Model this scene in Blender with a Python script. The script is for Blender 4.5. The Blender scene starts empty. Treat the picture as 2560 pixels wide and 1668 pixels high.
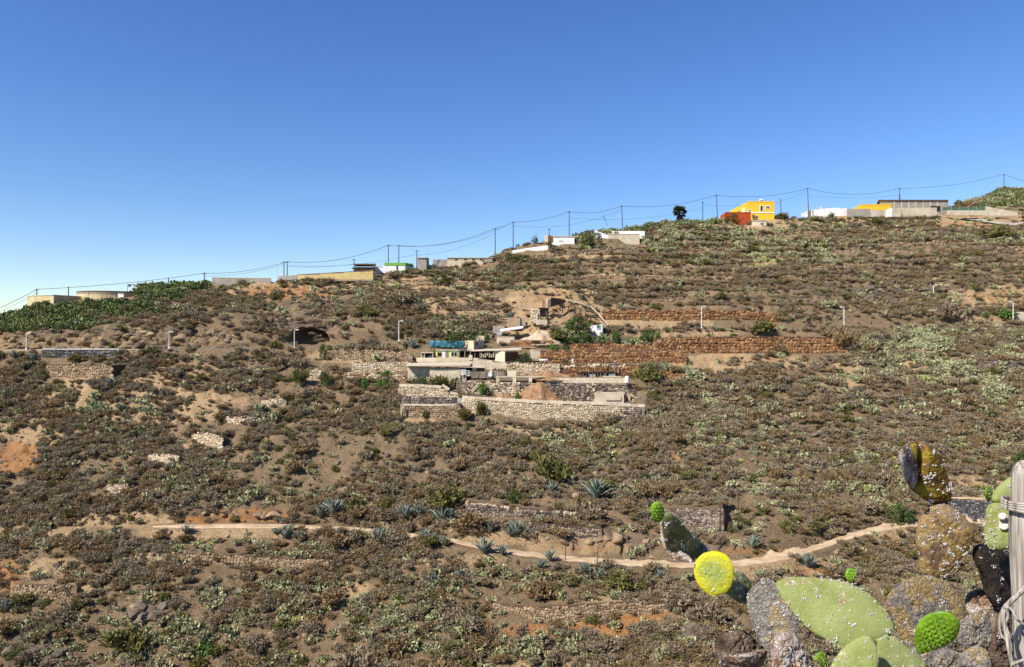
import bpy, bmesh, math, random
import numpy as np
from mathutils import Vector, Matrix, Euler, Quaternion

random.seed(7); rng = np.random.default_rng(11)
S = bpy.context.scene
COL = S.collection

# ------------------------------------------------------------------ camera, sky, sun, exposure
FPX, CU, CV = 1849.0, 1280.0, 834.0        # focal length and centre of the 2560 px wide view
cam = bpy.data.cameras.new('camera'); cam.lens = 26.0; cam.sensor_width = 36.0
cam.clip_start = 0.05; cam.clip_end = 9000
camo = bpy.data.objects.new('camera', cam); COL.objects.link(camo)
camo.location = (0, 0, 0); camo.rotation_euler = (math.radians(90), 0, 0)
S.camera = camo
SUN_DIR = Vector((-0.57, -0.45, 0.69)).normalized()      # from the scene towards the sun
elev = math.asin(SUN_DIR.z); azim = math.atan2(SUN_DIR.x, SUN_DIR.y)
W = bpy.data.worlds.new('World'); S.world = W; W.use_nodes = True
wn = W.node_tree.nodes; wl = W.node_tree.links
sky = wn.new('ShaderNodeTexSky'); sky.sky_type = 'NISHITA'; sky.sun_disc = False
sky.sun_elevation = elev; sky.sun_rotation = azim
sky.altitude = 400; sky.air_density = 1.0; sky.dust_density = 0.05; sky.ozone_density = 3.6
hs_ = wn.new('ShaderNodeHueSaturation'); hs_.inputs['Hue'].default_value = .513; hs_.inputs['Saturation'].default_value = 1.22; hs_.inputs['Value'].default_value = 1.0
wl.new(sky.outputs[0], hs_.inputs['Color']); wl.new(hs_.outputs[0], wn['Background'].inputs[0]); wn['Background'].inputs[1].default_value = 0.104
sl = bpy.data.lights.new('sun', 'SUN'); sl.energy = 5.0; sl.angle = math.radians(0.5); sl.color = (1.0, 0.94, 0.84)
so = bpy.data.objects.new('sun', sl); COL.objects.link(so)
so.rotation_euler = SUN_DIR.to_track_quat('Z', 'Y').to_euler(); so.location = (-60, -40, 90)
S.view_settings.view_transform = 'Standard'; S.view_settings.look = 'None'
S.view_settings.exposure = 0.62; S.view_settings.gamma = 1.0
S.render.engine = 'CYCLES'
S.cycles.max_bounces = 5; S.cycles.diffuse_bounces = 2; S.cycles.transparent_max_bounces = 4

# ------------------------------------------------------------------ helpers
def P3(u, v, y): return Vector(((u-CU)/FPX*y, y, (CV-v)/FPX*y))
def X(u, y): return (u-CU)/FPX*y
def Zv(v, y): return (CV-v)/FPX*y

def tag(o, label=None, cat=None, group=None, kind=None):
    if label: o['label'] = label
    if cat: o['category'] = cat
    if group: o['group'] = group
    if kind: o['kind'] = kind
    return o
def empty(name, loc, label=None, cat=None, group=None):
    o = bpy.data.objects.new(name, None); COL.objects.link(o); o.location = loc
    o.empty_display_size = 0.2
    return tag(o, label, cat, group)
def link(name, me, parent=None, loc=None):
    o = bpy.data.objects.new(name, me); COL.objects.link(o)
    if parent is not None: o.parent = parent
    if loc is not None: o.location = loc
    return o

class MB:
    """collects world-space geometry; build() makes one mesh object whose origin is the parent's"""
    def __init__(s): s.v = []; s.f = []
    def add(s, vs, fs):
        n = len(s.v); s.v += [tuple(p) for p in vs]; s.f += [tuple(i+n for i in f) for f in fs]; return s
    def quad(s, a, b, c, d): return s.add([a, b, c, d], [(0, 1, 2, 3)])
    def box(s, x0, x1, y0, y1, z0, z1):
        vs = [(x0,y0,z0),(x1,y0,z0),(x1,y1,z0),(x0,y1,z0),(x0,y0,z1),(x1,y0,z1),(x1,y1,z1),(x0,y1,z1)]
        return s.add(vs, [(3,2,1,0),(4,5,6,7),(0,1,5,4),(1,2,6,5),(2,3,7,6),(3,0,4,7)])
    def prism(s, foot, z0, z1):
        """foot: xy points; z0/z1 numbers or lists"""
        n = len(foot)
        a = sum(foot[i][0]*foot[(i+1)%n][1]-foot[(i+1)%n][0]*foot[i][1] for i in range(n))
        z0 = list(z0) if hasattr(z0, '__len__') else [z0]*n
        z1 = list(z1) if hasattr(z1, '__len__') else [z1]*n
        if a < 0: foot = foot[::-1]; z0 = z0[::-1]; z1 = z1[::-1]
        vs = [(p[0],p[1],z) for p, z in zip(foot, z0)]+[(p[0],p[1],z) for p, z in zip(foot, z1)]
        fs = [tuple(range(n-1,-1,-1)), tuple(range(n,2*n))]+[(i,(i+1)%n,n+(i+1)%n,n+i) for i in range(n)]
        return s.add(vs, fs)
    def tube(s, pts, r, k=6):
        pts = [Vector(p) for p in pts]
        rs = r if hasattr(r, '__len__') else [r]*len(pts)
        rings = []
        for i, p in enumerate(pts):
            d = (pts[min(i+1,len(pts)-1)]-pts[max(i-1,0)]).normalized()
            a = d.cross(Vector((0,0,1)) if abs(d.z) < .9 else Vector((1,0,0))).normalized(); b = d.cross(a)
            rings.append([p+(a*math.cos(2*math.pi*j/k)+b*math.sin(2*math.pi*j/k))*rs[i] for j in range(k)])
        vs = [q for ring in rings for q in ring]; fs = []
        for i in range(len(pts)-1):
            for j in range(k):
                j2 = (j+1) % k; fs.append((i*k+j, i*k+j2, (i+1)*k+j2, (i+1)*k+j))
        fs += [tuple(range(k-1,-1,-1)), tuple((len(pts)-1)*k+j for j in range(k))]
        return s.add(vs, fs)
    def beam(s, a, b, w, h):
        """a square bar from a to b"""
        a = Vector(a); b = Vector(b); d = (b-a).normalized()
        n = d.cross(Vector((0,0,1)) if abs(d.z) < .95 else Vector((0,1,0))).normalized(); m = n.cross(d)
        o = [(-w/2,-h/2),(w/2,-h/2),(w/2,h/2),(-w/2,h/2)]
        vs = [a+n*p+m*q for p, q in o]+[b+n*p+m*q for p, q in o]
        return s.add(vs, [(0,1,2,3),(7,6,5,4),(0,4,5,1),(1,5,6,2),(2,6,7,3),(3,7,4,0)])
    def mesh(s, name, m, off=(0,0,0), smooth=False):
        me = bpy.data.meshes.new(name)
        vs = np.array(s.v, dtype=np.float64).reshape(-1,3)-np.array(off)
        me.from_pydata(vs.tolist(), [], s.f)
        if m is not None: me.materials.append(m)
        if smooth: me.polygons.foreach_set('use_smooth', [True]*len(me.polygons))
        me.update(); return me
    def build(s, name, m, parent=None, off=None, smooth=False):
        off = off if off is not None else (parent_base(parent) if parent is not None else s.base())
        o = link(name, s.mesh(name, m, off, smooth), parent)
        if parent is None: o.location = off
        return o
    def base(s):
        a = np.array(s.v); return (a[:,0].mean(), a[:,1].mean(), a[:,2].min())
def parent_base(p):
    t = Vector((0,0,0))
    while p is not None: t = t+p.location; p = p.parent
    return tuple(t)

# ------------------------------------------------------------------ materials
MATS = {}
def mat(name, cols, scale=1.0, rough=0.9, rnd=0.4, bump=0.0, bscale=8.0, spec=0.2, transl=0.0, detail=6, pos=None):
    if name in MATS: return MATS[name]
    m = bpy.data.materials.new(name); m.use_nodes = True; MATS[name] = m
    N = m.node_tree.nodes; L = m.node_tree.links; b = N['Principled BSDF']
    b.inputs['Roughness'].default_value = rough; b.inputs['Specular IOR Level'].default_value = spec
    geo = N.new('ShaderNodeNewGeometry'); oi = N.new('ShaderNodeObjectInfo')
    nz = N.new('ShaderNodeTexNoise'); nz.inputs['Scale'].default_value = scale; nz.inputs['Detail'].default_value = detail
    nz.inputs['Roughness'].default_value = 0.62
    L.new(geo.outputs['Position'], nz.inputs['Vector'])
    mr = N.new('ShaderNodeMapRange'); mr.inputs[1].default_value = .3; mr.inputs[2].default_value = .7; L.new(nz.outputs['Fac'], mr.inputs[0])
    ad = N.new('ShaderNodeMath'); ad.operation = 'ADD'; L.new(oi.outputs['Random'], ad.inputs[0]); L.new(geo.outputs['Random Per Island'], ad.inputs[1])
    fr = N.new('ShaderNodeMath'); fr.operation = 'FRACT'; L.new(ad.outputs[0], fr.inputs[0])
    mx = N.new('ShaderNodeMix'); mx.inputs[0].default_value = rnd
    L.new(mr.outputs[0], mx.inputs[2]); L.new(fr.outputs[0], mx.inputs[3])
    rp = N.new('ShaderNodeValToRGB'); e = rp.color_ramp.elements
    for i, c in enumerate(cols):
        p = (pos[i] if pos else i/max(1, len(cols)-1))
        if i < 2: el = e[i]; el.position = p
        else: el = e.new(p)
        el.color = (*c, 1)
    if len(cols) == 1: e[1].color = (*cols[0], 1)
    L.new(mx.outputs[0], rp.inputs[0]); L.new(rp.outputs[0], b.inputs['Base Color'])
    if bump:
        n2 = N.new('ShaderNodeTexNoise'); n2.inputs['Scale'].default_value = bscale; n2.inputs['Detail'].default_value = 5
        L.new(geo.outputs['Position'], n2.inputs['Vector'])
        bp = N.new('ShaderNodeBump'); bp.inputs['Strength'].default_value = bump; bp.inputs['Distance'].default_value = 0.6/bscale
        L.new(n2.outputs['Fac'], bp.inputs['Height']); L.new(bp.outputs[0], b.inputs['Normal'])
    if transl:
        tr = N.new('ShaderNodeBsdfTranslucent'); L.new(rp.outputs[0], tr.inputs[0])
        ms = N.new('ShaderNodeMixShader'); ms.inputs[0].default_value = transl
        L.new(b.outputs[0], ms.inputs[1]); L.new(tr.outputs[0], ms.inputs[2]); L.new(ms.outputs[0], N['Material Output'].inputs[0])
    return m

M_STONE_PALE = mat('stone_pale', [(.24,.17,.10),(.44,.335,.215),(.58,.47,.32),(.69,.60,.44)], .8, rnd=.7, bump=.5, bscale=5)
M_STONE_RUST = mat('stone_rust', [(.085,.042,.022),(.20,.10,.045),(.31,.165,.075),(.42,.26,.13)], .7, rnd=.65, bump=.5, bscale=5)
M_STONE_DARK = mat('stone_dark', [(.055,.045,.04),(.13,.10,.085),(.26,.20,.15),(.42,.34,.26)], .8, rnd=.75, bump=.5, bscale=5)
M_STONE_BASALT = mat('stone_basalt', [(.03,.03,.033),(.07,.068,.07),(.13,.12,.12),(.34,.32,.30)], .8, rnd=.75, bump=.5, bscale=5)
M_STONE_BROWN = mat('stone_brown', [(.13,.085,.05),(.24,.165,.10),(.36,.26,.16),(.46,.35,.22)], .8, rnd=.7, bump=.5, bscale=5)
M_EARTH_CORE = mat('wall_core', [(.07,.045,.028),(.13,.085,.05)], 1.5, bump=.5)
M_MORTAR = mat('wall_mortar', [(.26,.19,.12),(.40,.31,.20)], 1.5, bump=.5)
M_BLOCK = mat('block_pale', [(.44,.35,.235),(.60,.50,.35),(.72,.63,.475)], .9, rnd=.5, bump=.3, bscale=10)
M_BLOCK_GREY = mat('block_grey', [(.24,.21,.17),(.33,.29,.24),(.42,.37,.30)], .7, rnd=.4, bump=.3, bscale=10)
M_BLOCK_YELLOW = mat('block_yellow', [(.46,.33,.13),(.58,.44,.19),(.64,.51,.26)], .5, rnd=.5, bump=.3, bscale=10)
M_CONCRETE = mat('concrete', [(.36,.295,.21),(.52,.44,.32),(.63,.55,.42)], .5, rnd=.2, bump=.3, bscale=6)
M_TANK = mat('tank_concrete', [(.34,.25,.12),(.50,.40,.22),(.60,.51,.33)], .35, rnd=.1, bump=.3, bscale=4)
M_WHITE = mat('white_paint', [(.62,.59,.54),(.76,.74,.70),(.82,.80,.77)], .4, rnd=.1, bump=.1)
M_LAMP = mat('lamp_paint', [(.62,.60,.56),(.72,.70,.66)], .4, rough=.5, rnd=.1)
M_YELLOW = mat('yellow_paint', [(.70,.42,.03),(.80,.50,.045)], .25, rnd=.0, bump=.1)
M_LEMON = mat('lemon_paint', [(.68,.62,.15),(.76,.70,.22)], .5, rnd=.0, bump=.1)
M_RED = mat('red_paint', [(.34,.055,.018),(.43,.075,.025)], .3, rnd=.0, bump=.1)
M_GREENWALL = mat('green_paint', [(.14,.34,.06),(.20,.42,.09)], .4, rnd=.0)
M_NET = mat('green_net', [(.05,.11,.07),(.10,.16,.10)], .8, rnd=.0)
M_GLASS = mat('dark_glass', [(.02,.022,.026)], 1, rough=.15, spec=.5)
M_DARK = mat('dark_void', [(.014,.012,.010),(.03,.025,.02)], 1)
M_TRIM = mat('white_trim', [(.72,.70,.64)], 1)
M_WOOD = mat('old_wood', [(.10,.075,.055),(.22,.175,.13),(.36,.30,.23)], 2.5, rnd=.6, bump=.4, bscale=12)
M_POLE = mat('pole_wood', [(.045,.035,.03),(.085,.065,.05)], 1, rnd=.3)
M_WIRE = mat('wire_black', [(.06,.065,.08)], 1)
M_ROOF = mat('roof_sheet', [(.40,.32,.22),(.54,.46,.34)], .8, rnd=.2, bump=.2)
M_ROOFBR = mat('roof_brown', [(.10,.055,.03),(.17,.10,.055)], .8)
M_TARP = mat('blue_tarp', [(.02,.10,.16),(.045,.19,.27),(.10,.28,.34)], 1.6, rnd=.0, rough=.55)
M_ASPHALT = mat('asphalt', [(.10,.09,.08),(.16,.145,.125)], .8)
M_ROADCON = mat('road_concrete', [(.30,.26,.21),(.42,.37,.30)], .6, bump=.2)
M_TRACK = mat('track_dirt', [(.34,.23,.13),(.46,.33,.20),(.58,.45,.30)], .55, rnd=.0, bump=.5, bscale=3)
M_PILE = mat('red_earth', [(.17,.09,.045),(.27,.155,.08),(.36,.23,.12)], 1.1, rnd=.1, bump=1.0, bscale=2.5)
M_ROCK = mat('rock', [(.045,.036,.028),(.12,.092,.066),(.24,.185,.13)], .6, rnd=.35, bump=.8, bscale=3)
M_ROCKT = mat('rock_tan', [(.16,.11,.065),(.27,.19,.115),(.36,.27,.17)], .6, rnd=.35, bump=.8, bscale=3)
M_METAL = mat('galvanised', [(.30,.31,.32),(.42,.43,.43)], 1, rough=.45)

# vegetation
M_DRYG = mat('dry_grey', [(.125,.095,.058),(.255,.20,.128),(.42,.345,.225)], .5, rnd=.6, transl=.15)
M_DRYB = mat('dry_brown', [(.12,.078,.038),(.25,.172,.085),(.41,.30,.16)], .5, rnd=.6, transl=.15)
M_STRAW = mat('straw', [(.16,.115,.065),(.30,.22,.13),(.46,.36,.22)], .5, rnd=.6, transl=.15)
M_OLIVE = mat('olive', [(.08,.078,.024),(.16,.148,.046),(.27,.24,.085)], .5, rnd=.6, transl=.2)
M_GREEN = mat('leaf_green', [(.03,.048,.012),(.055,.085,.02),(.095,.13,.032)], .6, rnd=.6, transl=.2)
M_BRIGHT = mat('leaf_bright', [(.05,.10,.015),(.09,.17,.03),(.14,.24,.05)], .6, rnd=.6, transl=.25)
M_PEAR = mat('pear_pad', [(.085,.10,.04),(.20,.205,.10),(.38,.37,.20),(.54,.51,.33)], .9, rnd=.65)
M_PEARG = mat('pear_pad_green', [(.045,.07,.02),(.09,.12,.035),(.15,.18,.06),(.30,.31,.14)], .9, rnd=.65)
M_PEARY = mat('pear_pad_lime', [(.12,.15,.035),(.26,.28,.08),(.44,.44,.17),(.56,.54,.28)], .9, rnd=.65)
M_AGAVE = mat('agave_leaf', [(.08,.105,.08),(.17,.205,.16),(.34,.37,.30)], 1.5, rnd=.5)
M_STALK = mat('dry_stalk', [(.06,.045,.035),(.12,.09,.065)], 1)
M_BARK = mat('bark', [(.07,.05,.035),(.13,.095,.07)], 3)
# ------------------------------------------------------------------ terrain
_tab = rng.random((512, 512))
def vnoise(x, y, sc, seed=0):
    x = np.asarray(x)/sc+seed*17.3+1000; y = np.asarray(y)/sc+seed*9.7+1000
    xi = np.floor(x).astype(int); yi = np.floor(y).astype(int); fx = x-xi; fy = y-yi
    fx = fx*fx*(3-2*fx); fy = fy*fy*(3-2*fy)
    g = lambda a, b: _tab[a % 512, b % 512]
    return (g(xi,yi)*(1-fx)+g(xi+1,yi)*fx)*(1-fy)+(g(xi,yi+1)*(1-fx)+g(xi+1,yi+1)*fx)*fy-0.5

# profile of the hillside along ten bearings: (height on the 2560 px view, distance) from the ravine to the ridge
PROF = {
 -700:[(1668,92),(1330,118),(1180,132),(1060,146),(970,158),(900,168),(880,176),(872,190)],
 -150:[(1668,90),(1342,115),(1180,131),(1052,145),(955,157),(880,167),(850,173),(842,186)],
    0:[(1668,89),(1340,114),(1180,130),(1050,144),(950,156),(873,166),(835,171),(806,188)],
  130:[(1668,89),(1325,114),(1180,129),(1050,143),(950,155),(873,165),(825,171),(760,194)],
  350:[(1668,88),(1318,113),(1180,128),(1050,142),(950,154),(873,165),(815,171),(722,203)],
  640:[(1668,88),(1315,112),(1180,126),(1050,140),(950,152),(871,164),(800,172),(710,208)],
  940:[(1668,87),(1322,110),(1180,124),(1050,139),(950,152),(857,166),(780,177),(694,212)],
 1200:[(1668,86),(1362,106),(1180,123),(1045,139.5),(950,152),(850,168),(750,188),(655,225)],
 1290:[(1668,86),(1380,104),(1180,122),(1045,140),(950,153),(845,170),(740,191),(614,233)],
 1500:[(1668,85),(1405,102),(1180,122),(1045,140),(950,153),(825,174),(720,196),(580,243)],
 1700:[(1668,84),(1415,101),(1180,121),(1040,140),(950,152),(820,177),(710,200),(556,255)],
 1900:[(1668,84),(1408,101),(1180,121),(1040,140),(940,154),(820,178),(700,203),(548,262)],
 2150:[(1668,86),(1330,109),(1180,122),(1040,140),(940,154),(822,178),(700,204),(540,268)],
 2560:[(1668,88),(1310,112),(1180,124),(1040,142),(940,155),(803,181),(690,207),(532,278)],
 3260:[(1668,90),(1310,114),(1180,126),(1040,144),(940,157),(800,183),(690,210),(520,285)],
}
US = np.arange(-700, 3261, 4.5); NU = len(US)
ku = sorted(PROF); kn = np.array([PROF[k] for k in ku], float)      # columns x levels x 2
lev = np.stack([np.stack([np.interp(US, ku, kn[:,l,c]) for c in (0,1)], -1) for l in range(8)], 1)   # NU x 8 x 2
def smooth(a, n, axis):
    k = np.hanning(n+2)[1:-1]; k /= k.sum()
    pad = [(0,0)]*a.ndim; pad[axis] = (n//2, n//2)
    return np.apply_along_axis(lambda r: np.convolve(r, k, 'valid'), axis, np.pad(a, pad, mode='edge'))
lev = smooth(lev, 15, 0)
counts = [26, 62, 50, 50, 36, 44, 50, 120]
lv = np.zeros((NU, 9, 2)); lv[:,1:] = lev; lv[:,0,1] = 58; lv[:,0,0] = CV+44/58*FPX
ss = np.concatenate([np.linspace(i, i+1, c, endpoint=False) for i, c in enumerate(counts)]+[[8.0]])
NS = len(ss)
Z9 = (CV-lv[:,:,0])/FPX*lv[:,:,1]
Yg = np.stack([np.interp(ss, np.arange(9), lv[i,:,1]) for i in range(NU)])
Zg = np.stack([np.interp(lv[i,:,1][0]*0+Yg[i], lv[i,:,1], Z9[i]) for i in range(NU)])
Zr = Zg[:,-1].copy()
Zs = smooth(Zg, 13, 1); Zs[:,-8:] = Zg[:,-8:]; Zg = Zs
# plateau behind the ridge, a second low rise to the right
back = [4, 10, 18, 28, 40, 60, 100, 200, 500, 1500, 5000]
rise = np.clip((US-2215)/300, 0, 1)
Yb = np.stack([Yg[:,-1]+b for b in back], 1)
Zb = np.stack([Zr+0.0*b for b in back], 1)
for j, b in enumerate(back):
    second = min(1, b/28)
    Zb[:,j] += rise*second*(13.5 if b <= 60 else 11.0) - 0.01*max(0, b-40)
Yg = np.concatenate([Yg, Yb], 1); Zg = np.concatenate([Zg, Zb], 1); NT = Yg.shape[1]
Tg = ((US-CU)/FPX)[:,None]; Xg = Tg*Yg
Vg0 = CV-Zg/Yg*FPX; Ug = np.repeat(US[:,None], NT, 1)
def ell(u, v, ru, rv, U=None, V=None):
    U = Ug if U is None else U; V = Vg0 if V is None else V
    d = ((U-u)/ru)**2+((V-v)/rv)**2
    return np.clip(1.4-d*1.1, 0, 1)
damp = np.ones_like(Yg); damp[:,NS-6:NS+8] = .35
def fbm(sc, oct_, seed): return sum(vnoise(Xg, Yg, sc/2**o, seed+o)/2**o for o in range(oct_))
Zg += damp*(1.7*fbm(14, 2, 1)+.75*fbm(4, 3, 5)+.45*fbm(1.5, 2, 9))
# gullies running down the slope
Zg += damp*.8*vnoise(Xg, Yg*.25, 7, 31)*(Vg0 > 560)
# old cultivation terraces on the upper right slope and on the left
tz = np.clip(ell(1900,680,760,120)+ell(500,1050,500,90)*.5, 0, 1)
st = 2.3; fr_ = (Zg+1.2*vnoise(Xg, Yg, 30, 40))/st; fl = np.floor(fr_); q = fr_-fl
Zg += tz*.75*((np.clip((q-.72)/.28, 0, 1)-q)*st)
# rocky outcrops
rockm = np.zeros_like(Yg)
for a in [(300,845,380,26,1.),(730,800,160,22,.9),(900,765,140,18,.8),(2150,730,220,28,.9),(2330,730,120,25,.8),(1500,1190,330,40,.55),(380,1510,120,45,.35),
          (60,1620,120,40,.4),(1900,1590,200,50,.9),(2000,1080,190,40,.6),(1500,1350,170,30,.7),(600,1290,130,16,.6),(1120,1160,180,50,.5),(30,1130,60,50,.5),(850,1600,300,50,.3)]:
    rockm = np.maximum(rockm, a[4]*ell(*a[:4]))
rid = np.abs(vnoise(Xg+.6*Yg, Yg, 3.0, 51))*2+np.abs(vnoise(Xg, Yg+.3*Xg, 1.4, 52))
Zg += rockm*(.9-1.6*rid)*1.1
V_ = lambda: CV-Zg/Yg*FPX
# level shoulder for the reservoir and the building beside it
for i, u in enumerate(US):
    if 50 < u < 350:
        k = Yg[i] > 187; Zg[i][k] = np.minimum(Zg[i][k], (CV-np.interp(u, [50,70,134,200,330,350], [775,768,757,750,742,732]))/FPX*Yg[i][k])

def col(u): return int(np.clip(round((u-US[0])/4.5), 0, NU-1))
def ground_z(x, y):
    i = col(CU+FPX*x/y); return float(np.interp(y, Yg[i], Zg[i]))
def ground_px(u, v, ymin=0):
    """first ground point seen at picture height v on bearing u"""
    i = col(u); vv = CV-Zg[i]/Yg[i]*FPX
    k = np.nonzero((vv <= v) & (Yg[i] >= ymin))[0]
    if len(k) == 0: k = [NS-2]
    k = k[0]
    if k == 0: y = Yg[i,0]
    else:
        a, b = vv[k-1], vv[k]; w = (a-v)/(a-b) if a > b else 1
        y = Yg[i,k-1]+w*(Yg[i,k]-Yg[i,k-1])
    return Vector((X(u, y), y, float(np.interp(y, Yg[i], Zg[i]))))

# benches for the dirt track and the lamp road
TRACK = [(150,1324),(440,1316),(700,1315),(900,1323),(1100,1348),(1300,1383),(1500,1404),(1640,1412),(1760,1414),(1900,1403),(2000,1384),(2080,1355),(2160,1328),(2270,1311),(2420,1303),(2620,1300)]
ROAD = [(-300,884),(0,874),(360,874),(640,871),(737,870),(1003,853),(1200,842),(1500,824),(1754,820),(2111,821),(2300,817),(2533,803),(2900,795)]
tu = np.arange(100, 2640, 6.0); tv = smooth(np.interp(tu, *zip(*TRACK)), 31, 0)
ty = np.array([ground_px(u, v).y for u, v in zip(tu, tv)]); ty = smooth(ty, 41, 0); tzz = (CV-tv)/FPX*ty
ru = np.arange(-300, 2900, 8.0); rv = smooth(np.interp(ru, *zip(*ROAD)), 21, 0)
ry = np.interp(ru, [-300,0,640,1003,1300,1500,1754,2111,2533,2900], [168,166,164.5,166,170,174,177.5,178.5,181,183]); ry = smooth(ry, 31, 0); rz = (CV-rv)/FPX*ry
def bench(pu, py, pz, half, soft, umin, umax):
    for i, u in enumerate(US):
        if u < umin or u > umax: continue
        y0 = np.interp(u, pu, py); z0 = np.interp(u, pu, pz); d = np.abs(Yg[i]-y0)
        w = np.clip(1-(d-half)/soft, 0, 1); w = w*w*(3-2*w); Zg[i] = Zg[i]*(1-w)+z0*w
bench(ru, ry, rz, 2.2, 1.6, -300, 1010); bench(ru, ry, rz, 2.2, 1.6, 1560, 2900)
bench(tu, ty, tzz, 1.9, 1.2, 120, 2620)

WALLS = []       # filled in front-to-back order below; each raises a terrace behind itself
def terrace(pts, fill=14, drop=.12, th=.45):
    """pts: (u, vtop, vbot, y); level ground behind the top of the wall, clear ground at its foot"""
    u0, u1 = pts[0][0], pts[-1][0]
    pu = [p[0] for p in pts]
    for i, u in enumerate(US):
        if u < u0-2 or u > u1+2: continue
        yw = np.interp(u, pu, [p[3] for p in pts]); zt = np.interp(u, pu, [Zv(p[1], p[3]) for p in pts]); zb = np.interp(u, pu, [Zv(p[2], p[3]) for p in pts])
        s = (Yg[i] > yw+th) & (Yg[i] < yw+fill); Zg[i][s] = np.maximum(Zg[i][s], zt-drop)
        f = (Yg[i] > yw-5) & (Yg[i] <= yw+th)
        cap = zb+.05+np.clip(yw-Yg[i], 0, 9)*0-.02
        Zg[i][f] = np.minimum(Zg[i][f], cap if not hasattr(cap, '__len__') else cap[f])
        g = (Yg[i] > yw-1.2) & (Yg[i] <= yw+th); Zg[i][g] = np.maximum(Zg[i][g], zb-.25)
# ------------------------------------------------------------------ stone walls
def stone_proto(seed):
    r = random.Random(seed); vs = []
    for a in (-1,1):
        for b in (-1,1):
            for c in (-1,1): vs.append((a*.40*r.uniform(.8,1.12), b*.40*r.uniform(.8,1.1), c*.40*r.uniform(.8,1.12)))
    cen = [(.52,0,0),(-.52,0,0),(0,.5,0),(0,-.52,0),(0,0,.52),(0,0,-.52)]
    vs += [(p[0]*r.uniform(.9,1.05)+r.uniform(-.06,.06), p[1]*r.uniform(.9,1.1), p[2]*r.uniform(.9,1.05)+r.uniform(-.06,.06)) for p in cen]
    ix = lambda a,b,c: (a>0)*4+(b>0)*2+(c>0)
    F = []
    def fan(c, q):
        n = Vector(vs[c])
        for i in range(4):
            a, b = q[i], q[(i+1)%4]
            t = (c, a, b)
            nn = (Vector(vs[a])-n).cross(Vector(vs[b])-n)
            F.append(t if nn.dot(n) > 0 else (c, b, a))
    fan(8,[ix(1,-1,-1),ix(1,1,-1),ix(1,1,1),ix(1,-1,1)]); fan(9,[ix(-1,-1,-1),ix(-1,1,-1),ix(-1,1,1),ix(-1,-1,1)])
    fan(10,[ix(-1,1,-1),ix(1,1,-1),ix(1,1,1),ix(-1,1,1)]); fan(11,[ix(-1,-1,-1),ix(1,-1,-1),ix(1,-1,1),ix(-1,-1,1)])
    fan(12,[ix(-1,-1,1),ix(1,-1,1),ix(1,1,1),ix(-1,1,1)]); fan(13,[ix(-1,-1,-1),ix(1,-1,-1),ix(1,1,-1),ix(-1,1,-1)])
    return vs, F
PROTO = [stone_proto(i) for i in range(7)]
_sm = {}
def stone_mesh(k, m):
    key = (k, m.name)
    if key not in _sm:
        me = bpy.data.meshes.new('stone'); me.from_pydata(PROTO[k][0], [], PROTO[k][1]); me.materials.append(m); _sm[key] = me
    return _sm[key]

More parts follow.
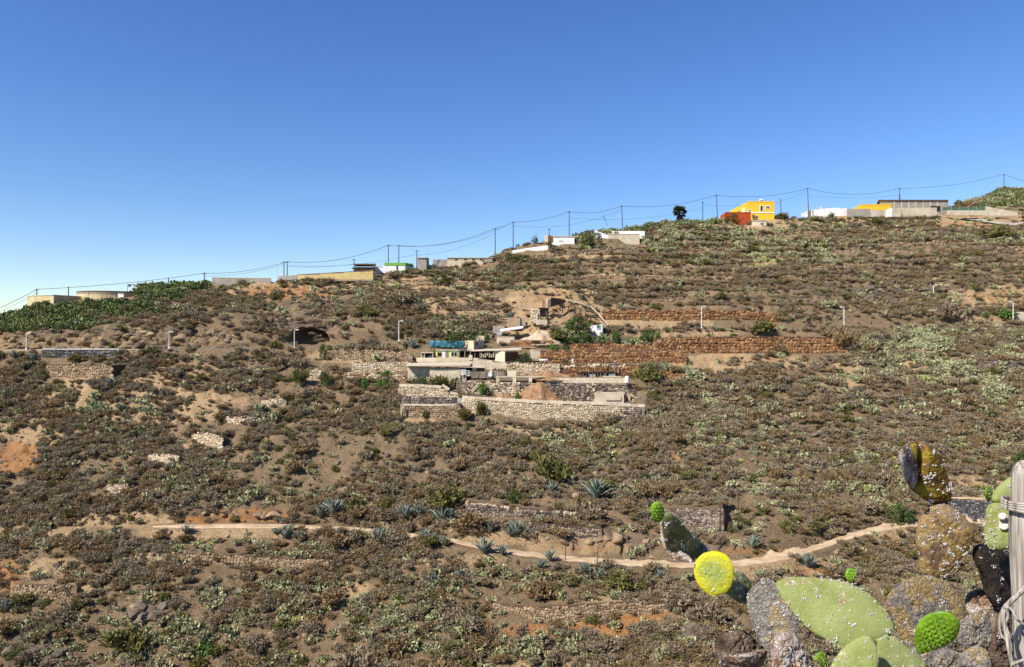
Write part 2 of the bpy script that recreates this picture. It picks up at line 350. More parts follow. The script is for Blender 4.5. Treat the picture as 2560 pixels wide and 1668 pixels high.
def stone_wall(name, label, pts, size_px, m, core=None, cope=None, group=None, single=True, rough_top=.0, do_terrace=True, fill=14, cat='stone wall', th=.55, end_left=0, end_right=0, m2=None, mixf=None, name2=None):
    """dry stone wall; pts (u, vtop, vbot, y). Stones of about size_px on the photograph, laid in wandering courses."""
    if do_terrace: terrace(pts, fill)
    core = core or M_EARTH_CORE
    y0 = np.mean([p[3] for p in pts]); sz = size_px/FPX*y0
    W_ = [(X(p[0],p[3]), p[3], Zv(p[2],p[3])-.5, Zv(p[1],p[3])) for p in pts]
    base = ((W_[0][0]+W_[-1][0])/2, (W_[0][1]+W_[-1][1])/2, min(w[2] for w in W_)+.5)
    root = empty(name, base, label, cat, group)
    mb = MB()
    n = len(W_)
    for i in range(n-1):
        a, b = W_[i], W_[i+1]
        mb.prism([(a[0],a[1]+.10),(b[0],b[1]+.10),(b[0],b[1]+th),(a[0],a[1]+th)], [a[2],b[2],b[2],a[2]], [a[3]-.06,b[3]-.06,b[3]-.06,a[3]-.06])
    if end_right:                      # a return wall running back into the slope
        a = W_[-1]; x1 = a[0]+end_right*.25
        mb.prism([(a[0],a[1]+.11),(x1,a[1]+end_right),(x1-.5,a[1]+end_right),(a[0]-.5,a[1]+.11)], a[2], a[3]-.05)
    mb.build('core', core, root)
    seg = [math.hypot(W_[i+1][0]-W_[i][0], W_[i+1][1]-W_[i][1]) for i in range(n-1)]
    cum = np.concatenate([[0], np.cumsum(seg)]); L = cum[-1]
    A = np.array(W_)
    stones = []
    rr = random.Random(hash(label) % 9999 if False else len(label)*31+int(pts[0][0]))
    hmax = max(w[3]-w[2] for w in W_); zlow = min(w[2] for w in W_)
    zz = 0.0
    while zz < hmax+sz:
        h = sz*rr.uniform(.5, .9); l = -rr.uniform(0, sz)
        while l < L:
            w = sz*rr.uniform(.55, 1.45); lc = min(max(l+w/2, .02), L-.02)
            x = np.interp(lc, cum, A[:,0]); y = np.interp(lc, cum, A[:,1]); zb = np.interp(lc, cum, A[:,2]); zt = np.interp(lc, cum, A[:,3])
            zc = zb+zz+h/2+rr.uniform(-.2,.2)*sz
            top = zt+rr.uniform(-.5,.35)*sz*rough_top
            if zc+h*.35 < top and lc > 0:
                i = min(np.searchsorted(cum, lc)-1, n-2); i = max(i, 0)
                ang = math.atan2(A[i+1][1]-A[i][1], A[i+1][0]-A[i][0])
                stones.append((x, y+.06+rr.uniform(-.05,.05)*sz, zc, w*1.06, .6*sz*rr.uniform(.8,1.3), h*1.12*rr.uniform(.85,1.25), ang, rr.uniform(-.45,.45), rr.randrange(7), l/L, (zc-zb-.5)/max(.1, zt-zb-.5)))
            l += w
        zz += h
    if cope:                            # one course of pale concrete blocks along the top
        l = 0; k = 0
        cw, ch, cm = cope
        nb = max(1, int(L/cw)); 
        for k in range(nb):
            la, lb = L*k/nb, L*(k+1)/nb; lc = (la+lb)/2
            x = np.interp(lc, cum, A[:,0]); y = np.interp(lc, cum, A[:,1]); zt = np.interp(lc, cum, A[:,3])
            sl_ = (np.interp(lb, cum, A[:,3])-np.interp(la, cum, A[:,3]))/(lb-la)
            ang = math.atan2(np.interp(lb,cum,A[:,1])-np.interp(la,cum,A[:,1]), np.interp(lb,cum,A[:,0])-np.interp(la,cum,A[:,0]))
            o = link('coping_block', block_mesh(cm), root)
            o.location = (x-base[0], y+.16-base[1], zt+ch/2-base[2]+rr.uniform(-.03,.03)); o.rotation_euler = (0, -math.atan(sl_), ang)
            o.scale = ((lb-la)*.97, .42, ch*rr.uniform(.94,1.04))
    stones.sort(key=lambda s: -s[3]*s[5])
    cut = 300 if single else 0
    for s in stones[:cut]:
        mm = m
        if m2 is not None and mixf(s[9], s[10], rr): mm = m2
        o = link('stone', stone_mesh(s[8], mm), root)
        o.location = (s[0]-base[0], s[1]-base[1], s[2]-base[2]); o.rotation_euler = (rr.uniform(-.15,.15), s[7], s[6]); o.scale = (s[3], s[4], s[5])
    rest = stones[cut:]
    if rest:
        for mm in ([m] if m2 is None else [m, m2]):
            VS = []; FS = []; nv = 0
            for s in rest:
                sel = m
                if m2 is not None and mixf(s[9], s[10], rr): sel = m2
                if sel is not mm: continue
                pv = np.array(PROTO[s[8]][0])*np.array([s[3], s[4], s[5]])
                R = np.array(Euler((0, s[7], s[6])).to_matrix()); pv = pv@R.T+np.array([s[0]-base[0], s[1]-base[1], s[2]-base[2]])
                VS.append(pv); FS += [tuple(i+nv for i in f) for f in PROTO[s[8]][1]]; nv += len(pv)
            if VS:
                me = bpy.data.meshes.new('small_stones'); me.from_pydata(np.concatenate(VS).tolist(), [], FS); me.materials.append(mm)
                tag(link('small_stones', me, root), kind='stuff')
    return root
_bm = {}
def block_mesh(m):
    if m.name not in _bm:
        b = MB(); e = .03
        vs = []
        for z in (-.5,.5):
            vs += [(-.5+e,-.5,z*(1-e)),(.5-e,-.5,z*(1-e)),(.5,-.5+e,z*(1-e)),(.5,.5,z*(1-e)),(-.5,.5,z*(1-e)),(-.5,-.5+e,z*(1-e))]
        vs += [(-.5+e,-.5+e,-.5),(.5-e,-.5+e,-.5),(.5-e,.5,-.5),(-.5+e,.5,-.5),(-.5+e,-.5+e,.5),(.5-e,-.5+e,.5),(.5-e,.5,.5),(-.5+e,.5,.5)]
        fs = [(i,(i+1)%6,6+(i+1)%6,6+i) for i in range(6)]
        fs += [(16,17,18,19),(15,14,13,12),(6,7,17,16),(7,8,17),(8,9,18,17),(9,10,19,18),(10,11,16,19),(11,6,16),(1,0,12,13),(2,1,13),(3,2,13,14),(4,3,14,15),(5,4,15,12),(0,5,12)]
        _bm[m.name] = b.add(vs, fs).mesh('block', m)
    return _bm[m.name]
def block_wall(name, label, a, b, z0, z1a, z1b, m, bw, bh, th=.3, cat='wall', group=None, mortar=None, root=None, part='block', gap=.965):
    """wall of concrete blocks between world points a and b (xy), each block a part"""
    a = Vector((a[0],a[1],0)); b = Vector((b[0],b[1],0)); d = b-a; L = d.length; ang = math.atan2(d.y, d.x)
    mid = (a+b)/2
    if root is None: root = empty(name, (mid.x, mid.y, z0), label, cat, group)
    base = parent_base(root); nrm = Vector((-math.sin(ang), math.cos(ang), 0))
    mb = MB(); p = a+nrm*(.02); q = b+nrm*(.02)
    mb.prism([(p.x,p.y),(q.x,q.y),((q+nrm*(th-.04)).x,(q+nrm*(th-.04)).y),((p+nrm*(th-.04)).x,(p+nrm*(th-.04)).y)], z0-.4, [z1a-.03,z1b-.03,z1b-.03,z1a-.03])
    mb.build('mortar', mortar or M_MORTAR, root)
    rows = max(1, round((max(z1a,z1b)-z0)/bh)); n = max(1, round(L/bw)); cnt = 0
    rr = random.Random(int(abs(a.x*7+a.y)))
    for r in range(rows):
        z = z0+bh*(r+.5); off = .5 if r % 2 else 0
        for k in range(-1 if off else 0, n):
            l0 = max(0, (k+off)*L/n); l1 = min(L, (k+1+off)*L/n)
            if l1-l0 < .15*bw: continue
            lc = (l0+l1)/2; zt = z1a+(z1b-z1a)*lc/L
            if z+bh*.4 > zt: continue
            if cnt > 290: continue
            c = a+d.normalized()*lc+nrm*(th/2)
            o = link(part, block_mesh(m), root); cnt += 1
            o.location = (c.x-base[0], c.y-base[1], z-base[2]); o.rotation_euler = (0,0,ang); o.scale = ((l1-l0)*gap, th+rr.uniform(-.01,.015), bh*gap)
    return root

# walls, from the ravine upwards -------------------------------------------------
def W(*a, **k): return stone_wall(*a, **k)
w0 = lambda u, vt, vb: (u, vt, vb, ground_px(u, vb).y)
def run(us, vts, vbs): return [w0(u, t, b) for u, t, b in zip(us, vts, vbs)]
DRY = 'dry_stone_wall'
W(DRY, 'tumbled tan stone wall above the orange stained rock', run([1235,1330,1450,1560,1670],[1508,1518,1512,1506,1508],[1520,1548,1556,1536,1528]), 7.7, M_STONE_BROWN, rough_top=1, fill=6)
W(DRY, 'ochre stone wall low on the slope beside the orange bank', run([30,110,190],[1462,1462,1466],[1500,1506,1490]), 7.7, M_STONE_BROWN, rough_top=1, fill=5)
W(DRY, 'ragged ochre stone wall overgrown with cactus below the track', run([340,450,560,700,820],[1386,1383,1386,1396,1402],[1404,1408,1412,1424,1426]), 7.7, M_STONE_BROWN, rough_top=1, fill=5)
# track-side walls
W(DRY, 'dark stone wall with pale coping stones above the track', run([1166,1300,1440],[1252,1270,1282],[1288,1294,1302]), 7.7, M_STONE_DARK, fill=7, m2=M_STONE_PALE, mixf=lambda l, h, r: h > .78)
W(DRY, 'grey stone wall with square end behind the green tipped cactus', run([1660,1740,1808],[1272,1272,1272],[1306,1318,1330]), 6.0, M_STONE_DARK, fill=7, end_right=3)
W(DRY, 'dark stone wall behind the weathered post', run([2375,2470,2640],[1246,1252,1262],[1304,1308,1312]), 6.0, M_STONE_BASALT, fill=6)
W(DRY, 'broken stone wall in the brown scrub below the cut bank', run([1310,1400,1500],[1306,1312,1320],[1326,1334,1346]), 6.9, M_STONE_DARK, rough_top=1.2, fill=5)
# left slope
W(DRY, 'pale dry stone wall fragment by the bare bush', run([560,610,660],[1042,1040,1046],[1056,1062,1058]), 6, M_STONE_PALE, rough_top=1, fill=4, single=False)
W(DRY, 'pale rubble wall on the spur under the bare bush', run([480,520,556],[1084,1082,1092],[1102,1116,1126]), 6, M_STONE_PALE, rough_top=1.5, fill=4, single=False)
W(DRY, 'small rubble wall beside the lone dark post', run([372,410,446],[1138,1134,1138],[1158,1164,1166]), 6, M_STONE_PALE, rough_top=1.5, fill=4, single=False)
W(DRY, 'short pale wall stub with a shaded end', run([270,320],[1208,1208],[1240,1238]), 6, M_STONE_PALE, fill=4, end_right=2, single=False)
W(DRY, 'low ochre wall on the bare left slope', run([15,100,175],[1042,1026,1014],[1056,1042,1026]), 6, M_STONE_BROWN, rough_top=1, fill=4, single=False)
W(DRY, 'square tan stone wall under the dark parapet', run([118,200,280],[911,912,913],[943,945,944]), 6.9, M_STONE_BROWN, fill=8, end_right=3.5)
W(DRY, 'small pale wall on the scrub below the farm', run([655,690,714],[1000,996,998],[1012,1018,1014]), 6, M_STONE_PALE, fill=3, single=False)
# farm terraces, front to back
W(DRY, 'long pale front wall of the farm with concrete coping', [(1156,997,1026,141),(1190,999,1030,140.3),(1333,1008,1046,140),(1480,1012,1050,140),(1612,1019,1050,140.5)], 5.4, M_STONE_PALE, core=M_MORTAR, cope=(1.25,.55,M_BLOCK), fill=8.5, end_right=4, m2=M_STONE_DARK, mixf=lambda l, h, r: l > .86 and r.random() < .7)
W(DRY, 'low dark stone wall at the lower left farm corner', [(1007,1014,1044,140.5),(1080,1016,1046,140),(1150,1014,1042,140)], 6.9, M_STONE_BROWN, cope=(1.4,.35,M_CONCRETE), fill=3)
W(DRY, 'shaded dark stone wall between the left farm walls', [(1007,990,1013,143),(1080,992,1013,143),(1145,994,1013,143)], 6.9, M_STONE_DARK, fill=3)
W(DRY, 'stepped pale stone wall of the left farm terrace', [(998,967,1000,145.5),(1060,968,1000,145.5),(1118,972,1000,145.5),(1122,984,1000,145.5),(1146,990,1000,145.5)], 5.6, M_STONE_PALE, core=M_MORTAR, cope=(1.5,.5,M_BLOCK), fill=6, rough_top=.4)
W(DRY, 'rough stone wall under the row of block pillars', [(1150,952,990,148.8),(1230,954,990,148.8),(1298,956,990,148.8)], 6.0, M_STONE_PALE, fill=5, m2=M_STONE_DARK, mixf=lambda l, h, r: r.random() < .35)
W(DRY, 'high black and grey stone wall behind the earth heap', [(1298,957,1004,149),(1400,957,1006,149),(1500,958,1010,149),(1592,960,1010,149.5)], 5.2, M_STONE_DARK, fill=5, end_right=4, m2=M_STONE_PALE, mixf=lambda l, h, r: r.random() < (.7 if l > .62 and h < .5 else (.15 if h > .55 else .3)))
W(DRY, 'cream stone wall above the red earth bank', [(1266,907,940,154.5),(1330,907,944,154.5),(1398,908,944,154.5)], 6.0, M_STONE_PALE, fill=4)
W(DRY, 'rust stone wall behind the black roofed pen', [(1398,912,944,155),(1480,910,946,155),(1570,910,946,155),(1660,922,958,154),(1712,936,962,153)], 7.7, M_STONE_RUST, fill=5, m2=M_STONE_PALE, mixf=lambda l, h, r: h > .8 and l < .55)
W(DRY, 'tall rust stone wall in the middle terrace', [(1351,876,909,159.5),(1450,876,909,159.5),(1560,876,908,159.5),(1650,876,906,159.5),(1714,877,906,159)], 7.7, M_STONE_RUST, fill=4.6)
W(DRY, 'low rust stone wall along the upper farm terrace', [(1431,859,874,164),(1540,860,874,164),(1655,861,874,164)], 6.9, M_STONE_RUST, fill=5)
W(DRY, 'long curved orange stone wall with bulging left end', [(1636,848,870,163.5),(1680,842,882,164),(1800,841,884,165),(1950,841,884,165.5),(2060,842,884,166),(2118,846,882,166)], 9.5, M_STONE_RUST, fill=9, rough_top=.3)
W(DRY, 'rubble stone bank left of the yellow hut', run([800,880,960,1030],[878,872,874,884],[898,900,904,906]), 6.0, M_STONE_BROWN, fill=4, rough_top=1)
W(DRY, 'cream retaining wall over the left vegetable plot', [(882,905,930,154.5),(950,904,928,154.5),(1024,904,926,154.5)], 6.0, M_STONE_PALE, fill=5)
W(DRY, 'pale low wall around the left vegetable plot', [(862,930,950,151.5),(940,934,952,151.5),(1010,936,952,151.5)], 6.0, M_STONE_PALE, fill=2.6, m2=M_STONE_RUST, mixf=lambda l, h, r: r.random() < .3)
W(DRY, 'pale leaning wall slab at the left farm edge', [(764,924,952,153),(800,922,950,153)], 6.0, M_STONE_PALE, fill=3)
W(DRY, 'upper orange stone wall below the grey scrub', [(1508,774,800,180.5),(1600,774,801,181),(1750,773,801,182),(1880,776,802,183),(1946,784,808,183)], 8.6, M_STONE_RUST, fill=6, rough_top=.3)
W(DRY, 'black stone parapet with a white coping by the road', [(106,874,892,161.5),(200,874,892,161.5),(298,874,894,161.5)], 6.0, M_STONE_BASALT, fill=3.5, cope=(2.6,.16,M_WHITE))
W(DRY, 'tan dry wall on the terrace above the green bushes', run([1092,1160,1240],[762,760,758],[776,776,774]), 6, M_STONE_BROWN, fill=5, single=False, rough_top=1)
W(DRY, 'crumbling ochre wall under the bare yard', run([1080,1180,1300],[800,796,792],[812,810,806]), 6, M_STONE_BROWN, fill=4, single=False, rough_top=1)
W(DRY, 'grey stone wall among cactus at the right edge', run([2450,2520,2600],[902,900,902],[930,930,932]), 6.0, M_STONE_DARK, fill=5)
W(DRY, 'hidden tan wall among the cactus on the right', run([2250,2300,2340],[872,872,874],[890,890,890]), 6, M_STONE_BROWN, fill=4, single=False)
# faint terrace walls higher up
FAINT = [

  ('thin terrace wall under the white farmhouse',(1320,1400,1500,1620),(640,632,622,616),8),
  ('pale terrace wall with a plastered stretch',(1466,1500,1526),(624,622,622),14),
  ('upper terrace wall below the cactus hedge',(1420,1520,1640,1760),(662,660,662,660),8),
  ('long low terrace wall across the grey scrub',(1400,1540,1700,1830),(690,688,692,690),8),
  ('broken terrace wall over the rust stone wall',(1560,1660,1780),(748,744,742),9),
  ('terrace wall below the red building',(1880,1960,2060),(590,584,580),10),
  ('terrace wall on the slope under the yellow wall',(2190,2300,2440),(608,604,602),8),
  ('lower terrace wall of the right slope',(2080,2200,2330),(626,624,622),9),
  ('terrace wall in the dry grass of the right slope',(2020,2120,2240),(668,664,664),8),
  ('tan stone terrace wall at the right edge',(2490,2540,2620),(620,616,616),18),
  ('thin terrace wall over the tan yard',(1010,1120,1230),(710,706,704),8),
  ('short terrace wall below the long yellow wall',(960,1040,1110),(700,699,697),8),
  ('terrace wall below the palm',(1700,1780,1850),(625,620,616),8)]
for lab, us, vts, h in FAINT:
    W(DRY, lab, run(us, vts, [v+h for v in vts]), 5.5, M_STONE_BROWN, fill=5, single=False, rough_top=1.2)
# ------------------------------------------------------------------ ground sheet
Vg = V_()
Yo, Zo = Yg.copy(), Zg.copy()
def hollow(u, v, ru_, rv_, depth):
    """push a cave into the slope: ground inside the mouth retreats horizontally into the hill"""
    d = ((Ug-u)/ru_)**2+(np.where(Vg < v, (Vg-v)/rv_, (Vg-v)/(rv_*.55)))**2
    k = np.clip((1.0-d)*3.2, 0, 1)*depth*(.8+.6*vnoise(Xg, Zg*2, 2.2, 77))
    k[:,NS-3:] = 0
    global Yo
    Yo += k
hollow(770, 850, 54, 30, 6.0); hollow(1559, 1376, 6.5, 10, 3.0); hollow(1640, 1370, 26, 6, 1.5); hollow(8, 1190, 9, 12, 2.0)
hollow(905, 770, 16, 8, 2.0); hollow(780, 770, 22, 8, 1.6); hollow(2190, 722, 20, 8, 1.4); hollow(2330, 722, 28, 10, 1.6); hollow(1440, 765, 18, 7, 1.4)
Xo = Tg*Yg+0*Yo
# ledges and cracks on the rock faces: the face steps in and out with height
_h = np.abs(vnoise(Xg, Zg*2.6, 2.6, 81))*2.2+np.abs(vnoise(Xg+.5*Zg, Zg*2, 1.1, 82))*1.3+.6*vnoise(Xg, Zg*4, .8, 83)
_rm = rockm.copy(); _rm[:,NS-4:] = 0
Yo += _rm*(_h-.9)*1.15
tanm = np.zeros_like(Yg); orgm = np.zeros_like(Yg); grnm = np.zeros_like(Yg)
def paint(arr, lst):
    for a in lst: np.maximum(arr, a[4]*ell(*a[:4], V=Vg), out=arr)
paint(tanm, [(300,985,190,75,.9),(140,985,120,30,.6),(60,1080,150,50,.8),(420,1010,150,70,.8),(480,940,120,40,.6),(150,860,260,26,.8),(480,850,140,22,.7),(350,840,300,20,.5),(1390,765,140,55,1.),(1150,770,140,40,1.),(1060,715,170,25,1.),(900,720,120,14,.8),
 (700,725,200,22,.9),(560,720,100,12,.9),(1350,820,90,30,1.),(1840,905,190,26,.95),(2125,945,70,50,.85),(2300,915,60,24,.7),(2480,745,120,34,1.),(2420,800,90,22,.8),(2420,550,170,26,1.),(2000,552,180,16,1.),(1890,560,120,20,1.),(2440,1225,140,40,.9),(2300,1200,60,40,.5),
 (1450,1365,150,26,1.),(1250,1345,120,20,.8),(1960,1420,220,30,.8),(2260,1340,120,30,.7),(110,1330,140,20,.9),(300,1300,160,24,.8),(560,1330,240,20,.9),(130,1430,90,40,.8),(180,1470,70,20,.8),(1330,1080,120,24,.8),(1040,1060,70,24,.8),(1500,1500,140,14,.8),(1150,1400,160,20,.5),
 (480,1115,60,20,.8),(560,1000,80,24,.5),(1240,600,60,20,.8),(1480,640,140,12,.7),(1560,690,160,10,.6),(1900,650,60,14,.5),(880,890,120,16,.9),(900,945,120,10,.9),(1560,808,240,14,1.),(1700,835,200,10,.5),(2330,870,60,30,.6),(860,1480,80,30,.7),(1400,1660,300,30,.3),(380,1395,60,10,.7)])
paint(orgm, [(45,1145,70,48,1.),(620,1290,130,20,1.),(520,1300,80,14,.8),(20,1440,40,50,.9),(1560,1568,80,36,1.15),(1330,1578,80,20,1.15),(1470,1560,60,16,1.),(1640,1545,60,16,.9),(1480,1368,90,14,.6),(2500,742,90,20,.55),(2460,1165,40,16,.9),(1690,1150,16,16,.7),(1900,1380,140,16,.6),(2060,1430,70,20,.6),(2070,540,200,10,.5),(1390,760,100,40,.45),(720,730,150,20,.7),(60,845,110,20,.5),(2420,565,120,12,.6),(1300,1335,60,10,.4),(1850,900,140,16,.4)])
me = bpy.data.meshes.new('hillside')
vs = np.stack([Xo, Yo, Zo], -1).reshape(-1,3)
idx = np.arange(NU*NT).reshape(NU, NT)
quads = np.stack([idx[:-1,:-1], idx[1:,:-1], idx[1:,1:], idx[:-1,1:]], -1).reshape(-1,4)
me.vertices.add(len(vs)); me.vertices.foreach_set('co', vs.ravel())
me.loops.add(quads.size); me.loops.foreach_set('vertex_index', quads.ravel().astype(np.int32))
me.polygons.add(len(quads)); me.polygons.foreach_set('loop_start', np.arange(0, quads.size, 4, dtype=np.int32)); me.polygons.foreach_set('loop_total', np.full(len(quads), 4, dtype=np.int32))
me.update(calc_edges=True); me.validate()
at = me.attributes.new('zone', 'FLOAT_COLOR', 'POINT')
at.data.foreach_set('color', np.stack([tanm, orgm, rockm, np.ones_like(tanm)], -1).reshape(-1).astype(np.float32))
def ground_material():
    m = bpy.data.materials.new('hill_soil'); m.use_nodes = True; N = m.node_tree.nodes; L = m.node_tree.links; b = N['Principled BSDF']
    b.inputs['Roughness'].default_value = .95; b.inputs['Specular IOR Level'].default_value = .1
    geo = N.new('ShaderNodeNewGeometry'); at = N.new('ShaderNodeVertexColor'); at.layer_name = 'zone'
    sp = N.new('ShaderNodeSeparateColor'); L.new(at.outputs[0], sp.inputs[0])
    def noise(sc, d=6, r=.62):
        n = N.new('ShaderNodeTexNoise'); n.inputs['Scale'].default_value = sc; n.inputs['Detail'].default_value = d; n.inputs['Roughness'].default_value = r
        L.new(geo.outputs['Position'], n.inputs['Vector']); return n.outputs['Fac']
    def ramp(f, cs, ps=None):
        r = N.new('ShaderNodeValToRGB'); e = r.color_ramp.elements
        for i, c in enumerate(cs):
            p = ps[i] if ps else .3+.4*i/(len(cs)-1)
            el = e[i] if i < 2 else e.new(p)
            el.position = p; el.color = (*c, 1)
        L.new(f, r.inputs[0]); return r.outputs[0]
    def mix(f, a, c):
        x = N.new('ShaderNodeMix'); x.data_type = 'RGBA'; L.new(f, x.inputs[0]); L.new(a, x.inputs[6]); L.new(c, x.inputs[7]); return x.outputs[2]
    def edge(mask, nz, k=.55):       # break a zone's border up with noise
        a = N.new('ShaderNodeMath'); a.operation = 'MULTIPLY_ADD'; L.new(nz, a.inputs[0]); a.inputs[1].default_value = 2.4
        h = N.new('ShaderNodeMath'); h.operation = 'ADD'; L.new(mask, h.inputs[0]); h.inputs[1].default_value = -.7; L.new(h.outputs[0], a.inputs[2])
        r = N.new('ShaderNodeMapRange'); r.inputs[1].default_value = .5+k-.18; r.inputs[2].default_value = .5+k+.18; L.new(a.outputs[0], r.inputs[0]); return r.outputs[0]
    n1, n2, n3, n4 = noise(.18), noise(1.1), noise(3.0, 9, .75), noise(.55, 9, .72)
    scrub = ramp(n3, [(.11,.075,.044),(.215,.152,.09),(.35,.26,.16)])
    tan = ramp(n3, [(.22,.145,.075),(.40,.28,.155),(.56,.42,.25)])
    org = ramp(n3, [(.19,.085,.03),(.38,.185,.07),(.46,.28,.14)])
    rock = mix(sp.outputs[0], ramp(n3, [(.07,.055,.045),(.16,.125,.092),(.28,.22,.16)]), ramp(n3, [(.14,.095,.055),(.29,.205,.12),(.44,.33,.20)]))
    c = mix(edge(sp.outputs[0], n4, .40), scrub, tan)
    c = mix(edge(sp.outputs[1], n4, .56), c, org)
    rk = N.new('ShaderNodeMath'); rk.operation = 'MULTIPLY'; L.new(sp.outputs[2], rk.inputs[0]); rk.inputs[1].default_value = .75
    c = mix(edge(rk.outputs[0], n3, .5), c, rock)
    hv = N.new('ShaderNodeMix'); hv.data_type = 'RGBA'; hv.blend_type = 'MULTIPLY'; hv.inputs[0].default_value = .55
    L.new(c, hv.inputs[6]); L.new(ramp(n1, [(.75,.72,.7),(1.1,1.06,1.0)]), hv.inputs[7])
    L.new(hv.outputs[2], b.inputs['Base Color'])
    bp = N.new('ShaderNodeBump'); bp.inputs['Strength'].default_value = .9; bp.inputs['Distance'].default_value = .5; L.new(n3, bp.inputs['Height']); L.new(bp.outputs[0], b.inputs['Normal'])
    return m
M_GROUND = ground_material(); me.materials.append(M_GROUND)
hill = tag(link('hillside', me), kind='structure')
# the near bank the camera stands on, falling away into the ravine
mb = MB(); nx, ny = 60, 50
gx = np.linspace(-70, 70, nx); gy = np.linspace(-60, 62, ny)
def bank_z(x, y): return -1.65-.74*max(0, y)+.03*min(0, y)+.5*float(vnoise(x, y, 6, 90))*min(1, abs(y)/6)
for j in gy:
    for i in gx: mb.v.append((i, j, bank_z(i, j)))
mb.f = [(j*nx+i, j*nx+i+1, (j+1)*nx+i+1, (j+1)*nx+i) for j in range(ny-1) for i in range(nx-1)]
nb = mb.build('near_bank', M_GROUND, off=(0,0,0)); tag(nb, kind='structure')
# dirt track and road ribbons
def ribbon(name, pu, py, pz, half, m, lift, umin, umax, extra=0):
    mb = MB(); rows = 0
    hw_ = np.broadcast_to(half, len(pu))
    for u, y, z, half in zip(pu, py, pz, hw_):
        if u < umin or u > umax: continue
        for k in np.linspace(-1, 1, 7):
            yy = y+half*k*(1+.7*float(vnoise(u, k*40, 22, 8))+.5*float(vnoise(u, k*40, 70, 9)))*min(1, (u-umin)/90+.12, (umax-u)/60+.1); x = X(u, y)
            zz = ground_z(X(u, yy), yy)+lift-(.22 if abs(k) > .9 else 0)
            mb.v.append((X(u, yy), yy, zz))
        rows += 1
    mb.f = [(r*7+c, (r+1)*7+c, (r+1)*7+c+1, r*7+c+1) for r in range(rows-1) for c in range(6)]
    return tag(mb.build(name, m, off=(0,0,0), smooth=True), kind='structure')
ribbon('dirt_track', tu, ty, tzz, np.interp(tu, [400,1300,1700,2000], [1.25,1.35,1.75,1.9]), M_TRACK, .10, 380, 2600)
ribbon('road', ru, ry, rz, 2.0, M_ASPHALT, .08, -280, 1008); ribbon('road', ru, ry, rz, 2.0, M_ASPHALT, .08, 1700, 2880)

# ------------------------------------------------------------------ buildings
def win(parent, u0, u1, v0, v1, y, name='window', frame=M_TRIM, pane=M_GLASS, bars=0, t=.12):
    """window or door on a wall that faces the valley: frame and pane"""
    x0, x1, zt, zb = X(u0,y), X(u1,y), Zv(v0,y), Zv(v1,y)
    f = MB(); 
    f.box(x0, x0+t, y-.09, y+.05, zb, zt); f.box(x1-t, x1, y-.09, y+.05, zb, zt); f.box(x0+t, x1-t, y-.09, y+.05, zt-t, zt); f.box(x0+t, x1-t, y-.085, y+.05, zb, zb+t)
    for k in range(bars):
        xb = x0+(x1-x0)*(k+1)/(bars+1); f.box(xb-.04, xb+.04, y-.08, y+.04, zb+t, zt-t)
    o = f.build(name, frame, parent)
    MB().box(x0+t, x1-t, y-.03, y+.04, zb+t, zt-t).build('pane' if name == 'window' else 'door_leaf', pane, o)
    return o
def shell(name, label, foot, v0, v1, m, yref, cat='building', deep=1.5, parts=(), group=None, part='wall'):
    """closed block on a footprint of (u, y) corners; parts: other (name, foot, v0, v1, material) blocks"""
    pts = [(X(u,y), y) for u, y in foot]; z1, z0 = Zv(v0, yref), Zv(v1, yref)
    c = (sum(p[0] for p in pts)/len(pts), sum(p[1] for p in pts)/len(pts), z0)
    root = empty(name, c, label, cat, group)
    MB().prism(pts, z0-deep, z1).build(part, m, root)
    for n, ft, a, b, mm in parts:
        MB().prism([(X(u,y), y) for u, y in ft], Zv(b, yref), Zv(a, yref)).build(n, mm, root)
    return root
def slab_part(root, name, m, foot, za, zb): return MB().prism(foot, za, zb).build(name, m, root)

# yellow house on the ridge
y = 262
yh = shell('house', 'bright yellow flat roofed house on the ridge', [(1868,y),(1936,y),(1917.6,y+19),(1824,y+19.5)], 505, 546, M_YELLOW, y, 'house', 2,
   parts=[('parapet',[(1867,y-.06),(1936.6,y-.06),(1936.4,y+.3),(1867,y+.3)],503.2,506,M_YELLOW),('plinth_band',[(1868.5,y-.1),(1936,y-.1),(1936,y+.1),(1868.5,y+.1)],530.5,533,M_TRIM)])
win(yh, 1899.5, 1908, 513.5, 529, y, 'door', M_TRIM, M_GLASS, t=.18); win(yh, 1914, 1925, 514.5, 523.5, y, t=.2, bars=1); win(yh, 1870.5, 1878, 523.5, 530, y, t=.2); win(yh, 1880, 1888, 537.5, 543, y, t=.05, frame=M_DARK)
# recessed porches along its left side
for k, (d0, d1, a, b) in enumerate([(2.6,5.2,515.5,529),(7.5,11.5,517,529),(13.5,15.5,519,529)]):
    x0 = X(1868,y)
    fx = lambda d: x0+(X(1824,y+19.5)-X(1868,y))*d/19.5
    MB().prism([(fx(d0)-.10,y+d0),(fx(d1)-.10,y+d1),(fx(d1)+.1,y+d1),(fx(d0)+.1,y+d0)], Zv(b,y), Zv(a,y)-.02*d0).build('porch_opening', [M_TRIM, M_ROOFBR, M_TRIM][k], yh)
MB().tube([P3(1899,500.5,y+4), P3(1906,500.5,y+4)], .38, 8).build('water_heater', M_WHITE, yh)
MB().prism([(X(1901,y+3),y+3),(X(1908,y+3),y+3),(X(1908,y+5),y+5),(X(1901,y+5),y+5)], Zv(503.5,y+3), [Zv(502,y+3)]*2+[Zv(498.5,y+3)]*2).build('solar_panel', M_GLASS, yh)
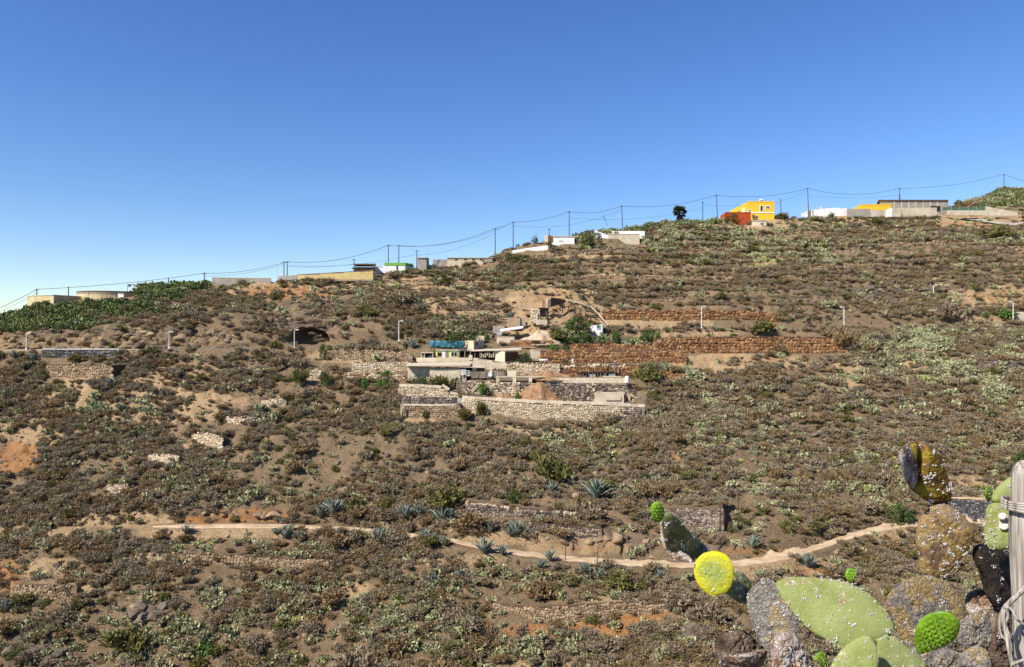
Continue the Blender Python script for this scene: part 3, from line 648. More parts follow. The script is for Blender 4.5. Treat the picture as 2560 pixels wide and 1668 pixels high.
# red outbuilding
y = 254
rh = shell('outbuilding', 'brick red windowless building beside the yellow house', [(1813.5,y),(1877,y),(1875,y+5),(1801,y+7)], 531.5, 560, M_RED, y, 'building', 2,
   parts=[('parapet',[(1813,y-.05),(1877.4,y-.05),(1877.4,y+.25),(1813,y+.25)],530.3,532.6,M_RED)])
MB().box(X(1856,y), X(1860,y), y-.04, y+.1, Zv(546.5,y), Zv(544.5,y)).build('vent', M_DARK, rh)
tank = shell('cistern', 'low pale block cistern in front of the yellow house', [(1879,253),(1917,253),(1916,257),(1878,257)], 552, 560, M_BLOCK, 253, 'cistern', 1, parts=[('cover',[(1877.5,252.8),(1918,252.8),(1918,257.2),(1877,257.2)],550.6,552,M_CONCRETE)])
sh_ = shell('shed', 'small rough stone shed between red and yellow buildings', [(1882,256.5),(1895,256.5),(1895,259),(1882,259)], 541, 553, M_STONE_BROWN, 256.5, 'shed', 1, parts=[('roof',[(1881,256.2),(1896,256.2),(1896,259.3),(1881,259.3)],540,541,M_BLOCK)])
# right hand compound
y = 268
shell('building', 'yellow rendered building inside the walled compound', [(2152,y),(2228,y),(2226,y+6),(2119,y+13)], 512, 530, M_YELLOW, y, 'building', 2, parts=[('parapet',[(2151,y-.06),(2228.5,y-.06),(2228.5,y+.3),(2151,y+.3)],510.6,513,M_YELLOW)])
cb = shell('building', 'long unfinished brown block building on the ridge', [(2200,y+4),(2370,y+4),(2368,y+14),(2195,y+14)], 502, 534, M_BLOCK_GREY, y+4, 'building', 2,
   parts=[('roof_slab',[(2196,y+3.6),(2371,y+3.6),(2369,y+14.4),(2190,y+14.4)],500,502.2,M_ROOFBR)])
for k in range(7):
    u = 2236+k*18; MB().box(X(u,y+4)-.2, X(u,y+4)+.2, y+3.9, y+4.1, Zv(522,y+4), Zv(503,y+4)).build('column', M_CONCRETE, cb)
MB().box(X(2341,y), X(2366,y), y+3.85, y+4.2, Zv(528,y+4), Zv(515.5,y+4)).build('opening', M_DARK, cb)
pw = empty('perimeter_wall', P3(2160,540,y-3), 'grey and white boundary wall of the ridge compound', 'wall')
for k, (ua, ub, va, vb, dy, mm) in enumerate([(2004,2030,532,525,6,M_WHITE),(2030,2060,524.5,522,5,M_WHITE),(2060,2098,521.5,519.5,4,M_WHITE),(2098,2118,521.5,520.5,2,M_WHITE),(2118,2176,522.6,522.4,0,M_BLOCK_GREY),(2176.3,2214,525,525,0,M_CONCRETE),(2214.3,2230,525,519,0,M_WHITE),(2230.3,2342,520.5,519,0,M_CONCRETE)]):
    yy = y-3+dy
    MB().prism([(X(ua,yy),yy),(X(ub,yy),yy),(X(ub,yy),yy+.35),(X(ua,yy),yy+.35)], Zv(542,yy), [Zv(va,yy),Zv(vb,yy),Zv(vb,yy),Zv(va,yy)]).build('wall_panel', mm, pw)
for u in (2019, 2051):
    MB().box(X(u,y+3)-.25, X(u,y+3)+.25, y+2.2, y+2.8, Zv(532,y), Zv(514,y)).build('gate_pillar', M_CONCRETE, pw)
nf = empty('netted_fence', P3(2415,536,y-2), 'low concrete wall topped with dark green netting', 'fence')
MB().box(X(2369,y-2), X(2465,y-2), y-2, y-1.7, Zv(538,y-2), Zv(526,y-2)).build('wall', M_CONCRETE, nf)
MB().box(X(2355,y-2), X(2465,y-2), y-1.9, y-1.85, Zv(526,y-2), Zv(518,y-2)).build('net', M_NET, nf)
for u in np.linspace(2357, 2463, 6): MB().box(X(u,y-2)-.05, X(u,y-2)+.05, y-2.05, y-1.95, Zv(526,y-2), Zv(517,y-2)).build('fence_post', M_METAL, nf)
rampw = empty('retaining_wall', P3(2500,530,y), 'sloping pale concrete wall right of the netted fence', 'wall')
MB().prism([(X(2466,y),y),(X(2545,y),y),(X(2545,y),y+.5),(X(2466,y),y+.5)], Zv(540,y), [Zv(516,y),Zv(531,y),Zv(531,y),Zv(516,y)]).build('wall', M_CONCRETE, rampw)
def conc_road(name, pts):
    mb = MB()
    for u, v, w in pts:
        p = ground_px(u, v); 
        for s in (-1, -.34, .34, 1):
            yy = p.y+s*w; mb.v.append((X(u,yy), yy, max(ground_z(X(u,yy),yy), p.z)+.12+.28*s*w*.5))
    n = len(pts); mb.f = [(i*4+k, (i+1)*4+k, (i+1)*4+k+1, i*4+k+1) for i in range(n-1) for k in range(3)]
    return tag(mb.build(name, M_ROADCON, off=(0,0,0), smooth=True), kind='structure')
conc_road('concrete_ramp', [(2395,548,1.0),(2440,552,2.0),(2490,560,2.6),(2530,566,2.6),(2580,560,3),(2660,552,3)])
rt = shell('building', 'terracotta roofed building at the far right of the ridge', [(2500,314),(2600,314),(2600,322),(2500,322)], 472, 486, M_BLOCK_GREY, 314, 'building', 2, parts=[('roof',[(2492,313),(2605,313),(2605,323),(2492,323)],469.5,472,M_STONE_RUST)])
# white farmhouse group
y = ground_px(1405, 611).y
wf = shell('farmhouse', 'low white farmhouse wall with block pillar beside a big bush', [(1379,y),(1436,y),(1434,y+5),(1381,y+5)], 592, 616, M_WHITE, y, 'house', 1.5, parts=[('roof',[(1378,y-.2),(1437,y-.2),(1435,y+5.2),(1380,y+5.2)],590.6,592.2,M_CONCRETE)])
MB().box(X(1362,y), X(1370,y), y-.2, y+2, Zv(606,y), Zv(588,y)).build('pillar', M_BLOCK, wf); MB().box(X(1370,y), X(1382,y), y-.1, y+2, Zv(606,y), Zv(589,y)).build('block_panel', M_ROOFBR, wf)
win(wf, 1396, 1408, 601, 604.5, y, frame=M_TRIM, pane=M_ROOFBR)
y = ground_px(1560, 606).y
wg = shell('farmhouse', 'white gabled farmhouse with a tan lower wall', [(1520,y),(1599,y),(1598,y+4),(1521,y+4)], 586, 608, M_CONCRETE, y, 'house', 1.5,
  parts=[('upper_wall',[(1529,y+4.5),(1612,y+4.5),(1612,y+9),(1530,y+9)],573,592,M_WHITE),('coping',[(1519,y-.1),(1600,y-.1),(1600,y+.5),(1519,y+.5)],584.6,586.2,M_BLOCK)])
p = [(X(1486,y+1),y+1),(X(1520,y+1),y+1),(X(1520,y+5),y+5),(X(1486,y+5),y+5)]
MB().prism(p, Zv(608,y), [Zv(574,y),Zv(587,y),Zv(587,y),Zv(574,y)]).build('gable', M_WHITE, wg)
yg1, yg2 = ground_px(1281, 633).y, ground_px(1370, 624).y
lw = empty('garden_wall', P3(1325,630,228), 'sloping white garden wall below the farmhouse', 'wall')
MB().prism([(X(1281,yg1),yg1),(X(1370,yg2),yg2),(X(1370,yg2),yg2+.4),(X(1281,yg1),yg1+.4)], [Zv(638,yg1),Zv(630,yg2),Zv(630,yg2),Zv(638,yg1)], [Zv(626,yg1),Zv(613,yg2),Zv(613,yg2),Zv(626,yg1)]).build('wall', M_WHITE, lw)
# hut row in the middle of the ridge
y = 224
ub = shell('building', 'long low tan block building with dark openings', [(1119,y),(1231,y),(1230,y+6),(1121,y+6)], 645, 672, M_BLOCK_GREY, y, 'building', 1.5, parts=[('front_wall',[(1119,y-.6),(1217,y-.6),(1217,y-.1),(1119,y-.1)],652,672,M_BLOCK),('annex',[(1082,y+.5),(1118.5,y+.5),(1118.5,y+5),(1083,y+5)],648.5,666,M_BLOCK_GREY),('roof',[(1118,y-.2),(1232,y-.2),(1231,y+6.2),(1119,y+6.2)],643.8,645.2,M_BLOCK)])
for u in (1137, 1160, 1180, 1200): MB().box(X(u,y), X(u+7,y), y-.08, y+.05, Zv(651.8,y), Zv(648,y)).build('opening', M_DARK, ub)
y = 219
gh = shell('hut', 'grey block hut next to a dark round tree', [(1044,y),(1066,y),(1072.5,y+3),(1050,y+4)], 645, 666, M_BLOCK_GREY, y, 'hut', 1.5, parts=[('roof',[(1043,y-.3),(1067,y-.3),(1073,y+3.2),(1050,y+4.4)],643.6,645.2,M_CONCRETE)])
y = 216
wh = shell('house', 'white hut with a bright green parapet', [(958,y),(1013,y),(1028,y+4),(962,y+5)], 664, 674, M_WHITE, y, 'house', 1.5, parts=[('parapet',[(961,y-.1),(1014,y-.1),(1029,y+4),(963,y+5.2)],657,664,M_GREENWALL)])
MB().box(X(991,y), X(994.5,y), y-.08, y+.05, Zv(674,y), Zv(663,y)).build('door', M_DARK, wh)
wa = shell('annex', 'low white annex wall left of the green parapet', [(938,216),(956.5,216),(956,219),(938,219)], 667.5, 676, M_WHITE, 216, 'building', 1, parts=[('coping',[(937,215.9),(957,215.9),(957,219.1),(937,219.1)],666.6,667.6,M_CONCRETE)])
y = 213
bh = shell('shelter', 'dark brown flat roofed shelter behind the yellow block wall', [(885,y),(938,y),(936,y+4),(887,y+4)], 668, 680, M_ROOFBR, y, 'shelter', 1, parts=[('roof',[(886,y-.8),(940,y-.8),(938,y+4.6),(888,y+4.6)],660,663,M_ROOFBR),('eave',[(879,y-1),(938,y-1),(936,y-.3),(881,y-.3)],670.5,673,M_DARK)])
for u in (888, 912, 934): MB().box(X(u,y-.6)-.08, X(u,y-.6)+.08, y-.7, y-.5, Zv(670.5,y), Zv(663,y)).build('post', M_WOOD, bh)
# long yellow block wall
y = 206
lb = block_wall('block_wall', 'long yellowish block wall with sloping top on the ridge', (X(743,y),y), (X(932,y),y), Zv(699,y), Zv(687.5,y), Zv(676.5,y), M_BLOCK_YELLOW, 1.15, .42, .4)
MB().prism([(X(742,y),y-.06),(X(933,y),y-.06),(X(933,y),y+.46),(X(742,y),y+.46)], [Zv(687.5,y),Zv(676.5,y)]*1+[Zv(676.5,y),Zv(687.5,y)], [Zv(686.6,y),Zv(675.2,y),Zv(675.2,y),Zv(686.6,y)]).build('coping', M_WOOD, lb)
MB().prism([(X(932,y)+.02,y),(X(943,y+4),y+4),(X(943,y+4)-.4,y+4.2),(X(932,y)-.4,y+.3)], Zv(700,y), [Zv(676.5,y),Zv(677.5,y),Zv(677.5,y),Zv(676.5,y)]).build('return_wall', M_BLOCK_YELLOW, lb)
MB().prism([(X(696,y),y+.1),(X(742,y),y+.1),(X(742,y),y+.5),(X(696,y),y+.5)], Zv(700,y), [Zv(690,y),Zv(688,y),Zv(688,y),Zv(690,y)]).build('low_wall', M_BLOCK_GREY, lb)
y = 205
bw = block_wall('block_wall', 'grey block wall left on the ridge with short rods', (X(530,y),y), (X(677,y),y), Zv(712.5,y), Zv(694,y), Zv(695.5,y), M_BLOCK_GREY, 1.0, .52, .35)
for u in np.linspace(560, 675, 9): MB().tube([P3(u,695,y+.17), P3(u,690,y+.17)], .02, 4).build('rod', M_POLE, bw)
# round reservoir and the building beside it
y = 200; xc, R_ = X(240,y), (X(322,y)-X(154,y))/2
rs = empty('reservoir', (xc, y+R_, Zv(748,y)), 'low round concrete water reservoir at the left ridge', 'reservoir')
def ringw(r0, r1, z0, z1, k=48):
    m = MB(); 
    for i in range(k):
        a = 2*math.pi*i/k
        for r, z in ((r0,z0),(r1,z0),(r1,z1),(r0,z1)): m.v.append((xc+r*math.cos(a), y+R_+r*math.sin(a), z))
    for i in range(k):
        j = (i+1) % k
        for c in range(4): m.f.append((i*4+c, i*4+(c+1)%4, j*4+(c+1)%4, j*4+c)[::-1])
    return m
zr = Zv(727,y)
ringw(R_-.4, R_, zr-5.5, zr-.75).build('wall', M_TANK, rs); ringw(R_-.4, R_+.08, zr-.75, zr-.3).build('upper_ring', M_BLOCK_GREY, rs); ringw(R_-.45, R_+.15, zr-.3, zr).build('rim', M_ROOFBR, rs)
y = 192
lt = shell('building', 'low ochre concrete building in the cactus hedge', [(134,y),(202,y+8),(150,y+14),(68,y+5)], 738.5, 770, M_TANK, y, 'building', 2)
lt2 = MB().prism([(X(133,y-.2),y-.2),(X(203,y+8),y+8),(X(150,y+14.3),y+14.3),(X(67,y+5),y+5)], Zv(738.5,y), Zv(737,y)).build('roof', M_CONCRETE, lt)
bx_ = shell('cabinet', 'small white service box below the reservoir', [(295,197),(309,197),(309,199),(295,199)], 733, 744, M_WHITE, 197, 'box', .5, parts=[('lid',[(294,196.8),(310,196.8),(310,199.2),(294,199.2)],732.3,733.1,M_CONCRETE)])
fr = empty('steel_stand', P3(327,728,203), 'thin dark metal frame standing by the reservoir', 'frame')
for u in (319.5, 334): MB().tube([P3(u-1.5 if u < 325 else u+1.5,730,203), P3(u,711,203)], .06, 5).build('leg', M_POLE, fr)
MB().beam(P3(318,712,203), P3(335,711,203), .16, .16).build('top_bar', M_POLE, fr); MB().box(X(321,203), X(327,203), 202.9, 203.1, Zv(717,203), Zv(712.5,203)).build('hanging_plate', M_POLE, fr)
# ------------------------------------------------------------------ the farm
# block parapet over the black wall, with pillars and beam to its left
y = 149.2
pp = block_wall('block_parapet', 'pale block parapet over the black stone wall', (X(1362,y),y), (X(1572,y),y), Zv(957.5,y), Zv(944.5,y), Zv(942,y), M_BLOCK, 1.15, .48, .34, gap=.93)
br = empty('barrel', P3(1566,942,y+.1), 'white plastic barrel on the end of the block parapet', 'barrel')
b = MB(); zb, zt = Zv(957,y), Zv(940.5,y); b.tube([(X(1567,y),y-.35,zb+(zt-zb)*k) for k in (0,.1,.35,.5,.65,.9,1)], [.38,.43,.42,.45,.42,.43,.36], 12); b.build('drum', M_WHITE, br); MB().tube([(X(1567,y),y-.35,zt-.02),(X(1567,y),y-.35,zt+.07)], .3, 10).build('lid', M_METAL, br)
pc = empty('pillared_parapet', P3(1290,955,149), 'row of block pillars carrying a concrete beam', 'parapet')
for u in (1244, 1286, 1326): MB().box(X(u,149)-.32, X(u,149)+.32, 148.9, 149.4, Zv(956,149), Zv(943,149)).build('pillar', M_BLOCK, pc)
MB().box(X(1240,149), X(1362,149), 148.85, 149.5, Zv(943,149), Zv(941.2,149)).build('beam', M_CONCRETE, pc); MB().box(X(1240,149), X(1300,149), 148.86, 149.45, Zv(957.5,149), Zv(956,149)).build('sill', M_CONCRETE, pc)
MB().box(X(1248,149), X(1322,149), 150.1, 150.3, Zv(957,149), Zv(944,149)).build('back_panel', M_WOOD, pc)
pl = empty('plastered_patch', P3(1523,1007,148.6), 'cream plastered panel against the foot of the black wall', 'wall panel')
MB().prism([(X(1487,148.5),148.55),(X(1560,148.5),148.55),(X(1560,148.5),148.95),(X(1487,148.5),148.95)], Zv(1010,148.6), [Zv(981,148.6),Zv(980,148.6),Zv(980,148.6),Zv(981,148.6)]).build('panel', M_CONCRETE, pl)
MB().box(X(1515,148.4), X(1552,148.4), 148.35, 148.55, Zv(1001,148.4), Zv(993,148.4)).build('step', M_BLOCK, pl)
# heap of red earth
def heap(name, label, u, vtop, vbot, ru_, y, m, seed):
    z0, z1 = Zv(vbot,y), Zv(vtop,y); R_ = ru_/FPX*y; b = MB(); K = 44; J = 14
    cx = X(u,y); cy = y
    for j in range(J+1):
        r = R_*j/J
        for i in range(K):
            a = 2*math.pi*i/K; rr_ = r*(1+.22*float(vnoise(math.cos(a)*3, math.sin(a)*3, 1.3, seed)))
            px, py = cx+rr_*math.cos(a), cy+rr_*.75*math.sin(a)
            z = z0+(z1-z0)*(.45*(1-j/J)+.55*.5*(1+math.cos(math.pi*j/J)))*(1+.25*float(vnoise(math.cos(a)*2, math.sin(a)*2, .8, seed+6))*min(1, j/3))+.7*float(vnoise(px, py, 1.3, seed+2))*(j < J)*min(1, j/2)+.3*float(vnoise(px, py, .4, seed+3))
            b.v.append((px, py, z-(.35 if j == J else 0)))
    b.f = [(j*K+i, (j+1)*K+i, (j+1)*K+(i+1)%K, j*K+(i+1)%K) for j in range(J) for i in range(K)]
    return tag(b.build(name, m, off=(cx,cy,z0)), label, 'earth heap')
heap('earth_heap', 'tall heap of red brown earth before the black wall', 1345, 955, 1006, 76, 145.0, M_PILE, 3)
heap('earth_heap', 'low spread of red earth under the cream wall', 1370, 927, 944, 62, 152.6, M_PILE, 9)
heap('earth_heap', 'low brown heap beside the tall red heap', 1260, 986, 1000, 45, 145.6, M_PILE, 13)
heap('earth_mound', 'pale trampled earth mound beneath the ruin', 1350, 826, 858, 62, 168.5, mat('pale_earth', [(.30,.21,.13),(.42,.31,.20),(.52,.41,.28)], 1.0, rnd=.1, bump=.8, bscale=4), 21)
# block shed with doorway, gate and plank fence
y = 151
sd = empty('shed', P3(1110,952,y), 'long pale block shed with a crooked sheet roof', 'shed')
block_wall('', '', (X(1074,y),y), (X(1151,y),y), Zv(953,y), Zv(918,y), Zv(918,y), M_BLOCK, 1.25, .5, .3, root=sd)
MB().prism([(X(1016,y-.3),y-.6),(X(1100,y-.3),y-.6),(X(1175,y-.3),y-.5),(X(1180,y+3),y+3.4),(X(1020,y+3),y+3.4)], [Zv(915.5,y)]*5, [Zv(914,y),Zv(913.2,y),Zv(911.5,y),Zv(908,y),Zv(909.5,y)]).build('roof_sheet', M_ROOF, sd)
MB().box(X(1018,y), X(1073.5,y), y+.9, y+1.2, Zv(955,y), Zv(917,y)).build('side_wall', M_CONCRETE, sd)
for u in (1096, 1119): MB().box(X(u-3.3,y), X(u+3.3,y), y-.05, y+.05, Zv(921,y), Zv(917.5,y)).build('vent', M_DARK, sd)
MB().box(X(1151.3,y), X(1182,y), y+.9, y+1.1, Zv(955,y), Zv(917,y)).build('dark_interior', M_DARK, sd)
dr = MB().prism([(X(1152,y),y+.3),(X(1166,y),y-.1),(X(1166,y),y+.0),(X(1152,y),y+.4)], Zv(952,y), Zv(922,y)).build('door', M_WOOD, sd)
gt = empty('slatted_gate', P3(1159,937,y-.3), 'white slatted gate panel in the shed doorway', 'gate')
for k in range(5):
    zz = Zv(936-3.0*k, y); MB().beam((X(1152.5,y),y-.35,zz-.12), (X(1165.5,y),y-.35,zz+.10), .06, .13).build('slat', M_WHITE, gt)
for u in (1153, 1165): MB().beam((X(u,y),y-.30,Zv(937.5,y)), (X(u,y),y-.30,Zv(922.5,y)), .1, .08).build('stile', M_WHITE, gt)
wfr = empty('window_frame', P3(1171,940,y-.2), 'white wooden window frame leaning by the shed door', 'window')
for u in (1167, 1171, 1175): MB().beam((X(u,y),y-.25,Zv(940,y)), (X(u,y),y-.15,Zv(926.5,y)), .09, .08).build('stile', M_WHITE, wfr)
for v in (939.5, 933, 927): MB().beam((X(1167,y),y-.28,Zv(v,y)), (X(1175,y),y-.28,Zv(v,y)), .07, .09).build('rail', M_WHITE, wfr)
ln = empty('lean_to', P3(1190,942,y), 'crooked lean-to roof right of the shed doorway', 'lean-to')
MB().prism([(X(1147,y),y-.7),(X(1212,y),y-.6),(X(1212,y),y+2.6),(X(1150,y),y+2.6)], [Zv(918,y),Zv(920,y),Zv(917,y),Zv(915,y)], [Zv(916.7,y),Zv(918.5,y),Zv(915.5,y),Zv(913.5,y)]).build('roof_sheet', M_ROOF, ln)
MB().beam((X(1211,y),y-.65,Zv(918.5,y)), (X(1225,y),y-.65,Zv(929,y)), .12, .1).build('rafter', M_WOOD, ln)
MB().box(X(1190.5,y), X(1212,y), y+.7, y+.9, Zv(930,y), Zv(918,y)).build('brown_panel', M_ROOFBR, ln); MB().box(X(1181,y), X(1190,y), y+.2, y+.5, Zv(942,y), Zv(919,y)).build('block_pier', M_BLOCK, ln)
pf = empty('plank_fence', P3(1232,942,y), 'grey weathered plank fence between shed and pillars', 'fence')
rr = random.Random(5)
for k in range(34):
    u = 1178+k*2.55; hh = rr.uniform(-2.5,1.5)+(-4 if u > 1245 and k % 3 == 0 else 0)
    MB().beam((X(u,y)+rr.uniform(-.05,.05),y-.1+rr.uniform(-.04,.04),Zv(943,y)-.2), (X(u,y)+rr.uniform(-.1,.1),y-.1,Zv(927-hh*.6,y)), .19, .05).build('plank', M_WOOD, pf)
MB().box(X(1268,y), X(1290,y), y, y+.3, Zv(944,y), Zv(927,y)).build('block_end', M_BLOCK, pf)
shw = empty('sheet', P3(1226,942,y-.3), 'white sheet hung over the plank fence', 'sheet')
b = MB(); 
for i in range(9):
    for j in range(9): b.v.append((X(1222.5+i*.9-(j*.22 if i < 4 else -j*.12),y), y-.3-.10*math.sin(i*1.5)*j/8-.03*j, Zv(927+j*1.75,y)))
b.f = [(j+i*9, j+1+i*9, j+10+i*9, j+9+i*9) for i in range(8) for j in range(8)]
so_ = b.build('cloth', M_WHITE, shw); so_.modifiers.new('thickness', 'SOLIDIFY').thickness = .03
# yard gate, stair, planks between the left terrace and the shed
dk = empty('yard_gate', P3(1150,975,147), 'dark rickety wooden yard gate below the shed', 'gate')
for k in range(7): MB().beam((X(1142+k*3.6,147),147,Zv(976,147)-.2), (X(1142+k*3.6,147)+.05,147,Zv(951+(k%3)*1.2,147)), .2, .06).build('board', M_WOOD, dk)
for v in (957, 969): MB().beam((X(1141,147),146.93,Zv(v,147)), (X(1166,147),146.93,Zv(v,147)), .08, .12).build('rail', M_WOOD, dk)
pk = empty('plank_pile', P3(1180,992,145), 'loose pile of old planks behind the front wall', 'plank pile')
for k in range(11):
    u = 1150+rr.uniform(0,55); v = 982+rr.uniform(0,12); a = rr.uniform(-.35,.35)
    MB().beam(P3(u-14*math.cos(a), v+8*math.sin(a), 145.5-k*.12), P3(u+14*math.cos(a), v-8*math.sin(a), 145.4-k*.12), .25, .07).build('plank', M_WOOD, pk)
gd = empty('metal_gate', P3(1149,1012,141.2), 'small grey sheet gate beside the front wall', 'gate')
MB().box(X(1142,141.2), X(1156,141.2), 141.15, 141.22, Zv(1012,141.2), Zv(996,141.2)).build('sheet', M_METAL, gd)
for u in (1142, 1156): MB().tube([(X(u,141.2),141.12,Zv(1013,141.2)-.2), (X(u,141.2),141.12,Zv(993,141.2))], .05, 5).build('gate_post', M_POLE, gd)
cp = empty('concrete_post', P3(1003,1044,139.5), 'pale concrete post at the left farm corner', 'post')
MB().box(X(1001.5,139.5), X(1004.5,139.5), 139.4, 139.65, Zv(1050,139.5), Zv(1012,139.5)).build('shaft', M_CONCRETE, cp); MB().box(X(1001,139.5), X(1005,139.5), 139.36, 139.7, Zv(1012,139.5), Zv(1010.6,139.5)).build('cap', M_CONCRETE, cp)
# wall of the hut terrace
y = 155.5
hw = block_wall('terrace_wall', 'long smooth tan wall below the yellow hut', (X(1041,y),y), (X(1182,y),y), Zv(916,y), Zv(895,y), Zv(893.5,y), M_BLOCK, 3.2, .9, .4, gap=.985)
MB().box(X(1172,y), X(1181,y), y-.15, y+.5, Zv(900,y), Zv(888,y)).build('pillar', M_BLOCK, hw)
hw2 = block_wall('terrace_wall', 'block wall stepping down right of the hut terrace', (X(1182.3,y),y), (X(1266,y),y), Zv(925,y), Zv(894,y), Zv(906,y), M_BLOCK, 1.2, .5, .4)
rp_ = empty('brick_stack', P3(1032,911,y), 'stack of dark red bricks beside the terrace wall', 'brick stack')
for j in range(4):
    for i in range(6): MB().box(X(1024,y)+i*.24, X(1024,y)+i*.24+.22, y-.2, y+.25, Zv(913,y)+j*.22, Zv(913,y)+j*.22+.2).build('brick', M_ROOFBR, rp_)
# yellow hut
y = 158.5
hut = shell('hut', 'small lemon yellow hut with white door panel', [(1090,y),(1146,y),(1145,y+3.2),(1091,y+3.2)], 876.5, 899, M_LEMON, y, 'hut', 1, parts=[('roof',[(1089,y-.25),(1147,y-.25),(1146,y+3.4),(1090,y+3.4)],874.8,876.4,M_CONCRETE),('white_panel',[(1105,y-.05),(1113,y-.05),(1113,y+.03),(1105,y+.03)],879,898,M_WHITE)])
win(hut, 1093, 1105, 880.5, 892, y, t=.05, frame=M_LEMON); win(hut, 1113, 1121.5, 878.5, 896, y, 'door', M_WHITE, M_WOOD, t=.05); win(hut, 1127.5, 1143, 880, 891.5, y, bars=1, t=.06)
hs = empty('carport', P3(1067,895,158), 'dark open shed left of the yellow hut', 'shed')
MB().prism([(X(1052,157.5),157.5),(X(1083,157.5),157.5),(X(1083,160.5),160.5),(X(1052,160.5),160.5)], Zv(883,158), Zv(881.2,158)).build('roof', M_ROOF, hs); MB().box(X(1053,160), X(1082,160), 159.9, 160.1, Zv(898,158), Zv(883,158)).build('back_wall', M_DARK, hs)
for u in (1053.5, 1061, 1082): MB().box(X(u,157.7)-.09, X(u,157.7)+.09, 157.6, 157.8, Zv(898,158), Zv(883,158)).build('post', M_CONCRETE, hs)
MB().box(X(1072,158.5), X(1081,158.5), 158.3, 159, Zv(894,158), Zv(889,158)).build('parked_load', M_METAL, hs)
# veranda right of the hut with pierced blocks, roof sheet, block house
vr = empty('veranda', P3(1200,897,158.5), 'dark veranda with pierced block screen and sheet roof', 'veranda')
MB().prism([(X(1146.5,158.3),158.3),(X(1180,158.3),158.3),(X(1180,161),161),(X(1146.5,161),161)], Zv(875.6,158), Zv(874.6,158)).build('roof', M_WOOD, vr)
MB().prism([(X(1181,158),157.6),(X(1302,158),157.6),(X(1304,161),161.2),(X(1184,161),161.2)], [Zv(878.6,158),Zv(875.6,158),Zv(871,158),Zv(876,158)], [Zv(877.6,158),Zv(874.6,158),Zv(870,158),Zv(875,158)]).build('roof_sheet', M_ROOF, vr)
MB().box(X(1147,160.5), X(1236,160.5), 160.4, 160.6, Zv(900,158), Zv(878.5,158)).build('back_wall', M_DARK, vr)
for k, u in enumerate((1149, 1162, 1176, 1187, 1200)): MB().box(X(u,158)-.1, X(u,158)+.1, 157.9, 158.1, Zv(897,158), Zv(877.5,158)).build('post', M_WOOD, vr)
for j in range(3):
    for i in range(7):
        if (i*j+i) % 4 == 3: continue
        u = 1202+i*5; MB().box(X(u,158), X(u+3.1,158), 157.9, 158.25, Zv(893.5-4.4*j,158), Zv(890.6-4.4*j,158)).build('screen_block', M_BLOCK, vr)
bhse = shell('outhouse', 'pale block outhouse with shade painted on its right side', [(1237,158.2),(1262,157.4),(1296,160.5),(1272,162.5)], 878.8, 906, M_BLOCK, 157.4, 'outhouse', 1)
MB().prism([(X(1263,157.5)+.06,157.45),(X(1295,160.4)+.06,160.35),(X(1295,160.4)-.05,160.42),(X(1263,157.5)-.05,157.55)], Zv(904,157.5), Zv(881,157.5)).build('dark_side_panel', M_ROOFBR, bhse)  # brown skin: the shade on the right face is put into the colour
b = MB(); 
# blue tarp on its poles
tp = empty('blue_tarp', P3(1117,870,162.5), 'torn blue tarpaulin strung up behind the yellow hut', 'tarpaulin')
for i in range(40):
    for j in range(7):
        u = 1074.5+i*2.2; sag = 2.2*math.sin(i*.5)*(j/6)+1.2*math.sin(i*1.3+j)
        b.v.append((X(u,162.5), 162.5+.07*math.sin(i*.9+j*.7)+.03*j+.05*math.sin(i*2.3+j), Zv(852.5+(.6*math.sin(i*.6))+(15.5+(1.5 if i > 14 else 0)+sag*.5)*j/6,162.5)))
b.f = [(i*7+j, i*7+j+1, i*7+j+8, i*7+j+7) for i in range(39) for j in range(6)]
t_ = b.build('sheet', M_TARP, tp, smooth=True); t_.modifiers.new('thickness', 'SOLIDIFY').thickness = .02
for u in (1074, 1104, 1132, 1160): MB().tube([P3(u,875,162.7), P3(u,850.5,162.7)], .05, 5).build('pole', M_WOOD, tp)
MB().box(X(1074,163.4), X(1161,163.4), 163.2, 163.5, Zv(878,163), Zv(866,163)).build('low_wall', M_CONCRETE, tp)
ah = shell('block_house', 'roofless block house with an arched opening', [(1162,163.5),(1184,162.2),(1210,165),(1188,167)], 852, 876, M_BLOCK, 162.2, 'hut', 1)
MB().prism([(X(1184.6,162.3)+.05,162.22),(X(1209.6,165)+.05,164.9),(X(1209.6,165)-.05,165.05),(X(1184.6,162.3)-.05,162.36)], Zv(874,162.5), Zv(853,162.5)).build('dark_side_panel', M_BLOCK_GREY, ah)  # greyer skin paints in the shade of the face turned from the sun
MB().tube([(X(1191,162.9),162.75,Zv(859,163)),(X(1191,162.9),163.2,Zv(859,163))], .3, 10).build('arch', M_DARK, ah); MB().box(X(1191,162.9)-.3, X(1191,162.9)+.3, 162.76, 163.2, Zv(863.5,163), Zv(859,163)).build('opening', M_DARK, ah)
for k, (nm, lab, ua, ub, va, vb, yy, mm) in enumerate([
   ('wall_stub','pale broken block stub above the roofless house',1189,1211,838,850,166.5,M_BLOCK),('wall_stub','low block wall at the top of the earth mound',1242,1286,840,858,166,M_BLOCK),
   ('wall_stub','dark sided block ruin beside the green bushes',1232,1262,814,830,171.5,M_BLOCK_GREY),('wall_stub','roofless grey block pen below the ruin',1268,1314,794,812,174,M_BLOCK_GREY),
   ('wall_stub','cream plastered wall left of the rust terrace',1325,1352,874,898,159.8,M_CONCRETE),('wall_stub','rust block wall behind the veranda roof',1276,1382,849,866,164.8,M_STONE_RUST)]):
    block_wall(nm, lab, (X(ua,yy),yy), (X(ub,yy),yy), Zv(vb,yy), Zv(va,yy), Zv(va+1,yy), mm, .9, .42, .4)
    if k in (2, 3):
        pass
ws = empty('roof_slab', P3(1279,826,169), 'tilted white roof slab on the slope', 'slab')
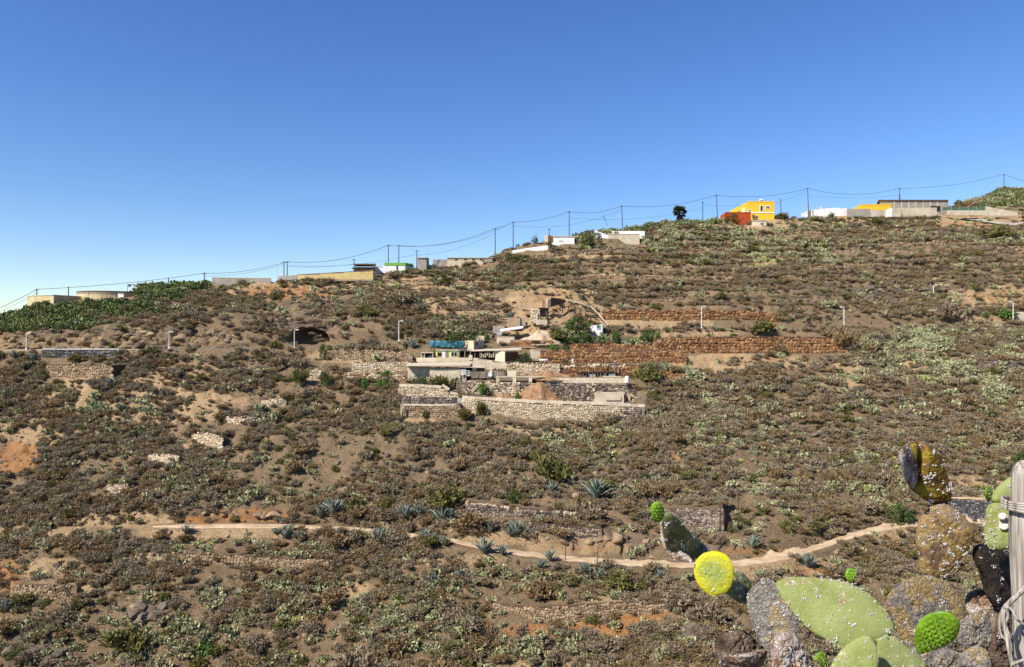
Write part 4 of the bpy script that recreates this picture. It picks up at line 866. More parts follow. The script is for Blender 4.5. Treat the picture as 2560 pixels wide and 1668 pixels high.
MB().prism([(X(1251,168),168),(X(1308,168.5),168.5),(X(1306,171.5),171.5),(X(1250,171),171)], [Zv(830,168),Zv(821,168.5),Zv(818,168.5),Zv(826,168)], [Zv(826,168),Zv(817,168.5),Zv(815,168.5),Zv(823,168)]).build('slab', M_WHITE, ws)
MB().box(X(1242,167.5), X(1254,167.5), 167.3, 168, Zv(838,167.5), Zv(831,167.5)).build('water_box', M_METAL, ws)
ct = empty('white_table', P3(1330,851,163.8), 'white table on the upper terrace', 'table')
MB().box(X(1322,164), X(1340,164), 163.5, 164.2, Zv(843,164), Zv(842,164)).build('table_top', M_WHITE, ct)
for u, dy in ((1323,0),(1339,0),(1323,.6),(1339,.6)): MB().box(X(u,164)-.04, X(u,164)+.04, 163.55+dy, 163.63+dy, Zv(850,164), Zv(843,164)).build('leg', M_WHITE, ct)
ch = empty('white_chair', P3(1347,851,163.8), 'white plastic chair beside the white table', 'chair')
MB().box(X(1343,164), X(1350,164), 163.5, 164, Zv(846.5,164), Zv(845.7,164)).build('seat', M_WHITE, ch); MB().box(X(1349.3,164), X(1350.3,164), 163.5, 164, Zv(846,164), Zv(840,164)).build('backrest', M_WHITE, ch)
for u, dy in ((1343.5,0),(1349.5,0),(1343.5,.45),(1349.5,.45)): MB().box(X(u,164)-.03, X(u,164)+.03, 163.5+dy, 163.55+dy, Zv(851,164), Zv(846.5,164)).build('leg', M_WHITE, ch)
bt = empty('bathtub', P3(1359,904,157.5), 'old white bathtub lying on the terrace', 'bathtub')
b = MB(); K = 16; xc_, yc_ = X(1359,157.5), 157.3
for r, z in ((.75,0),(.95,.28),(1.0,.5),(.9,.5),(.8,.12)):
    for i in range(K): a = 2*math.pi*i/K; b.v.append((xc_+r*math.cos(a), yc_+.45*r*math.sin(a), Zv(904,157.5)+z))
b.f = [(j*K+i, j*K+(i+1)%K, (j+1)*K+(i+1)%K, (j+1)*K+i) for j in range(4) for i in range(K)]+[tuple(range(K-1,-1,-1)), tuple(4*K+i for i in range(K))]
b.build('basin', M_WHITE, bt, smooth=True)
for s in (-.5,.5): MB().box(xc_+s-.06, xc_+s+.06, yc_-.2, yc_+.2, Zv(904,157.5)-.15, Zv(904,157.5)+.02).build('foot', M_METAL, bt)
dm = empty('drum', P3(1433,907,157.2), 'pale oil drum against the rust stone wall', 'drum')
MB().tube([(X(1433,157.2),157.2,Zv(908,157.2)+k) for k in (0,.3,.32,.6,.62,.9)], [.34,.34,.37,.34,.37,.34], 12).build('body', M_CONCRETE, dm); MB().tube([(X(1433,157.2),157.2,Zv(908,157.2)+.9),(X(1433,157.2),157.2,Zv(908,157.2)+.96)], .37, 12).build('rim', M_METAL, dm)
# pen with black roof
pn = empty('animal_pen', P3(1500,946,152), 'low pen with a ragged black sheet roof', 'pen')
MB().prism([(X(1455,151.5),151.6),(X(1541,151.5),151.6),(X(1541,151.5),154),(X(1458,151.5),154)], [Zv(934,152),Zv(933,152),Zv(931,152),Zv(932,152)], [Zv(932.6,152),Zv(931.6,152),Zv(929.6,152),Zv(930.6,152)]).build('roof', M_DARK, pn)
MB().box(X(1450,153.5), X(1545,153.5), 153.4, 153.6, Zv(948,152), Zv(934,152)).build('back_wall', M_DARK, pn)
for k in range(13):
    u = 1450+k*7.4+rr.uniform(-1,1); MB().beam(P3(u,947,151.6), P3(u+rr.uniform(-1.5,1.5),932+rr.uniform(-1,3),151.6), .12, .08).build('post', M_WOOD, pn)
for k in range(4): MB().box(X(1450+k*24,151.7), X(1466+k*24,151.7), 151.65, 151.75, Zv(947,152), Zv(939-k%2*3,152)).build('panel', [M_WOOD,M_METAL][k%2], pn)
MB().box(X(1508,151.4), X(1552,151.4), 151.2, 151.5, Zv(946,152), Zv(940,152)).build('block_front', M_BLOCK, pn)
# net fence, right end of the farm
ne = empty('wire_fence', P3(1600,1016,143), 'crooked wire fence at the right farm end', 'fence')
for u, v0, v1, yy in ((1608,1016,985,141.5),(1592,1000,975,145),(1617,1050,1012,139.5),(1606,1046,1020,139.6)): MB().tube([P3(u+2,v0+4,yy), P3(u,v1,yy)], .055, 5).build('post', M_WOOD, ne)
for k in range(4): MB().tube([P3(1608,988+k*7,141.5), P3(1592,977+k*6.5,145)], .02, 4).build('wire', M_METAL, ne)
# dead tree
dt = empty('dead_tree', P3(1536,945,153.8), 'bare grey dead tree beside the rust wall', 'tree')
b = MB(); p0 = P3(1536,946,153.8); tp_ = P3(1534,906,153.8); b.tube([p0-Vector((0,0,.4)), (p0+tp_)/2+Vector((.1,0,0)), tp_], [.13,.10,.06], 6)
b.build('trunk', M_WOOD, dt)
for k in range(9):
    q = p0.lerp(tp_, .55+.05*k); d = Vector((rr.uniform(-1,1), rr.uniform(-.6,.4), rr.uniform(.3,1))).normalized()*rr.uniform(.7,1.5)
    MB().tube([q, q+d*.5+Vector((0,0,.1)), q+d], [.05,.04,.015], 5).build('branch', M_METAL, dt)

# the ruin with its railing and pipe
rn = empty('ruin', P3(1350,805,172), 'ruined stone hut with a dark inner wall', 'ruin')
y = 178
MB().prism([(X(1377,y),y),(X(1414,y+4),y+4),(X(1414,y+4),y+4.4),(X(1377,y),y+.4)], [Zv(768,y),Zv(755,y),Zv(755,y),Zv(768,y)], [Zv(744.5,y),Zv(748.5,y),Zv(748.5,y),Zv(744.5,y)]).build('back_wall', M_EARTH_CORE, rn)
MB().box(X(1367,y), X(1377,y), y-.2, y+.5, Zv(770,y), Zv(746,y)).build('wall_stub', M_STONE_PALE, rn); MB().box(X(1356,y), X(1362,y), y-.2, y+.4, Zv(770,y), Zv(750,y)).build('wall_stub', M_STONE_BROWN, rn)
MB().prism([(X(1347,175),175),(X(1372,178),178),(X(1372,178),178.3),(X(1347,175),175.3)], Zv(792,175), Zv(769,175)).build('side_wall', M_EARTH_CORE, rn)
MB().beam(P3(1376,744.5,y-.2), P3(1415,748.5,y+4), .3, .15).build('coping', M_STONE_PALE, rn)
for k in range(3): MB().beam(P3(1369+k*2.6,769,y-.3), P3(1370+k*2.8,748-k,y-.3), .16, .1).build('beam', M_WOOD, rn)
stone_wall('stone_pier', 'square pale stone pier at the corner of the ruin', [(1329,770.5,802,174),(1347,770.5,802,174)], 6, M_STONE_PALE, core=M_MORTAR, do_terrace=False, th=1.6, cat='pier')
rl = empty('railing', P3(1400,790,174), 'rustic wooden railing along the path of the ruin', 'railing')
RP = [(1346,798,785,173),(1366,797,784,173.2),(1385,787,775,174.5),(1406.5,779,768,176),(1421,776,765,177),(1438,778,767,177.5),(1451,782,771,177.5)]
for u, vb, vt, yy in RP: MB().box(X(u,yy)-.13, X(u,yy)+.13, yy-.13, yy+.13, Zv(vb,yy)-.4, Zv(vt,yy)).build('post', M_POLE, rl)
for a, c in zip(RP[:-1], RP[1:]): MB().beam(P3(a[0],a[2]+1,a[3]), P3(c[0],c[2]+1,c[3]), .14, .14).build('rail', M_POLE, rl)
sp_ = tag(MB().tube([P3(1368,803,172.6), P3(1368,790,172.6), P3(1367.5,777.5,172.6)], [.38,.33,.34], 10).build('wooden_post', M_POLE), 'thick dark wooden post at the foot of the railing', 'post')
pipe = tag(MB().tube([P3(1413,749,180.5), P3(1445,757,180), P3(1478,767,179.5), P3(1496,785,177.5), P3(1512,803,175.8), P3(1520,813,175.2)], .12, 6).build('pipe', M_CONCRETE), 'pale pipe bending down the slope from the ruin', 'pipe')
bdk = shell('block_pen', 'low block pen with a dark side under the ruin', [(1270,173.6),(1300,173.6),(1312,177),(1282,177)], 795, 812, M_STONE_BROWN, 173.6, 'pen', 1)
stp = tag(MB().box(X(1340,172.5), X(1368,172.5), 172, 173.5, Zv(812,172.5), Zv(800,172.5)).build('stone_step', M_CONCRETE), 'pale concrete step below the stone pier', 'step')
y = 171.5
whs = shell('white_house', 'tiny white house with a green shuttered window', [(1477,y),(1506,y),(1508,y+3),(1476,y+3)], 814, 834, M_WHITE, y, 'house', 1.5, parts=[('parapet',[(1499,y-.05),(1507,y-.05),(1507,y+.4),(1499,y+.4)],811,814,M_WHITE)])
win(whs, 1491.5, 1500.5, 812.5, 822, y-.08, frame=M_WHITE, pane=M_NET, t=.06)
# concrete kerb of the lamp road
def kerb(label, pts, h=.35, m=M_CONCRETE):
    b = MB(); P = []
    for u, v in pts:
        yy = np.interp(u, ru, ry)-2.15; P.append((X(u,yy), yy, Zv(v,yy)))
    for a, c in zip(P[:-1], P[1:]):
        b.prism([(a[0],a[1]),(c[0],c[1]),(c[0],c[1]+.25),(a[0],a[1]+.25)], [a[2]-.9,c[2]-.9,c[2]-.9,a[2]-.9], [a[2]+h*.3,c[2]+h*.3,c[2]+h*.3,a[2]+h*.3])
    return tag(b.build('road_kerb', m), label, 'kerb')
kerb('pale concrete kerb of the road left of the parapet', [(-100,877),(0,876),(105,874.5)]); kerb('white kerb of the road right of the black parapet', [(299,873.5),(357,874.5)])
kerb('road kerb running below the cave', [(560,875),(640,873),(737,871),(850,866),(930,860),(1003,854)])
grl = empty('guard_rail', P3(2355,821,176.4), 'dark metal guard rail on the right road', 'guard rail')
for u in np.linspace(2300, 2422, 8):
    yy = np.interp(u, ru, ry)-2.2; MB().box(X(u,yy)-.06, X(u,yy)+.06, yy-.06, yy+.06, Zv(822,yy)-.3, Zv(816,yy)).build('post', M_METAL, grl)
for v in (816.5, 819.5): MB().beam(P3(2298,v,np.interp(2298,ru,ry)-2.25), P3(2424,v-1,np.interp(2424,ru,ry)-2.25), .05, .14).build('rail', M_METAL, grl)
cw = shell('retaining_wall', 'grey concrete wall end at the right road', [(2540,183),(2600,183),(2600,184),(2540,184)], 780, 800, M_CONCRETE, 183, 'wall', 1)

# ------------------------------------------------------------------ lamps, poles, wires
def lamp(u, vt, vb, y, label, arm=1):
    g = P3(u, vb, y); gz = ground_z(g.x, y); g.z = min(g.z, gz+.3) if gz < g.z else g.z
    t = Zv(vt, y); o = empty('street_lamp', g, label, 'street lamp', 'lamps along the hillside road')
    MB().tube([(g.x,y,g.z-.4),(g.x,y,g.z+1.0),(g.x,y,t)], [.11,.10,.08], 8).build('pole', M_LAMP, o)
    MB().box(g.x-.16, g.x+.16, y-.16, y+.16, g.z-.3, g.z+.22).build('base_box', M_LAMP, o)
    MB().tube([(g.x,y,t-.05),(g.x+arm*.15,y-.05,t+.10),(g.x+arm*.5,y-.1,t+.12)], .06, 6).build('arm', M_LAMP, o)
    MB().prism([(g.x+arm*.4,y-.28),(g.x+arm*1.0,y-.26),(g.x+arm*1.0,y+.06),(g.x+arm*.4,y+.08)], t+.02, t+.22).build('lamp_head', M_LAMP, o)
for a in [(66,834,873,163.5,'white street lamp by the left end of the parapet'),(423,831,866,164.5,'white street lamp next to the dark green bush'),(736,826,870,163.5,'white street lamp in front of the cave'),
          (997,804,852,165,'white street lamp up the road from the cave'),(1754,767,820,176,'white street lamp between the two orange walls'),(2110,769,822,177,'tall white street lamp above the end of the orange wall',-1),
          (2533,755,803,179,'white street lamp beside the bright green fig',-1),(2334,714,741,196,'small white lamp post among the dark rocks')]:
    lamp(*a[:5], *(a[5:] or (1,)))
def pole(u, vt, vb, y, label, r=.13, cross=True, ut=None, m=None, name='utility_pole', cat='utility pole', group='poles along the ridge'):
    a = P3(u, vb, y); t = P3(ut if ut is not None else u, vt, y); gz = ground_z(a.x, y); a.z = min(a.z, gz)
    o = empty(name, a, label, cat, group)
    MB().tube([a-Vector((0,0,.3)), a.lerp(t,.5), t], [r*1.15, r, r*.8], 7).build('shaft', m or M_POLE, o)
    if cross:
        MB().beam(t+Vector((-.55,0,-.35)), t+Vector((.55,0,-.35)), .12, .12).build('crossarm', M_POLE, o)
        for s in (-.45,.45): MB().tube([t+Vector((s,0,-.3)), t+Vector((s,0,-.05))], .05, 5).build('insulator', M_METAL, o)
    else: MB().tube([t, t+Vector((0,0,.12))], r*1.1, 7).build('cap', M_METAL, o)
    return t
T = {}
PL = [(92,722,748,196,'slim pole over the ochre building'),(171,717,732,206,'short mast behind the round reservoir'),(421,695,706,207,'short pole in the cactus hedge'),(511,682,704,208,'pole at the left end of the grey block wall'),
 (710,653,690,212,'left one of the twin poles by the grey wall'),(718,653,690,212,'right one of the twin poles by the grey wall'),(885,647,668,216,'pole behind the brown roofed shelter'),(971,612,674,217,'tall pole in front of the white hut'),
 (997,612,668,218,'tall leaning pole at the green parapet'),(1042,625,664,220,'pole beside the dark round tree'),(1238,570,619,231,'pole on the shoulder above the tan building'),(1283,554,614,234,'tall pole above the white garden wall'),
 (1373,571,592,240,'short pole behind the block pillar'),(1423,528,584,243,'tall pole behind the big farmhouse bush'),(1557,514,563,248,'tall pole above the cactus ridge'),(1757,504,549,258,'pole right of the palm'),
 (1794,487,546,259,'tall pole at the red building'),(1952,498,536,266,'short pole right of the yellow house'),(2022,470,524,268,'tall pole at the compound gate'),(2252,470,503,276,'pole over the brown block building'),(2510,435,474,300,'highest pole above the terracotta roof'),(2248,487,502,285,'stub pole behind the brown block building')]
for k, (u, vt, vb, y, lab) in enumerate(PL):
    T[u] = pole(u, vt, vb, y, 'dark wooden utility pole, '+lab, cross=k not in (1,2,21), ut=u-3 if u in (1794,2022,2252,1557) else None)
T[-60] = pole(-60, 790, 850, 186, 'dark wooden utility pole beyond the left cactus hedge')
T[2660] = P3(2660, 472, 300)
for u, vt, vb, y, lab in [(1442,631,711,198,'brown pole standing in the terraced scrub'),(361,1090,1158,131,'lone dark post on the left slope'),(12,978,1064,143,'pole at the left edge of the slope'),(20,985,1040,145,'thin leaning rod at the left edge of the slope')]:
    pole(u, vt, vb, y, lab, r=.10 if u > 20 else .07, cross=u == 361, m=M_STALK, group='poles on the slope')
for u, vt, vb, y, lab in [(1846,1222,1331,107.5,'pole above the big agave carrying the thin wire'),(1464,766,812,172.5,'pale pole beside the tiny white house'),(1508,880,932,154,'thin pole before the rust stone wall'),(898,1004,1090,136,'thin pole in the scrub left of the farm')]:
    T[u] = pole(u, vt, vb, y, lab, r=.075, cross=u == 1846, group='poles on the slope')
for u, vt, vb, y, lab in [(693,672,698,212,'thin grey lamp mast left of the twin poles'),(963,634,672,218,'thin grey lamp mast left of the green parapet'),(1049,618,648,224,'thin mast behind the grey block hut'),(1068,609,648,224,'tall thin mast behind the grey block hut'),(1553,541,561,250,'small lamp mast beside the tall ridge pole'),(2042,489,518,270,'lamp mast over the white boundary wall'),(2298,470,500,282,'lamp mast behind the brown block building'),(2497,462,474,302,'lamp over the terracotta roof')]:
    a = P3(u,vb,y); t = P3(u,vt,y); a.z = min(a.z, ground_z(a.x, y)); o = empty('lamp_mast', a, lab, 'lamp mast')
    MB().tube([a, t], .05, 5).build('pole', M_METAL, o); MB().tube([t, t+Vector((-.5,0,.15)), t+Vector((-1.1,0,.12))], [.05,.05,.12], 5).build('lamp_head', M_LAMP, o)
def wire(a, b, sag, r=.045, label='thin black overhead wire along the ridge', group='overhead wires on the ridge'):
    pts = []
    for k in range(17):
        s = k/16; p = a.lerp(b, s); p.z -= sag*4*s*(1-s); pts.append(p)
    tag(MB().tube(pts, r, 4).build('overhead_wire', M_WIRE), label, 'wire', group)
seq = [-60, 92, 511, 718, 971, 1238, 1283, 1423, 1557, 1794, 2022, 2252, 2510, 2660]
sg = [.5,.6,1.0,1.8,2.2,.3,.9,1.2,1.6,1.6,2.2,1.4,.8]
for (a, b), s in zip(zip(seq[:-1], seq[1:]), sg):
    wire(T[a]-Vector((0,0,.15)), T[b]-Vector((0,0,.15)), s, .055)
for a, b, s, d in [(511,710,.8,1.0),(718,1042,1.5,1.2),(1042,1238,1.4,1.6),(997,1283,2.6,.2),(1283,1557,2.5,1.3),(1423,1757,2.0,2.2),(1952,2022,1.0,.4),(-60,92,.4,1.2),(718,885,.4,1.6),(1757,1952,1.0,1.0),(2022,2252,1.2,2.5)]:
    wire(T[a]-Vector((0,0,d)), T[b]-Vector((0,0,d)), s, .032, 'faint lower overhead wire slung between ridge poles', 'lower overhead wires')
wire(T[1846]-Vector((0,0,.2)), P3(2640,1230,112), .3, .018, 'thin wire crossing the slope behind the big cactus', None); wire(P3(1500,1156,123), T[1846]-Vector((0,0,.2)), .4, .018, 'thin wire rising to the farm from the slope pole', None)
# ------------------------------------------------------------------ plant prototypes (unit size, base at origin)
def tri_mesh(name, V, F, m):
    me = bpy.data.meshes.new(name); me.from_pydata([tuple(v) for v in V], [], F); me.materials.append(m); me.update(); return me
def twig_shrub(seed, n=95, leaf=.055, up=.75, leaves=4, spread=1.0):
    """radius about 1: stems fanning from the root, each with small blades along its outer half"""
    r = random.Random(seed); V = []; F = []
    def blade(p, d, w, l):
        d = d.normalized(); s = d.cross(Vector((r.uniform(-1,1), r.uniform(-1,1), r.uniform(-1,1)))).normalized()*w
        n = len(V); V.extend([p-s*.5, p+s*.5, p+d*l+s*.4, p+d*l*1.05-s*.4]); F.append((n,n+1,n+2,n+3))
    lobes = [Vector((r.uniform(-.55,.55), r.uniform(-.55,.55), r.uniform(.1,.5))) for _ in range(6)]
    for k in range(n):
        lb = r.choice(lobes)
        a = r.uniform(0, 2*math.pi); e = math.asin(r.uniform(-.1,1)); R_ = r.uniform(.25,.6)
        tip = lb+Vector((math.cos(a)*math.cos(e)*spread, math.sin(a)*math.cos(e)*spread, math.sin(e)*up+.08))*R_
        if tip.z < .02: tip.z = r.uniform(.02,.15)
        root = Vector((r.uniform(-.12,.12), r.uniform(-.12,.12), 0)).lerp(tip, .25)
        d = tip-root; s = d.cross(Vector((r.uniform(-1,1), r.uniform(-1,1), .3))).normalized()*.011
        i = len(V); V.extend([root-s, root+s, tip]); F.append((i,i+1,i+2))
        for q in range(leaves):
            p = root.lerp(tip, r.uniform(.45,1.02)); dd = d.normalized()*.6+Vector((r.uniform(-1,1), r.uniform(-1,1), r.uniform(-.5,1)))
            blade(p, dd, leaf*r.uniform(.6,1.3), leaf*r.uniform(1.6,3.4))
    return V, F
def leafy_shrub(seed, clumps=26, per=26, leaf=.075, tall=.8):
    r = random.Random(seed); V = []; F = []
    for k in range(clumps):
        a = r.uniform(0, 2*math.pi); e = math.asin(r.uniform(-.05,1)); R_ = r.uniform(.45,.82)
        c = Vector((math.cos(a)*math.cos(e)*R_, math.sin(a)*math.cos(e)*R_, (math.sin(e)*R_+.18)*tall*1.15)); cr = r.uniform(.16,.32)
        for q in range(per):
            d = Vector((r.gauss(0,1), r.gauss(0,1), r.gauss(.35,1))).normalized(); p = c+d*cr*r.uniform(.55,1.05)
            t = d.cross(Vector((r.uniform(-1,1), r.uniform(-1,1), r.uniform(-1,1)))).normalized(); b = (d*.6+Vector((0,0,.5))).cross(t).normalized()
            s = leaf*r.uniform(.6,1.4); n = len(V)
            V.extend([p-t*s*.5, p+b*s*.9-t*s*.1, p+t*s*.5+b*s*.2, p-b*s*.6]); F.append((n,n+1,n+2,n+3))
    for k in range(9):
        a = r.uniform(0, 2*math.pi); t = Vector((math.cos(a)*.45, math.sin(a)*.45, r.uniform(.3,.7)*tall)); s = Vector((-math.sin(a), math.cos(a), 0))*.02; n = len(V)
        V.extend([Vector((0,0,-.05))-s, Vector((0,0,-.05))+s, t]); F.append((n,n+1,n+2))
    return V, F
def pad_geo(k=9):
    V = []; 
    for s, th in ((1,.06),(-1,-.06)):
        for i in range(k):
            a = 2*math.pi*i/k; V.append((.40*math.sin(a)*(1-.12*math.cos(a)), th*.35, .5-.5*math.cos(a)))
        V.append((0, th, .52))
    F = []
    for i in range(k):
        j = (i+1) % k; F.append((k, i, j)); F.append((2*k+1, k+1+j, k+1+i)); F.append((i, k+1+i, k+1+j, j))
    return V, F
PADV, PADF = pad_geo()
def pear_layout(seed, stems=9, levels=3, spread=.55):
    r = random.Random(seed); out = []
    def grow(p, d, n, lvl, s):
        face = Vector((r.uniform(-1,1), r.uniform(-1,1), r.uniform(-.2,.3))); y = d.normalized(); x = y.cross(face).normalized(); z = x.cross(y).normalized()
        Mx = Matrix(((x.x, z.x, y.x, p.x), (x.y, z.y, y.y, p.y), (x.z, z.z, y.z, p.z), (0,0,0,1)))@Matrix.Diagonal((s, s, s, 1)); out.append(Mx)
        if lvl <= 0: return
        for _ in range(r.choice((1,2,2,3))):
            ang = r.uniform(-.9,.9); q = p+y*s*.9*math.cos(ang*.4)+x*s*.38*math.sin(ang*1.2)
            grow(q, y*math.cos(ang)+x*math.sin(ang)+z*r.uniform(-.5,.5)+Vector((0,0,.15)), n, lvl-1, s*r.uniform(.78,1.0))
    for k in range(stems):
        a = r.uniform(0, 2*math.pi); q = r.uniform(0, spread); p = Vector((math.cos(a)*q, math.sin(a)*q, -.05)); grow(p, Vector((math.cos(a)*q*1.2+r.uniform(-.3,.3), math.sin(a)*q*1.2+r.uniform(-.3,.3), 1)), 0, levels-1+(r.random() < .3), r.uniform(.32,.46))
    return out
def pear_geo(lay):
    V = []; F = []; pv = [Vector(p) for p in PADV]
    for Mx in lay:
        n = len(V); V.extend([Mx@p for p in pv]); F += [tuple(i+n for i in f) for f in PADF]
    return V, F
def agave_leaf():
    V = []; F = []; prof = [(0,.06,0),(.25,.085,.10),(.5,.08,.20),(.75,.05,.27),(1.0,.004,.28)]
    for t, w, up in prof: V += [(t, -w, up+.02), (t, 0, up-.025), (t, w, up+.02), (t, 0, up+.0)]
    for i in range(4):
        a, b = i*4, (i+1)*4
        F += [(a,a+1,b+1,b),(a+1,a+2,b+2,b+1),(a+2,a+3,b+3,b+2),(a+3,a,b,b+3)]
    return V, F
AGL = tri_mesh('leaf', *agave_leaf(), M_AGAVE)
def rock_geo(seed, sub=2):
    bm = bmesh.new(); bmesh.ops.create_icosphere(bm, subdivisions=sub, radius=1)
    r = random.Random(seed); pl = [(Vector((r.gauss(0,1), r.gauss(0,1), r.gauss(0,1))).normalized(), r.uniform(.55,.9)) for _ in range(9)]
    for v in bm.verts:
        for n, d in pl:
            k = v.co.dot(n)
            if k > d: v.co -= n*(k-d)
        v.co *= 1+r.uniform(-.04,.04); v.co.z *= .75
    V = [v.co.copy() for v in bm.verts]; F = [tuple(x.index for x in f.verts) for f in bm.faces]; bm.free(); return V, F

PROTOS = {}
def register(kind, geos, m): PROTOS[kind] = [tri_mesh(kind, *g, m) for g in geos]
register('dry_grey', [twig_shrub(s, 150, .075, .95, 5) for s in (1,2,3,31)], M_DRYG)
register('dry_brown', [twig_shrub(s, 140, .08, .9, 5) for s in (4,5,6,36)], M_DRYB)
register('olive', [twig_shrub(s, 160, .075, 1.05, 6) for s in (7,8,9)], M_OLIVE)
register('green', [leafy_shrub(s) for s in (1,2,3)], M_GREEN)
register('bright', [leafy_shrub(s, 30, 26, .085, .7) for s in (4,5)], M_BRIGHT)
register('straw', [twig_shrub(s, 46, .05, .9, 2, .7) for s in (10,11,12)], M_STRAW)
LAY = [pear_layout(s) for s in range(20, 25)]
register('pear', [pear_geo(l) for l in LAY], M_PEAR); register('pear_green', [pear_geo(l) for l in LAY], M_PEARG); register('pear_lime', [pear_geo(l) for l in LAY[:3]], M_PEARY)
register('rock', [rock_geo(s, 2) for s in range(4)], M_ROCK); register('rock_tan', [rock_geo(s+9, 2) for s in range(4)], M_ROCKT)

# ------------------------------------------------------------------ where things grow
Vn = V_(); sub = slice(0, NS+4)
dx = np.gradient(Xg, axis=0)[:,sub]; dy = np.gradient(Yg, axis=1)[:,sub]; area = np.abs(dx*dy)
uu, vv = Ug[:,sub], Vn[:,sub]; XX, YY, ZZ = Xg[:,sub], Yg[:,sub], Zg[:,sub]
inview = (uu > -70) & (uu < 2640) & (vv < 1730)
free = np.ones_like(uu)
for i, u in enumerate(US):
    if 120 < u < 2620: free[i, np.abs(YY[i]-np.interp(u, tu, ty)) < np.interp(u, [700,1100,1700], [1.9,1.6,2.0])] = 0
    if u < 1010 or u > 1560: free[i, np.abs(YY[i]-np.interp(u, ru, ry)) < 2.6] = 0
for (a, b, c, d, f) in [(1000,1620,868,1056,.02),(1000,1300,845,880,.15),(1300,1660,840,880,.1),(1230,1420,740,850,.25),(1640,2120,832,896,.03),(1500,1950,764,818,.06),(1340,1720,872,912,.02),
    (740,945,672,700,.0),(525,690,690,714,0),(50,345,700,760,.0),(1800,1940,500,562,.0),(2000,2360,510,546,.05),(2355,2560,512,566,.1),(1350,1445,585,622,.0),(1480,1612,572,618,.0),(1275,1375,612,642,.0),(110,290,905,950,.03),(100,300,868,898,.1),
    (1160,1445,1246,1300,.15),(1655,1815,1262,1334,.08),(1240,1670,1502,1556,.25),(30,190,1455,1506,.2),(870,1030,898,952,.1),(760,800,915,955,.1),(700,830,815,872,.1),(2370,2560,1240,1312,.15),(1170,1560,1345,1400,.12),(940,1240,640,680,.1)]:
    free[(uu > a) & (uu < b) & (vv > c) & (vv < d)] *= f
for _l, us_, vts_, h_ in FAINT:
    vt_ = np.interp(uu, us_, vts_); free[(uu > us_[0]) & (uu < us_[-1]) & (vv > vt_-1) & (vv < vt_+h_+7)] *= .12
tn, og, rk = tanm[:,sub], orgm[:,sub], rockm[:,sub]
clump = np.clip(.66+1.3*vnoise(XX, YY, 13, 60)+1.1*vnoise(XX, YY, 5, 61)+1.0*vnoise(XX, YY, 2.2, 62), .05, 1.7)
def zones(lst):
    z = np.zeros_like(uu)
    for a in lst: np.maximum(z, a[4]*np.clip(1.4-(((uu-a[0])/a[2])**2+((vv-a[1])/a[3])**2)*1.1, 0, 1), out=z)
    return z
pz = zones([(1900,625,190,60,.75),(2060,640,130,50,.4),(1640,566,150,14,.9),(1720,596,130,26,.7),(2350,890,220,80,1.2),(2480,950,140,120,1.1),(2250,960,160,80,.5),(1700,960,90,60,.9),(1640,925,70,30,.8),(2480,500,90,28,1.),(2210,1190,80,70,.8),(2150,1290,140,50,.6),
 (1010,1010,44,60,.9),(1350,1120,110,50,.7),(1500,1110,90,50,.6),(600,1380,240,36,.75),(290,1420,90,40,.8),(1100,1450,240,60,.7),(900,1560,340,90,.55),(700,1500,200,60,.5),(1250,1600,300,70,.5),(400,1600,400,70,.35),(560,1200,280,80,.35),(250,1000,130,60,.5),(280,1090,90,40,.5),
 (1180,700,70,26,.7),(970,735,90,40,.5),(1160,815,60,18,.9),(1440,845,90,14,1.),(1560,1420,160,40,.6),(1620,1240,120,50,.5),(2480,1120,120,50,.6),(1950,1180,180,90,.3),(1800,1080,200,80,.4),(2420,860,160,40,.8),(140,1350,140,30,.4),(1560,620,160,16,.4),(1330,725,40,20,.9),(2420,560,60,30,.4),(2030,580,80,20,.5),(2240,600,80,30,.4),(2450,600,80,20,.8)])
pg = zones([(110,795,150,42,1.2),(250,775,160,24,1.1),(430,712,95,18,1.3),(380,740,120,16,.7),(1200,602,40,12,.8),(1450,560,100,14,.9),(2520,480,60,20,1.)])
gz_ = zones([(1290,655,130,22,.7),(1400,640,120,16,.6),(1560,640,240,24,.5),(1700,620,200,40,.4),(2100,560,200,20,.5),(1600,600,90,10,.4),(200,800,200,40,.3),(1130,680,60,20,.5),(900,690,100,10,.2),(1900,600,300,50,.4),(2000,1150,160,60,.3),(900,1260,160,40,.4)])
D = {
 'dry_grey': 1.7*clump*(1-.8*np.clip(tn,0,1))*(1-.55*rk)*(1-.75*np.clip(pg,0,1)),
 'dry_brown': 1.15*np.clip(clump+.6*vnoise(XX,YY,14,71),0,2)*(1-.82*np.clip(tn,0,1))*(1-.5*rk),
 'olive': (.17+.42*gz_+.05*(vv < 720))*np.clip(.5+2*vnoise(XX,YY,9,72),0,1.6)*(1-.75*np.clip(tn,0,1)),
 'green': .006+.10*gz_*np.clip(.5+2*vnoise(XX,YY,6,73),0,1.6)+.10*np.clip(pg,0,1),
 'straw': 2.0*np.clip(.5+1.6*vnoise(XX,YY,5,74),0,1.6)*(.5+.6*np.clip(tn,0,1)),
 'pear': (np.clip(.05+.75*pz*np.clip(.45+2.0*vnoise(XX,YY,5,75),0,1.5),0,1.4)+.05*(vv > 1430))*(1+1.2*(vv > 1060)),
 'pear_lime': .20*pz*np.clip(2.2*vnoise(XX,YY,7,76),0,1),
 'pear_green': .62*pg,
 'rock': .42*(.35+2.6*rk)*np.clip(.5+1.5*vnoise(XX,YY,4,77),0,1.5),
 'rock_tan': .45*(.3+.8*np.clip(tn,0,1)+1.6*rk)*np.clip(.5+1.5*vnoise(XX,YY,4,78),0,1.5),
}
SIZE = {'dry_grey':(.28,1.35),'dry_brown':(.25,1.2),'olive':(.3,1.35),'green':(.5,1.3),'straw':(.25,.6),'pear':(.8,1.6),'pear_lime':(.8,1.5),'pear_green':(1.0,1.7),'rock':(.12,.75),'rock_tan':(.10,.6)}
